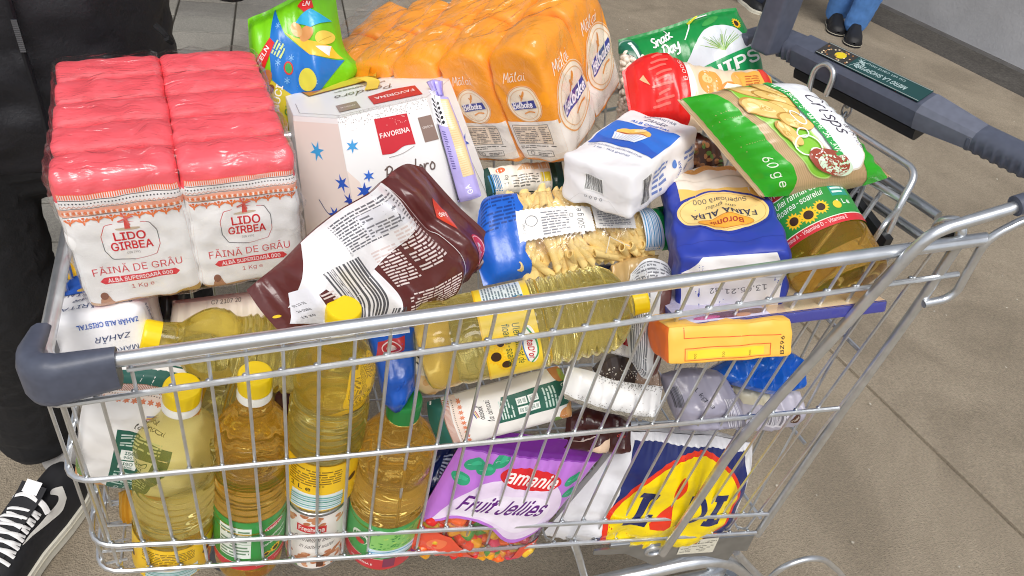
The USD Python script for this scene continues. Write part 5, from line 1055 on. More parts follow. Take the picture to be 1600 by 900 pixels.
a.pts([(w * .81, h * .02), (w * .915, h * .02), (w * .905, h * .98), (w * .80, h * .98)], '#e8eef4'); a.bars(w * .812, h * .03, w * .09, h * .94, 9, '#5a9ac8', 7)
jag = lambda x0, y0, x1, y1: [(x0 + (x1 - x0) * t, y0 + 1.2 * (i % 2)) for i, t in enumerate(np.linspace(0, 1, 30))] + [(x1 + 1.2 * (i % 2), y0 + (y1 - y0) * t) for i, t in enumerate(np.linspace(0, 1, 20))] + [(x0 + (x1 - x0) * t, y1 + 1.2 * (i % 2)) for i, t in enumerate(np.linspace(1, 0, 30))] + [(x0, y1 + (y0 - y1) * t) for t in np.linspace(0, 1, 4)]
a.pts(jag(w * .20, h * .34, w * .55, h * .70), '#eceae6'); a.pts(jag(w * .56, h * .38, w * .76, h * .72), '#eceae6')
a.text('500 g e', w * .505, h * .53, 6.5, '#4a4b50', rot=90, fit=h * .28); a.micro(w * .31, h * .38, w * .13, h * .29, 9, '#8a8a90', 5, rot=0); a.ring(w * .265, h * .56, 7, 6, .8, '#55565c'); a.text('7 min', w * .235, h * .48, 3.4, '#55565c', rot=90); a.ring(w * .455, h * .58, 2.2, 2.6, .6, '#55565c'); a.micro(w * .58, h * .42, w * .16, h * .27, 10, '#85858c', 8)
a.line([(w * .60, h * .06), (w * .62, h * .26), (w * .72, h * .10)], 1.0, '#f0e8d8', sm=False)
print_on('bag_print', b, 'front', a, th, PRINT_FILM)

# dark green bag with a stripe label, under the penne
b = pouch([(744, 265), (810, 258), (878, 252)], [(760, 312), (820, 304), (884, 300)], [(760, 312), (744, 265)], [(884, 300), (878, 252)], .97, (-.1, -.6, .8), .04, seal=(0, 0), amp=.002, seed=33, power=.35)
w, h = b.size['front'][0] * 1000, b.size['front'][1] * 1000; a = Art(w, h)
a.rect(w * .10, h * .05, w * .70, h * .85, '#e9e4d8'); a.bars(w * .07, h * .05, w * .13, h * .60, 6, '#3f7fb0', 4); a.text('1 kg', w * .27, h * .40, 5, '#3a4a44', rot=80); a.micro(w * .32, h * .16, w * .32, h * .40, 5, '#77746c', 5); a.ell(w * .22, h * .76, 6, 4, '#d96a3a'); a.pts([(w * .4, h * .68), (w * .8, h * .66), (w * .8, h * .9), (w * .5, h * .92)], '#e0b88a'); a.rect(w * .66, h * .25, w * .12, h * .3, '#e9d23a')
pouch_thing('dark_green_bag', 'dark green bag with a striped white label, between penne and orange pack', 'bag', b, film('#123b34'), [('front_print', 'front', a)])

# wafer pack, thin and lilac
b = pouch([(671, 140), (682, 150), (700, 152)], [(716, 316), (735, 312), (752, 306)], [(716, 316), (692, 225), (671, 140)], [(752, 306), (728, 225), (700, 152)], .86, (-.45, -.75, .5), .022, seal=(0, 0), sides=(0, 0), amp=.0007, seed=34, power=.3, pleat=.0003, step=.003)
w, h = b.size['front'][0] * 1000, b.size['front'][1] * 1000; a = Art(w, h)
a.rect(0, 0, w, h, '#b9aee8'); a.rect(0, h * .70, w * .62, h * .30, '#f0eef2'); a.pts([(w * .52, h * .22), (w * .95, h * .22), (w * .95, h * .97), (w * .60, h * .97)], '#ecd3a2')
for i in range(34): a.line([(w * .55, h * (.24 + .021 * i)), (w * .92, h * (.245 + .021 * i))], .5, '#d9b87e', sm=False)
for i in range(5):
    for s_ in (-1, 1): a.ell(w * .30 + s_ * w * .12, h * (.74 + .045 * i), w * .055, h * .022, '#1f1c22', -s_ * 40)
a.line([(w * .30, h * .71), (w * .30, h * .98)], .8, '#1f1c22', sm=False); a.rect(0, 0, w * .10, h * .70, '#2c2840'); a.micro(w * .2, h * .30, w * .16, h * .36, 16, '#6a5fa0', 6, rot=0); a.text('GA', w * .72, h * .10, 6, '#f4f2fa', bold=True, rot=100)
pouch_thing('wafer_pack', 'long slim lilac wafer pack standing along the cake box', 'wafer pack', b, film('#b9aee8'), [('front_print', 'front', a)])
c0 = at(684, 134, d=.86); thn = [n for n in (Node('/World/wafer_pack', np.array(UsdGeom.Xformable(stage.GetPrimAtPath('/World/wafer_pack')).GetLocalTransformation().ExtractTranslation()), None),)][0]
tb_ = pouch([(666, 128), (678, 124), (692, 127)], [(680, 152), (688, 151), (694, 150)], [(680, 152), (672, 138), (666, 128)], [(694, 150), (692, 138), (692, 127)], .86, (-.45, -.75, .5), .006, seal=(0, 0), amp=.0015, seed=35, step=.002)
put('twisted_end', tb_.mesh(), film('#b9aee8'), thn, smooth=60)

# green snack bag with the blue ribbon panel behind the cake box
b = pouch([(387, 30), (440, 6), (480, -14), (524, -6)], [(440, 215), (490, 180), (530, 145), (566, 106)], [(440, 215), (412, 150), (392, 90), (387, 30)], [(566, 106), (540, 78), (531, 40), (524, -6)], .955, (-.25, -.85, .45), .07, seal=(0, .04), sides=(.02, .02), amp=.004, scale=.055, crease=.007, lam=.05, gate=.4, folds=4, seed=36, power=.45, back=.5)
w, h = b.size['front'][0] * 1000, b.size['front'][1] * 1000; a = Art(w, h)
a.pts([(0, 0), (w * .45, 0), (w * .40, h * .3), (w * .1, h * .45), (0, h * .4)], '#cdbb2e')
a.pts([(w * .33, h * .97), (w * .42, h * .70), (w * .62, h * .42), (w * .92, h * .20), (w * .55, h * .12), (w * .30, h * .22), (w * .17, h * .42)], '#1f74c6')
a.pts([(w * .42, h * .72), (w * .52, h * .62), (w * .86, h * .40), (w * .92, h * .22), (w * .62, h * .42)], '#f0c63a'); a.ell(w * .64, h * .60, 11, 9, '#d99a5a'); a.ell(w * .55, h * .68, 7, 12, '#e0b070', 30); a.pts([(w * .70, h * .46), (w * .86, h * .40), (w * .80, h * .32)], '#eef4f6')
a.pts([(w * .55, h * .74), (w * .72, h * .80), (w * .92, h * .66), (w * .70, h * .63)], '#35b4e0'); a.ell(w * .82, h * .50, 15, 10, '#efd25a', -20); a.line([(w * .75, h * .48), (w * .88, h * .50)], .7, '#c9a02e')
a.pts([(w * .60, h * .86), (w * .73, h * .93), (w * .76, h * .80), (w * .66, h * .78)], '#d9302e'); a.text('LN', w * .685, h * .83, 6, '#f6ecea', bold=True, rot=-15)
a.pts([(w * .04, h * .62), (w * .26, h * .74), (w * .30, h * .68), (w * .14, h * .54), (w * .06, h * .55)], '#d9302e'); a.text('ZELN', w * .165, h * .62, 6.5, '#f6ecea', bold=True, rot=32, fit=w * .17)
for x, y in ((.36, .62), (.42, .50), (.30, .36), (.50, .30), (.36, .80), (.55, .20), (.28, .52)):
    for r_ in (0, 60, 120): a.poly(affinity.translate(affinity.rotate(sg.box(-4, -.45, 4, .45), r_), w * x, h * y), '#7fb8e6')
a.ell(w * .36, h * .44, 7, 8, '#c9382e'); a.ell(w * .36, h * .44, 5, 6, '#3fa04a'); a.ell(w * .50, h * .26, 13, 14, '#d7d24a')
a.micro(w * .26, h * .56, w * .12, h * .12, 4, '#cfe08a', 3, rot=40)
a.text('NUCI', w * .17, h * .26, 9, '#f3efe2', bold=True, rot=48); a.text('CU', w * .22, h * .14, 9, '#3c7a2a', bold=True, rot=48); a.ell(w * .10, h * .46, 13, 9, '#b9783e', 20); a.ell(w * .08, h * .37, 12, 6, '#7a4a2a'); a.ell(w * .27, h * .06, 9, 7, '#a8793a')
for i in range(26): a.line([(w * (.02 + .012 * i), h * .90), (w * (.03 + .012 * i), h * .985)], .4, '#5fae1e', sm=False)
pouch_thing('nut_snack_bag', 'bright green snack bag with a blue wedge, behind the cake box', 'snack bag', b, film('#7bd01e'), [('front_print', 'front', a)])

# green chips bag, upper right
b = pouch([(966, 62), (1040, 42), (1110, 18), (1150, 12)], [(985, 190), (1060, 170), (1130, 150), (1194, 135)], [(985, 190), (972, 120), (966, 62)], [(1194, 135), (1188, 95), (1166, 48), (1150, 12)], 1.04, (-.3, -.8, .5), .075, seal=(.03, .05), amp=.0035, scale=.05, seed=37, power=.5, back=.5)
w, h = b.size['front'][0] * 1000, b.size['front'][1] * 1000; a = Art(w, h)
a.pts(smooth_path([(w * .28, h * .18), (w * .40, h * .48), (w * .62, h * .80), (w * .86, h * .72), (w * .93, h * .44), (w * .96, h * .30)], 6).tolist() + [(w * .96, h * .0), (w * .28, 0)], '#d7dce2')
rr = np.random.default_rng(6)
a.g = 'dill'
for i in range(46):
    ang = rr.uniform(.5, 2.6); L_ = rr.uniform(12, 34); x0, y0 = w * .70, h * .50; a.line([(x0, y0), (x0 + L_ * .5 * math.cos(ang) - 1, y0 + L_ * .5 * math.sin(ang)), (x0 + L_ * math.cos(ang) * 1.2, y0 + L_ * math.sin(ang) * .95)], .55, ['#7fae4a', '#a8c860', '#5f9a3c'][i % 3])
a.g = None; sunflower(a, w * .88, h * .78, 8); a.ell(w * .70, h * .88, 16, 4, '#3fa04a', 12)
a.pts([(w * .38, h * .36), (w * .97, h * .50), (w * .97, h * .0), (w * .38, -5)], '#1f9a58'); a.text('CHIPS', w * .68, h * .24, 16, '#f2f6f2', bold=True, rot=9, fit=w * .56)
script(a, 'Snack', w * .30, h * .80, 7, 2.2, '#f2f6f2', rot=14, gap=.12); script(a, 'Day', w * .34, h * .66, 8, 2.4, '#f2f6f2', rot=14, gap=.12); a.line([(w * .45, h * .76), (w * .58, h * .95), (w * .74, h * .97)], 1.6, '#f2f6f2'); a.line([(w * .55, h * .93), (w * .66, h * .99)], 3, '#d8d83a')
pouch_thing('chips_bag', 'dark green chips bag with white lettering, standing near the handle', 'chips bag', b, film('#0f8a3e'), [('front_print', 'front', a)])

# white beans in a clear bag
b = pouch([(966, 66), (985, 62), (1004, 80)], [(960, 190), (985, 195), (1010, 190)], [(960, 190), (968, 130), (966, 66)], [(1010, 190), (1008, 130), (1004, 80)], 1.02, (-.3, -.85, .4), .04, seal=(0, .05), amp=.001, seed=38, power=.4, back=.5)
c = b.faces['front'].reshape(-1, 3).mean(0); th = thing('bean_bag', 'clear bag of white beans with a green top, beside the orange pack', 'bean bag', c)
put('bag', b.mesh(), CLEAR, th, smooth=60); rr = np.random.default_rng(9); ms = []
fg, bg = b.faces['front'], b.faces['back'][:, ::-1]; nv, nu = fg.shape[:2]
for k in range(420):
    u, v = rr.uniform(.08, .92), rr.uniform(.02, .86); dp = .1 + .14 * (k % 4); i, j = int(v * (nv - 1)), int(u * (nu - 1)); p = fg[i, j] * (1 - dp) + bg[i, j] * dp
    s_ = trimesh.creation.icosphere(subdivisions=1); s_.vertices = (s_.vertices * [.0052, .0036, .0033]) @ Rt.random(random_state=k).as_matrix().T + p; ms.append(s_)
put('beans', cat(ms), M('white_bean', '#eee6d6', .4, 0, vary=.03), th, smooth=70, kind='stuff')
w, h = b.size['front'][0] * 1000, b.size['front'][1] * 1000; a = Art(w, h); a.pts([(0, h * .86), (w * .4, h * .80), (w, h * .62), (w, h), (0, h)], '#1f6a50'); a.pts([(w * .3, h * .95), (w * .45, h * .97), (w, h * .66), (w, h * .55)], '#e6ebe8'); print_on('header_print', b, 'front', a, th, PRINT_FILM)

# red bag with apricots
b = pouch([(972, 112), (1000, 90), (1030, 84), (1060, 100), (1120, 114), (1182, 112), (1206, 138)], [(985, 186), (1040, 196), (1066, 204), (1120, 200), (1205, 175)], [(985, 186), (978, 150), (972, 112)], [(1205, 175), (1210, 160), (1206, 138)], .95, (-.25, -.65, .75), .06, seal=(0, 0), sides=(.03, .05), amp=.004, scale=.045, seed=39, power=.45, back=.5)
w, h = b.size['front'][0] * 1000, b.size['front'][1] * 1000; a = Art(w, h); X = w * .37
a.pts([(X, 0), (w, 0), (w, h), (X, h)], '#efd7b8'); a.pts([(X, h * .2), (X + 8, h * .5), (X + 5, h), (X, h)], '#e8e4e2')
for x, y, r_, c_ in ((.50, .62, 15, '#f0a24a'), (.62, .48, 13, '#e8923c'), (.70, .70, 13, '#f2b25c'), (.57, .30, 14, '#ee9a44'), (.80, .40, 12, '#efab54')): a.ell(w * x, h * y, r_, r_ * .85, c_); a.ell(w * x - 3, h * y + 3, r_ * .4, r_ * .3, '#f7cb8a')
a.pts([(w * .66, h * .80), (w * .92, h * .88), (w * .92, h * .50), (w * .72, h * .44)], '#efb04a'); a.pts([(w * .83, h * .90), (w * .89, h * .90), (w * .93, h * .48), (w * .86, h * .48)], '#d8402e'); a.pts([(w * .60, h * .62), (w * .82, h * .48), (w * .82, h * .40), (w * .58, h * .54)], '#e9edd8'); a.micro(w * .72, h * .56, w * .10, h * .2, 4, '#c86a2a', 4); a.ell(w * .95, h * .6, 7, 12, '#e8742e'); a.ring(w * .95, h * .6, 5, 9, .9, '#f6e6d0')
for i in range(9): a.line([(w * (.14 + .02 * (i % 3)), h * (.15 + .09 * i)), (w * (.24 + .02 * (i % 2)), h * (.22 + .085 * i))], 2.2, '#f46a5e')
a.text('500 g', w * .335, h * .72, 5, '#f7dcd6', rot=-75); a.pts([(w * .08, h * .62), (w * .13, h * .46), (w * .105, h * .66)], '#efb98a')
pouch_thing('red_bag', 'bright red bag with apricot pictures on its right half', 'snack bag', b, film('#e0221f'), [('front_print', 'front', a)])

# crisps bag
b = pouch([(1256, 134), (1300, 178), (1345, 228), (1392, 276)], [(1058, 156), (1100, 205), (1145, 258), (1188, 308)], [(1058, 156), (1120, 145), (1190, 136), (1256, 134)], [(1188, 308), (1260, 303), (1330, 294), (1392, 276)], .83, (-.2, -.62, .76), .075, seal=(.045, .045), amp=.0032, scale=.045, seed=40, power=.5, back=.5, pleat=.002)
w, h = b.size['front'][0] * 1000, b.size['front'][1] * 1000; a = Art(w, h)
for i in range(int(h / 2.2)): a.rect(0, i * 2.2, w, .7, '#c3a47a')
a.pts(smooth_path([(0, h * .035), (0, h * .16), (w * .3, h * .215), (w * .6, h * .21), (w * .85, h * .255), (w, h * .20)], 6).tolist() + [(w, h * .035)], '#2fa520')
a.pts([(0, h * .965), (w, h * .965), (w, h * .76), (w * .8, h * .78), (w * .6, h * .87), (w * .4, h * .92), (w * .1, h * .97)], '#2fa520')
dome_ = sg.Polygon(smooth_path([(-5, h * .60), (w * .1, h * .52), (w * .78, h * .555), (w * .88, h * .68), (w * .78, h * .80), (w * .55, h * .88), (w * .2, h * .90), (-5, h * .92)], 8)).buffer(0)
a.poly(dome_.buffer(1.8), '#ded2be'); a.poly(dome_, '#eef0f4'); a.pts([(0, h * .90), (w * .3, h * .965), (0, h * .965)], '#2fa520')
leaf = sg.Polygon(smooth_path([(w * .02, h * .30), (w * .3, h * .27), (w * .55, h * .30), (w * .70, h * .33), (w * .88, h * .36), (w * .90, h * .47), (w * .70, h * .52), (w * .3, h * .50), (w * .02, h * .5)], 8)).buffer(0); a.poly(leaf.buffer(1.5), '#b6d878'); a.poly(leaf, '#84c43a')
rr = np.random.default_rng(12)
for (x, y, rx, ry, ro) in ((.12, .42, 24, 11, 60), (.22, .50, 22, 10, 50), (.33, .42, 23, 12, 75), (.30, .34, 22, 13, 40), (.45, .46, 19, 10, 65), (.14, .54, 18, 9, 30), (.54, .36, 17, 8, 20)):
    a.ell(w * x, h * y, rx, ry, '#b98a3c', ro); a.ell(w * x + .6, h * y + .8, rx * .92, ry * .90, '#e3c070', ro)
    a.g = 'crumb'
    for k in range(7): a.ell(w * x + rr.normal(0, rx * .3), h * y + rr.normal(0, ry * .3), rx * .25, ry * .22, ['#f1dc9e', '#cfa452', '#ecd28a'][k % 3], ro + rr.uniform(-30, 30))
    a.g = None
for x, y, rx, ry in ((.66, .43, 13, 16), (.74, .45, 8, 9), (.55, .45, 6, 8), (.42, .50, 10, 6)): a.ring(w * x, h * y, rx, ry, 1.5, '#f1f3ea', 20)
a.ell(w * .80, h * .50, 15, 22, '#9a4632', -15); a.ell(w * .83, h * .525, 11, 20, '#cfe3c8', -15)
a.g = 'dip'
for k in range(22): a.ell(w * (.83 + rr.normal(0, .03)), h * (.525 + rr.normal(0, .028)), 1.4, .9, ['#6fae5a', '#e8f0e4', '#8abf74'][k % 3])
a.g = None; a.poly(affinity.rotate(sg.box(w * .06, h * .56, w * .84, h * .605), 2), '#2fa14a'); a.text('WITH SOUR CREAM & ONION FLAVOUR', w * .45, h * .572, 5.2, '#eaf4e4', bold=True, rot=2, fit=w * .70)
script(a, 'Crisps', w * .40, h * .725, 11, 1.7, '#4a4450', gap=.22, ital=.15); script(a, 'Brown', w * .36, h * .865, 5, .9, '#eef4ea', gap=.2); script(a, '& Rice', w * .62, h * .82, 6, .8, '#5a525c', gap=.25)
a.text('60 g e', w * .82, h * .125, 9, '#e6f3da', rot=2, fit=w * .26)
b_crisp = pouch_thing('crisps_bag', 'green and tan crisps bag with a white field, lying above the upside-down flour bag', 'crisps bag', b, film('#d3b58a'), [('front_print', 'front', a)])

# fruit jellies
b = pouch([(735, 668), (800, 676), (880, 686), (954, 694)], [(642, 862), (700, 868), (770, 872), (828, 868)], [(642, 862), (655, 810), (690, 745), (735, 668)], [(828, 868), (850, 820), (890, 770), (954, 694)], wd(790, 770) + .055, (-.21, -.97, .05), .05, seal=(.03, .12), amp=.0024, scale=.04, seed=42, power=.5, back=.55)
c = b.faces['front'].reshape(-1, 3).mean(0); th = thing('jelly_sweets_bag', 'lilac and purple bag of fruit jellies with a clear bottom window', 'sweets bag', c)
w, h = b.size['front'][0] * 1000, b.size['front'][1] * 1000
put('bag', b.mesh(), clear('sweets_film', .10, (.97, .93, .96), .8, 40, .10), th, smooth=60)
ms, cs, o = [], [], 0; rr = np.random.default_rng(11); fg, bg = b.faces['front'], b.faces['back'][:, ::-1]; nv, nu = fg.shape[:2]; names = ['#e0421e', '#e8a018', '#d82a2a', '#f06a22', '#4a9a3a', '#d8b030', '#c83a5a']
for k in range(90):
    u, v = rr.uniform(.06, .94), rr.uniform(.05, .42); dp = .34 + .16 * (k % 3); i, j = int(v * (nv - 1)), int(u * (nu - 1))
    if np.linalg.norm(fg[i, j] - bg[i, j]) < .012: continue
    p = fg[i, j] * (1 - dp) + bg[i, j] * dp; q = rbox([0, 0, 0], np.eye(3), (.012, .010, .008), .005, 1); q.vertices = q.vertices @ Rt.random(random_state=k).as_matrix().T + p; ms.append(q); cs.append(np.tile(lin(names[k % 7]), (len(q.vertices), 1)))
put('jelly_sweets', cat(ms), M('jelly', None, .3, .2, 200, vary=.08), th, smooth=False, tint=np.vstack(cs), kind='stuff')
bk = Art(w, h); bk.rect(0, 0, w, h, '#7a3a8a'); print_on('back_print', b, 'back', bk, th, PRINT_FILM)
a = Art(w, h); a.pts(smooth_path([(0, h * .30), (w * .2, h * .42), (w * .45, h * .40), (w * .7, h * .27), (w * .9, h * .34), (w, h * .5)], 6).tolist() + [(w, h), (0, h)], '#b873d0')
a.pts(smooth_path([(w * .05, h * .36), (w * .2, h * .44), (w * .45, h * .42), (w * .7, h * .30), (w * .9, h * .37), (w * .93, h * .55), (w * .7, h * .76), (w * .3, h * .72), (w * .12, h * .55)], 6).tolist(), '#e3d2ea')
a.pts(smooth_path([(w * .14, h * .44), (w * .4, h * .45), (w * .7, h * .36), (w * .84, h * .44), (w * .78, h * .62), (w * .45, h * .64), (w * .2, h * .56)], 6).tolist(), '#e9dfee')
for x, y, ro in ((.13, .80, 20), (.30, .84, 60), (.09, .70, -20), (.88, .76, 40), (.93, .66, 10), (.22, .78, 0)): a.ell(w * x, h * y, 13, 9, '#2f9a72', ro); a.line([(w * x - 8, h * y - 2), (w * x + 8, h * y + 2)], .7, '#8ad0b0'); a.ell(w * x + 2, h * y + 2, 7, 3, '#3cae84', ro)
a.rect(0, h * .87, w, h * .13, '#6a1a86'); a.rect(0, h * .865, w, h * .006, '#8a3aa8'); a.rect(0, 0, w, h * .035, '#8a1f7a')
a.pts([(0, h * .035), (w * .55, h * .035), (w * .45, h * .10), (w * .25, h * .26), (0, h * .30)], '#e2553a'); a.ell(w * .16, h * .18, 16, 10, '#ee7a4e', 30); a.pts([(w * .80, h * .05), (w * .99, h * .05), (w * .99, h * .22), (w * .82, h * .20)], '#e2503a')
a.ell(w * .56, h * .755, w * .23, h * .065, '#d4262c', -4); a.text('amanie', w * .56, h * .722, h * .075, '#f7ece8', bold=True, ital=.2, rot=-4, fit=w * .38)
a.text('Fruit Jellies', w * .47, h * .50, h * .11, '#5e1f78', bold=True, ital=.3, rot=2, fit=w * .62)
print_on('front_print', b, 'front', a, th, PRINT_FILM)

# carrier bag with the round shop logo
b = pouch([(978, 672), (1040, 676), (1110, 680), (1176, 692)], [(846, 836), (930, 842), (1030, 846), (1128, 836)], [(846, 836), (900, 775), (950, 715), (978, 672)], [(1128, 836), (1150, 800), (1172, 740), (1176, 692)], wd(1020, 765) + .080, (-.21, -.97, .05), .085, seal=(0, 0), sides=(.01, .02), amp=.003, scale=.05, seed=43, power=.5, crease=.0035, lam=.05, gate=.6, back=.6)
w, h = b.size['front'][0] * 1000, b.size['front'][1] * 1000; a = Art(w, h)
sqr = sg.Polygon([(w * .22, h * .02), (w * .14, h * .5), (w * .06, h * .97), (w * .90, h * .96), (w * .95, h * .5), (w * .95, h * .02)]); a.poly(sqr, '#1f2a66')
cx, cy = w * .53, h * .45; a.ell(cx, cy, w * .385, h * .50, '#e2381e'); a.ell(cx, cy, w * .362, h * .465, '#f2d50c')
NV = '#1b2458'; x0 = cx - w * .275; y0 = cy - h * .12; H_ = h * .30
a.pts([(x0 - 2, y0), (x0 + w * .125, y0), (x0 + w * .135, y0 + H_ * .36), (x0 + w * .105, y0 + H_ * .36), (x0 + w * .095, y0 + H_ * .2), (x0 + w * .07, y0 + H_ * .2), (x0 + w * .07, y0 + H_ * .82), (x0 + w * .095, y0 + H_ * .82), (x0 + w * .095, y0 + H_), (x0 - 2, y0 + H_), (x0 - 2, y0 + H_ * .82), (x0 + w * .018, y0 + H_ * .82), (x0 + w * .018, y0 + H_ * .18), (x0 - 2, y0 + H_ * .18)], NV)
xi = cx - w * .075; a.ell(xi, y0 + H_ * 1.18, w * .032, h * .085, '#e2381e'); a.pts([(xi - w * .06, y0 + H_ * .10), (xi, y0 + H_ * .80), (xi + w * .06, y0 + H_ * .10), (xi + w * .04, y0 - 3), (xi - w * .04, y0 - 3)], '#e2381e')
xd = cx + w * .03; Dp = sg.Polygon(smooth_path([(xd, y0), (xd + w * .07, y0 + H_ * .02), (xd + w * .13, y0 + H_ * .5), (xd + w * .07, y0 + H_ * .98), (xd, y0 + H_)], 6)).buffer(0); a.poly(Dp, NV); a.pts([(xd - w * .012, y0), (xd + w * .05, y0), (xd + w * .05, y0 + H_), (xd - w * .012, y0 + H_)], NV); a.poly(affinity.scale(Dp, .34, .56), '#f2d50c')
xl = cx + w * .185; a.pts([(xl, y0), (xl + w * .105, y0), (xl + w * .11, y0 + H_ * .36), (xl + w * .085, y0 + H_ * .36), (xl + w * .078, y0 + H_ * .2), (xl + w * .06, y0 + H_ * .2), (xl + w * .06, y0 + H_ * .82), (xl + w * .08, y0 + H_ * .82), (xl + w * .08, y0 + H_), (xl, y0 + H_), (xl, y0 + H_ * .82), (xl + w * .015, y0 + H_ * .82), (xl + w * .015, y0 + H_ * .18), (xl, y0 + H_ * .18)], NV)
WB = M('white_polythene', '#e6e6ea', .3, .3, 60, vary=.03, dist=.002)
pouch_thing('carrier_bag', 'white plastic carrier bag with a round yellow shop logo on navy', 'carrier bag', b, WB, [('logo_print', 'front', a)])

# smaller packs in the lower right of the basket
b = pouch([(1030, 585), (1080, 574), (1130, 580)], [(1062, 672), (1110, 672), (1168, 668)], [(1062, 672), (1045, 630), (1030, 585)], [(1168, 668), (1150, 620), (1130, 580)], .93, (-.25, -.8, .55), .05, seal=(0, 0), amp=.003, scale=.04, seed=44, crease=.0045, lam=.035, power=.4)
w, h = b.size['front'][0] * 1000, b.size['front'][1] * 1000; a = Art(w, h); a.text('1 kg e', w * .42, h * .56, 6.5, '#3a3a44', rot=-62, fit=h * .34); a.bars(w * .04, h * .45, w * .13, h * .35, 8, '#55565e', 3); a.bars(w * .70, h * .06, w * .2, h * .5, 7, '#d6d4dc', 5)
pouch_thing('lilac_grey_bag', 'plain lilac grey film bag marked 1 kg, below the yellow packet', 'bag', b, film('#9c99aa'), [('front_print', 'front', a)])
b = pouch([(888, 572), (925, 580), (960, 594), (1036, 604)], [(882, 622), (930, 640), (980, 650), (1022, 660)], [(882, 622), (880, 600), (888, 572)], [(1022, 660), (1030, 635), (1036, 604)], wd(960, 612) + .045, (-.2, -.85, .48), .035, seal=(0, 0), amp=.003, seed=45, power=.8, crease=.006, lam=.04)
w, h = b.size['front'][0] * 1000, b.size['front'][1] * 1000; a = Art(w, h); rr = np.random.default_rng(14)
a.rect(0, 0, w, h * .16, '#a8a294')
a.g = 'seed'
for k in range(420): x = rr.uniform(0, w); y = abs(rr.normal(0, h * .16)); a.rect(x, y, rr.uniform(.5, 1.1), rr.uniform(.4, .9), ['#5a5248', '#8a8272', '#3a342e'][k % 3])
for k in range(160): x = rr.uniform(w * .3, w); y = h - abs(rr.normal(0, h * .08)); a.rect(x, y, .8, .7, ['#5a5248', '#3a342e'][k % 2])
pouch_thing('seed_bag', 'white bag speckled with dark seeds along its edges', 'seed bag', b, film('#eeeeee'), [('front_print', 'front', a)])
b = pouch([(925, 575), (955, 552), (1005, 560), (1030, 585)], [(935, 592), (965, 600), (1000, 606), (1036, 612)], [(935, 592), (925, 575)], [(1036, 612), (1030, 585)], .905, (-.2, -.7, .65), .03, seal=(0, 0), amp=.002, seed=46, crease=.0045, lam=.035, power=.4, step=.003)
w, h = b.size['front'][0] * 1000, b.size['front'][1] * 1000; a = Art(w, h); a.pts([(w * .5, 0), (w, 0), (w, h), (w * .62, h)], '#a98f7c')
for k in range(140): a.rect(rr.uniform(0, w), rr.uniform(0, h * .6), .9, .8, ['#e9e4da', '#77695e', '#d6cdbf'][k % 3])
pouch_thing('muesli_bag', 'small dark brown speckled bag on top of the seed bag', 'bag', b, film('#4a3f3c'), [('front_print', 'front', a)])
b = pouch([(958, 520), (985, 512), (1012, 528)], [(955, 552), (985, 560), (1018, 570)], [(955, 552), (958, 520)], [(1018, 570), (1012, 528)], .875, (-.2, -.8, .5), .025, seal=(0, 0), amp=.0015, seed=47, power=.4, step=.003)
w, h = b.size['front'][0] * 1000, b.size['front'][1] * 1000; a = Art(w, h); a.ell(w * .42, h * .72, w * .32, h * .30, '#c01f2a'); a.text('NUCI', w * .42, h * .70, 2.6, '#f0d6d4', rot=-5)
for k in range(26): a.rect(rr.uniform(0, w), rr.uniform(0, h * .35), .8, .7, '#8a8074')
pouch_thing('small_white_bag', 'small white bag with a red oval beside the neck of the large bottle', 'bag', b, film('#e9e6e6'), [('front_print', 'front', a)])
b = pouch([(886, 648), (920, 636), (960, 640), (986, 660)], [(880, 700), (920, 706), (960, 710), (985, 706)], [(880, 700), (886, 648)], [(985, 706), (986, 660)], .955, (-.2, -.8, .5), .04, seal=(0, 0), amp=.005, scale=.03, seed=48, crease=.0045, lam=.035, power=.4)
w, h = b.size['front'][0] * 1000, b.size['front'][1] * 1000; a = Art(w, h); a.pts([(w * .3, h * .1), (w * .62, h * .12), (w * .58, h * .45)], '#e0c2a6'); a.line([(w * .1, h * .3), (w * .4, h * .42)], 1, '#b9a49c'); a.text('choc', w * .75, h * .5, 4, '#d8443e', ital=.3)
pouch_thing('chocolate_bag', 'glossy dark chocolate-brown bag above the jellies', 'bag', b, film('#3a1616'), [('front_print', 'front', a)])
# grey striped coffee-like pack with folded top
b = pouch([(985, 428), (1010, 404), (1040, 410), (1052, 432)], [(985, 560), (1005, 590), (1022, 585), (1030, 560)], [(985, 560), (978, 500), (985, 428)], [(1030, 560), (1040, 500), (1052, 432)], .825, (-.35, -.85, .4), .045, seal=(0, .06), amp=.003, scale=.04, seed=49, crease=.0045, lam=.035, power=.42)
w, h = b.size['front'][0] * 1000, b.size['front'][1] * 1000; a = Art(w, h); a.pts([(0, 0), (w * .55, 0), (w * .62, h * .8), (w, h * .95), (w, h), (0, h)], '#cfd0d2'); a.bars(w * .05, h * .02, w * .42, h * .86, 9, '#6f7176', 4); a.micro(w * .06, h * .88, w * .8, h * .11, 5, '#77787c', 4)
pouch_thing('striped_pack', 'brown pack with grey barcode-like stripes, left of the blue flour bag', 'pack', b, film('#5e3530'), [('front_print', 'front', a)])
b = pouch([(955, 415), (985, 402), (1030, 398)], [(960, 450), (985, 452), (1010, 450)], [(960, 450), (955, 415)], [(1010, 450), (1030, 398)], .90, (-.2, -.7, .65), .03, seal=(0, 0), amp=.002, seed=50, crease=.005, lam=.03, gate=.3, folds=4, power=.4, step=.003)
pouch_thing('tan_bag', 'tan ribbed bag between penne and the striped pack', 'bag', b, film('#cdae78'))
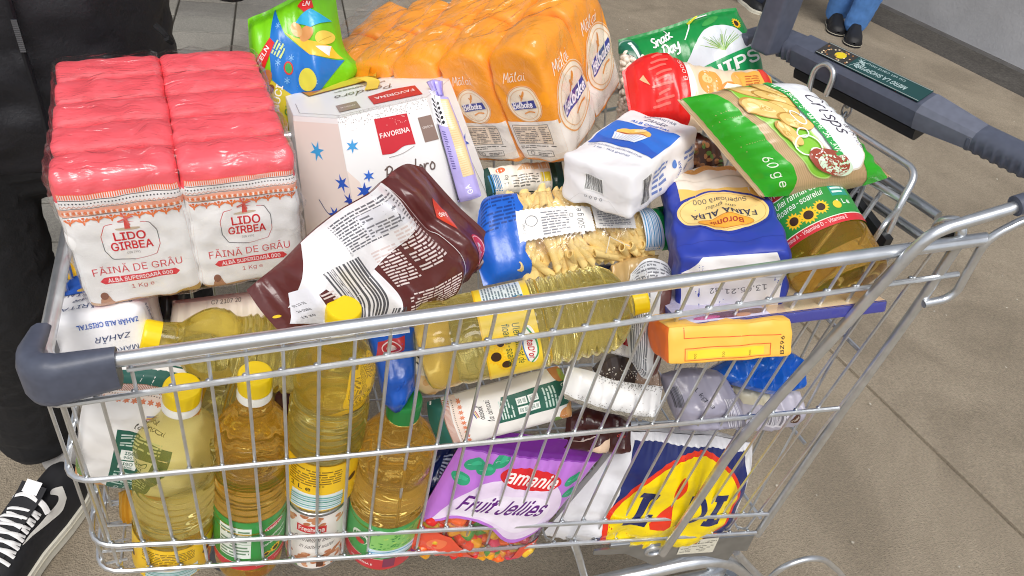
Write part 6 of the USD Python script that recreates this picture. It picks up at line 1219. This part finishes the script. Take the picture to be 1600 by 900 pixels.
b = pouch([(925, 418), (950, 412), (970, 420)], [(935, 452), (955, 456), (975, 450)], [(935, 452), (925, 418)], [(975, 450), (970, 420)], .93, (-.2, -.7, .65), .03, seal=(0, 0), amp=.004, scale=.02, seed=51, crease=.005, lam=.03, gate=.3, folds=4, power=.4, step=.003)
pouch_thing('navy_crumpled_bag', 'shiny crumpled navy bag between penne and the large bottle', 'bag', b, film('#16234e'))
# bright blue crumpled plastic and the clear bag at the right
b = pouch([(1098, 582), (1150, 558), (1215, 545), (1250, 560), (1256, 590)], [(1112, 592), (1160, 606), (1210, 616), (1252, 604)], [(1112, 592), (1098, 582)], [(1252, 604), (1256, 590)], .955, (-.2, -.7, .65), .05, seal=(0, 0), sides=(0, .02), amp=.007, scale=.028, seed=52, crease=.005, lam=.03, gate=.3, folds=4, power=.4, step=.003)
pouch_thing('blue_plastic_bag', 'crumpled bright blue plastic bag beneath the yellow packet', 'plastic bag', b, film('#1a5fc0'))
b = pouch([(1128, 588), (1190, 600), (1250, 612)], [(1150, 672), (1200, 672), (1246, 664)], [(1150, 672), (1140, 630), (1128, 588)], [(1246, 664), (1256, 640), (1250, 612)], 1.0, (-.25, -.8, .5), .05, seal=(0, 0), amp=.004, scale=.04, seed=53, crease=.005, lam=.03, gate=.3, folds=4, power=.4)
w, h = b.size['front'][0] * 1000, b.size['front'][1] * 1000; a = Art(w, h); a.ell(w * .80, h * .34, 8, 10, '#5a3a2a', -30); a.text('FIBRE', w * .80, h * .32, 4, '#e9dccb', bold=True, rot=55, fit=13); a.pts([(0, h), (w * .5, h), (w * .45, h * .6), (w * .1, h * .6)], '#d9d2b8'); a.rect(w * .4, h * .15, w * .25, h * .4, '#e2dfe6'); a.bars(w * .42, h * .2, w * .2, h * .28, 9, '#8a8892', 3)
pouch_thing('pale_film_bag', 'pale grey film bag with a brown oval sticker, beside the rear posts', 'bag', b, M('pale_film', '#b9b5c2', .3, .4, 70, vary=.04), [('front_print', 'front', a)])
b = pouch([(1108, 580), (1128, 590), (1142, 602)], [(1115, 640), (1130, 645), (1145, 640)], [(1115, 640), (1108, 580)], [(1145, 640), (1142, 602)], .95, (-.2, -.8, .5), .03, seal=(0, 0), amp=.002, seed=54, step=.003)
pouch_thing('purple_pack', 'small dark purple pack tucked beside the lilac grey bag', 'pack', b, film('#3a2450'))
# navy bag behind the jellies, blue bag, noodle bag, dark purple pack
b = pouch([(672, 700), (705, 694), (740, 690)], [(645, 790), (680, 800), (720, 800)], [(645, 790), (655, 740), (672, 700)], [(720, 800), (735, 740), (740, 690)], 1.0, (-.2, -.85, .4), .04, seal=(0, .05), amp=.003, seed=55, crease=.005, lam=.03, gate=.3, folds=4)
w, h = b.size['front'][0] * 1000, b.size['front'][1] * 1000; a = Art(w, h); a.micro(w * .35, h * .3, w * .22, h * .6, 14, '#a8b6e0', 4)
pouch_thing('navy_text_bag', 'navy bag with fine pale print behind the jellies', 'bag', b, film('#17275e'), [('front_print', 'front', a)])
b = pouch([(572, 520), (610, 508), (648, 512)], [(600, 630), (622, 645), (648, 608)], [(600, 630), (588, 580), (572, 520)], [(648, 608), (650, 560), (648, 512)], .80, (-.2, -.85, .4), .04, seal=(.03, 0), amp=.005, scale=.03, seed=56, crease=.006, lam=.03)
w, h = b.size['front'][0] * 1000, b.size['front'][1] * 1000; a = Art(w, h); a.pts([(w * .1, h * .72), (w * .2, h * .88), (w * .75, h * .92), (w * .7, h * .76), (w * .4, h * .66)], '#b3333a'); a.ring(w * .45, h * .80, w * .2, h * .08, 1, '#e8d2d0'); a.ell(w * .45, h * .80, w * .1, h * .04, '#e8d2d0')
pouch_thing('blue_crumpled_bag', 'crumpled blue bag with a red emblem left of the large bottle', 'bag', b, film('#1a55b4'), [('front_print', 'front', a)])
b = pouch([(640, 520), (670, 512), (700, 512)], [(640, 596), (665, 616), (700, 606)], [(640, 596), (636, 560), (640, 520)], [(700, 606), (704, 560), (700, 512)], .83, (-.2, -.85, .4), .04, seal=(0, 0), amp=.003, seed=57, crease=.0045, lam=.035)
w, h = b.size['front'][0] * 1000, b.size['front'][1] * 1000; a = Art(w, h); a.rect(w * .0, h * .35, w * .5, h * .65, '#e9e2d8'); script(a, 'Be', w * .3, h * .62, 7, 1.6, '#2c2624', rot=70); 
for k in range(12): a.ell(rr.uniform(0, w), rr.uniform(0, h * .4), 5, 3, '#c99a5c', rr.uniform(0, 90))
pouch_thing('noodle_bag', 'tan noodle bag with black script under the large bottle', 'bag', b, film('#d8b885'), [('front_print', 'front', a)])
b = pouch([(425, 612), (450, 604), (474, 606)], [(425, 660), (450, 664), (474, 660)], [(425, 660), (425, 612)], [(474, 660), (474, 606)], .90, (-.2, -.85, .4), .03, seal=(0, 0), amp=.002, seed=58, step=.003)
pouch_thing('aubergine_pack', 'dark purple pack between the second and third standing bottles', 'pack', b, film('#3c1636'))
b = pouch([(98, 388), (112, 372), (124, 388)], [(100, 432), (114, 440), (128, 432)], [(100, 432), (98, 388)], [(128, 432), (124, 388)], .98, (-.2, -.8, .5), .03, seal=(0, 0), amp=.003, scale=.02, seed=59, crease=.0045, lam=.035, step=.003)
pouch_thing('gold_bag', 'small gold crumpled bag inside the front rail, beside the pink pack', 'bag', b, film('#d8ab2c'))
b = pouch([(244, 448), (270, 440), (290, 446)], [(240, 500), (265, 505), (288, 500)], [(240, 500), (244, 448)], [(288, 500), (290, 446)], .86, (-.1, -.7, .7), .03, seal=(0, 0), amp=.003, seed=60, step=.003)
pouch_thing('black_bag', 'black film bag in the gap beside the white sugar bag', 'bag', b, film('#1b1a1e'))
b = pouch([(185, 770), (205, 762), (222, 768)], [(188, 812), (206, 818), (224, 812)], [(188, 812), (185, 770)], [(224, 812), (222, 768)], .93, (-.2, -.8, .5), .03, seal=(0, 0), amp=.002, seed=61, step=.003)
pouch_thing('amber_bag', 'small amber bag on the basket floor behind the leftmost bottle', 'bag', b, film('#b98a30'))

b = pouch([(1050, 196), (1085, 205), (1122, 232)], [(1058, 268), (1095, 270), (1132, 262)], [(1058, 268), (1050, 196)], [(1132, 262), (1122, 232)], .98, (-.25, -.75, .6), .04, seal=(0, 0), amp=.003, scale=.03, seed=62, crease=.004, lam=.035)
w, h = b.size['front'][0] * 1000, b.size['front'][1] * 1000; a = Art(w, h); a.g = 'nuts'
for k in range(40): a.ell(rr.uniform(0, w), rr.uniform(0, h * .7), 4.5, 3, ['#8a5a3a', '#a8744a', '#6a4228', '#5a7a3a'][k % 4], rr.uniform(0, 90))
pouch_thing('walnut_bag', 'brown patterned bag in the gap beneath the red bag and the crisps', 'bag', b, film('#4a2e22'), [('front_print', 'front', a)])

# ---------------------------------------------------------------- people
MF = manifold3d.Manifold
def ball(p, r, seg=20): return MF.sphere(float(r), seg).translate([float(x) for x in p])
def limbs(chains, step=.018, smooth=8, wrinkle=0.0, seed=1, wl=.06):
    """One continuous skin round chains of (joint, radius); each bone is the hull of the balls at its ends."""
    parts = []
    for ch in chains:
        if len(ch) == 1: parts.append(ball(*ch[0]))
        for a, b in zip(ch, ch[1:]):
            A = a if isinstance(a, list) else [a]; B = b if isinstance(b, list) else [b]
            parts.append(MF.batch_hull([ball(*q) for q in A + B]))
    m = MF.batch_boolean(parts, manifold3d.OpType.Add).refine_to_length(step); g = m.to_mesh()
    t = trimesh.Trimesh(g.vert_properties[:, :3], g.tri_verts, process=True)
    trimesh.smoothing.filter_taubin(t, iterations=smooth)
    if wrinkle:
        v, n = t.vertices, t.vertex_normals; q = v * [1, 1, 1.9]
        t.vertices = v + n * (wrinkle * (ridged(q + seed, wl, seed) + .4 * ridged(q + seed * 2, wl * .45, seed + 3)))[:, None]
    return t
CLOTH = lambda name, c, r=.85: M(name, c, r, .5, 260, vary=.12, dist=.0015)
SKIN = M('skin', '#c99478', .5, .2, 300, vary=.05)
def hand(wrist, direc, palm, s=1):
    """Palm, four unequal bent fingers and a thumb from the side of the palm."""
    d = unit(direc); n = unit(np.array(palm) - (np.array(palm) @ d) * d); sd = np.cross(n, d) * s; w = np.array(wrist); ch = [[(w, .024), [(w + d * .05 + sd * .022, .014), (w + d * .05 - sd * .022, .014)], [(w + d * .085 + sd * .03, .011), (w + d * .085 - sd * .03, .011)]]]
    for k, L in enumerate((.072, .082, .076, .058)):
        b = w + d * .085 + sd * (.030 - .020 * k); p1 = b + d * L * .45 + n * .006; p2 = p1 + d * L * .28 + n * .014; p3 = p2 + d * L * .16 + n * .016; ch.append([(b, .0095), (p1, .009), (p2, .0085), (p3, .0075)])
    t0 = w + d * .025 + sd * .026; t1 = t0 + d * .028 + sd * .028 + n * .01; ch.append([(t0, .012), (t1, .0105), (t1 + d * .03 + sd * .006 + n * .008, .009)])
    return ch
def person(label, hips, facing, ankles, knees, jacket, trousers, elbows, hands, height=1.75, group=None, loc=None, shoes=True, jr=1.0, fine=False):
    F = unit(facing); Sd = np.cross(F, [0, 0, 1.0]); hips = np.array(hips, float); k = height / 1.75; up = np.array([0, 0, 1.0])
    at_ = lambda s, f, z: np.array([hips[0], hips[1], 0]) + Sd * s + F * f + up * z * k
    th = thing('person', label, 'person', loc if loc is not None else [hips[0], hips[1], 0], group=group)
    hip = [at_(s * .09, 0, hips[2] / k) for s in (1, -1)]; chest, shl = at_(0, 0, 1.28), [at_(s * .175, 0, 1.42) for s in (1, -1)]; neck, head = at_(0, .0, 1.49), at_(0, .025, 1.645)
    body = [[[(hip[0], .10), (hip[1], .10)], [(at_(.08, 0, 1.05), .10), (at_(-.08, 0, 1.05), .10)], [(at_(.10, 0, 1.28), .105), (at_(-.10, 0, 1.28), .105)], [(shl[0], .055), (shl[1], .055)]], [(at_(0, 0, 1.42), .06), (neck, .055), (at_(0, .01, 1.56), .055)],
            [[(at_(0, .0, 1.665), .088)], [(at_(0, .045, 1.60), .062), (at_(0, .035, 1.66), .078)]], [(at_(0, .11, 1.635), .012), (at_(0, .122, 1.615), .014)], [(at_(.085, 0, 1.65), .018), (at_(.085, -.01, 1.62), .014)], [(at_(-.085, 0, 1.65), .018), (at_(-.085, -.01, 1.62), .014)]]
    for i, s in ((0, 1), (1, -1)):
        body += [[(hip[i], .085), (knees[i], .055), (ankles[i], .038)], [(shl[i], .055), (elbows[i], .042), (hands[i], .03)]]; body += hand(hands[i], np.array(hands[i]) - elbows[i], F * .3 - Sd * s, s)
    put('body', limbs(body, .02 if not fine else .014, 6), SKIN, th, smooth=80)
    hair = limbs([[[(at_(0, -.012, 1.70), .088)], [(at_(0, -.03, 1.64), .080)]]], .02, 6, .003, 3, .02); put('hair', hair, M('dark_hair', '#1d1613', .6, .6, 200, vary=.2), th, smooth=80)
    for s in (1, -1): e = trimesh.creation.icosphere(subdivisions=2, radius=.0125); e.apply_translation(at_(s * .034, .098, 1.655)); put('eye', e, M('eye_dark', '#2a211c', .2), th)
    put('mouth', limbs([[(at_(.022, .100, 1.572), .006), (at_(0, .108, 1.57), .008), (at_(-.022, .100, 1.572), .006)]], .006, 4), M('lips', '#a8665a', .45), th, smooth=80)
    jk = [[[(at_(.11, 0, .84), .12 * jr), (at_(-.11, 0, .84), .12 * jr)], [(at_(.10, 0, 1.0), .125 * jr), (at_(-.10, 0, 1.0), .125 * jr)], [(at_(.11, 0, 1.28), .13 * jr), (at_(-.11, 0, 1.28), .13 * jr)], [(shl[0], .075), (shl[1], .075)]], [(at_(0, 0, 1.44), .075), (at_(0, 0, 1.50), .072)]]
    for i in (0, 1): jk.append([(shl[i], .075), (elbows[i], .066), (np.array(hands[i]) * .92 + np.array(elbows[i]) * .08, .048)])
    put('jacket', limbs(jk, .014 if fine else .025, 8, .010 if fine else .006, 5, .07), jacket, th, smooth=80)
    tr = [[[(hip[0], .115), (hip[1], .115)], [(hip[0] - up * .08, .105), (hip[1] - up * .08, .105)]]]
    for i in (0, 1): tr.append([(hip[i], .115), (knees[i], .082), (np.array(ankles[i]) * .62 + np.array(knees[i]) * .38, .072), (np.array(ankles[i]) - up * .01, .068)])
    put('trousers', limbs(tr, 0.012 if fine else .02, 8, .006, 7, .07), trousers, th, smooth=80)
    return th, F, Sd, at_
def shoe(th, heel, toe, upper, sole_mat, laces=None, L=.30, fine=True, side=1):
    """Low trainer: cupped sole, lofted upper, tongue, crossed laces."""
    heel, toe = np.array(heel, float), np.array(toe, float); X = unit(np.array([toe[0] - heel[0], toe[1] - heel[1], 0])); Y = np.cross([0, 0, 1.0], X); O = np.array([heel[0], heel[1], 0.0])
    wl = lambda s: np.interp(s, [0, .04, .12, .3, .5, .7, .85, .95, 1], [.012, .026, .034, .036, .038, .049, .047, .032, .008]); cy = lambda s: side * np.interp(s, [0, .3, .6, 1], [0, -.002, .004, .010])
    ss = np.sin(np.linspace(-np.pi / 2, np.pi / 2, 26)) * .5 + .5
    out = sg.Polygon([(L * s, cy(s) + wl(s) + .004) for s in ss] + [(L * s, cy(s) - wl(s) - .004) for s in ss[::-1]]).buffer(.003)
    Rm = np.stack([X, Y, [0, 0, 1.0]], 1)
    so = put('sole', plate(out, Rm, O + [0, 0, .002], .030), sole_mat, th, smooth=30)
    put('sole_groove', plate(out.buffer(.0012), Rm, O + [0, 0, .020], .003), M('sole_line', '#c9c4b2', .6), so, smooth=30)
    nS, nA = 44, 40; s = np.linspace(0, 1, nS + 1); a = np.linspace(0, np.pi, nA + 1)
    hh = np.interp(s, [0, .03, .10, .25, .36, .5, .65, .8, .92, 1], [.045, .075, .088, .085, .088, .078, .060, .047, .035, .012]); g = np.zeros((nA + 1, nS + 1, 3))
    for i, q in enumerate(s):
        w_ = wl(q) + .002; pw = np.interp(q, [0, .3, .7, 1], [.55, .62, .62, .8])
        y = cy(q) - w_ * np.sign(np.cos(a)) * np.abs(np.cos(a)) ** pw; z = .028 + hh[i] * np.sin(a) ** .75
        g[:, i] = O + np.outer(np.full(nA + 1, L * q), X) + np.outer(y, Y) + np.outer(z, [0, 0, 1.0])
    b = Body(); b.faces['u'] = g; b.finish(); put('upper', b.mesh(), upper, th, smooth=60)
    if laces is not None:
        P = lambda q, v, off=.003: b.ev('u', np.array([q]), np.array([v]), off)[0][0]
        def flat(p, w_=.0062, t=.0016):
            p = smooth_path(np.array(p), 5); d = np.gradient(p, axis=0); d /= np.linalg.norm(d, axis=1, keepdims=True); n = np.cross(d, np.cross([0, 0, 1.0], d)); n /= np.linalg.norm(n, axis=1, keepdims=True); sd = np.cross(d, n)
            g_ = np.stack([p + sd * w_ / 2, p + n * t, p - sd * w_ / 2, p - n * t * .3], 1); k = len(p); f = []
            for i in range(k - 1):
                for j in range(4): a_, b_ = i * 4 + j, i * 4 + (j + 1) % 4; f += [[a_, b_, b_ + 4], [a_, b_ + 4, a_ + 4]]
            f += [[0, 2, 1], [0, 3, 2], [(k - 1) * 4, (k - 1) * 4 + 1, (k - 1) * 4 + 2], [(k - 1) * 4, (k - 1) * 4 + 2, (k - 1) * 4 + 3]]; m = trimesh.Trimesh(g_.reshape(-1, 3), f, process=False); trimesh.repair.fix_normals(m); return m
        tg = put('tongue', cat([flat([P(.66, .5, .001), P(.5, .5, .004), P(.36, .5, .010), P(.30, .5, .024)], .05, .003)]), upper, th, smooth=60)
        put('tongue_tab', flat([P(.345, .5, .016), P(.315, .5, .024), P(.29, .5, .030)], .030, .003), laces, tg, smooth=60)
        for i, q in enumerate(np.linspace(.40, .66, 7)):
            lace = flat([P(q, .30, .004), P(q + .004, .40, .007), P(q + .010, .5, .0085), P(q + .018, .60, .007), P(q + .022, .70, .004)]) ; put('lace', lace, laces, th, smooth=60)
            if i < 6: put('lace', flat([P(q + .038, .31, .004), P(q + .030, .42, .009), P(q + .02, .5, .0105), P(q + .008, .60, .009), P(q, .69, .004)]), laces, th, smooth=60)
        put('lace', flat([P(.37, .28, .006), P(.36, .4, .012), P(.35, .5, .016), P(.36, .62, .012), P(.37, .74, .006)], .010), laces, th, smooth=60)
    return b, Rm
UPPER, SOLE, LACE = M('black_nubuck', '#18181c', .75, .3, 300, vary=.15), M('cream_rubber', '#d9d5c6', .55, .15, 300, vary=.06), M('white_lace', '#ecebea', .75, .3, 900)
# the person at the front end of the trolley
an1 = at(72, 705, y=1.18); kn1 = at(-6, 452, y=1.08); an2 = np.array([-.02, 1.34, .10]); kn2 = np.array([-.04, 1.20, .50])
an1 = np.array([an1[0], an1[1], .14])
hipx = -.20
BLACKJ, BLACKT = CLOTH('black_jacket', '#15151b', .6), CLOTH('black_trousers', '#101013', .85)
th, F, Sd, A_ = person('person in dark zipped jacket, black trousers and white-soled black trainers', (hipx, 1.15, .86), (.12, -1, 0), [an1, an2] , [kn1, kn2], BLACKJ, BLACKT,
    [np.array([-.52, 1.15, 1.12]), np.array([.11, 1.08, 1.055])] if np.cross(unit([.12, -1, 0]), [0, 0, 1.0])[0] < 0 else [np.array([.11, 1.08, 1.055]), np.array([-.52, 1.15, 1.12])],
    [np.array([-.48, .95, 1.0]), np.array([.17, .90, 1.2])] if np.cross(unit([.12, -1, 0]), [0, 0, 1.0])[0] < 0 else [np.array([.17, .90, 1.2]), np.array([-.48, .95, 1.0])], fine=True, jr=1.06)
zp = [at(q[0], q[1], y=1.012) for q in ((8, -20), (22, 30), (40, 90), (62, 160), (82, 235))]
put('zip', tube(smooth_path(zp, 5), .0035, 6), M('zip_metal', '#26272c', .4, 0, metal=.6), th)
zt = [zp[1] * (1 - t_) + zp[3] * t_ for t_ in np.linspace(0, .35, 16)]
put('zip_teeth', cat([trimesh.creation.box(extents=(.006, .003, .002), transform=trimesh.transformations.translation_matrix(p + [0, -.004, 0])) for p in zt]), M('zip_teeth_metal', '#7a7d84', .35, 0, metal=.9), th, smooth=False)
put('draw_cord', tube(smooth_path([at(243, 40, y=1.03), at(256, 52, y=1.02), at(268, 66, y=1.02), at(260, 60, y=1.015)], 5), .004, 6), BLACKT, th)
hl, to = at(122, 742, z=.05), at(14, 884, z=.03)
b, Rm = shoe(th, hl, to, UPPER, SOLE, LACE, L=.31, side=-1)
w_, h_ = 310., 150.; a = Art(w_, h_)
a.pts(smooth_path([(170, 24), (128, 10), (92, 20), (74, 46), (92, 32), (122, 26), (170, 30), (60 + 118, 30)], 8), '#dcdad4') if False else None
sw = smooth_path([(62, 50), (76, 62), (86, 58), (80, 44), (92, 36), (130, 36), (176, 42), (130, 26), (92, 20), (70, 28)], 8)
sideV = lambda v: v
a.pts(sw, '#dcdad4')
a2 = Art(w_, h_); a2.L = [(np.stack([l[0][:, 0], h_ - l[0][:, 1]], 1),) + tuple(l[1:]) for l in a.L]
print_on('side_mark', b, 'u', a, th, PRINT_PAPER, off=.001); print_on('side_mark', b, 'u', a2, th, PRINT_PAPER, off=.001)
put('sock', limbs([[(at(100, 712, y=1.17), .040), (np.array([*at(108, 728, y=1.17)[:2], .075]), .040)]], .012, 5), M('grey_sock', '#b9b7b5', .9, .3, 500), th, smooth=80)
shoe(th, an2 + [0.02, .08, 0], an2 + [-.02, -.2, 0], UPPER, SOLE, LACE, L=.31)
# two people far off, only their lower legs in the picture
def far_person(label, foot1, foot2, facing, jacket, trousers, shoe_c, sole_c, grp=None):
    f1, f2 = at(*foot1, z=.02), at(*foot2, z=.02); F_ = unit(facing); S_ = np.cross(F_, [0, 0, 1.0]); mid = (f1 + f2) / 2
    if (f1 - mid) @ S_ < 0: f1, f2 = f2, f1
    an = [f1 + [0, 0, .09] - F_ * .07, f2 + [0, 0, .09] - F_ * .07]; hp = mid + [0, 0, .90]; kn = [hp * .42 + a_ * .58 + F_ * .05 + S_ * s * .05 for a_, s in zip(an, (1, -1))]
    el = [mid + S_ * s * .30 + [0, 0, 1.12] for s in (1, -1)]; hd_ = [mid + S_ * s * .28 + F_ * .1 + [0, 0, .88] for s in (1, -1)]
    t_, *_r = person(label, hp, F_, an, kn, jacket, trousers, el, hd_)
    for f_, s in ((f1, 1), (f2, -1)): shoe(t_, f_ - F_ * .13, f_ + F_ * .15, shoe_c, sole_c, None, L=.29, side=s)
BLK = M('black_shoe', '#131316', .6, .2, 300)
far_person('person in blue jeans and black shoes walking beside the rendered wall', (1302, 42), (1331, 60), (-.6, -.75, 0), CLOTH('brown_coat', '#4a3c34'), CLOTH('blue_denim', '#4f7fbe'), BLK, BLK)
far_person('person in dark navy trousers and pale-marked shoes, beyond the handle post', (1196, 20), (1172, 8), (-.2, -.95, 0), CLOTH('grey_coat', '#55565a'), CLOTH('navy_denim', '#1c2436'), BLK, SOLE)
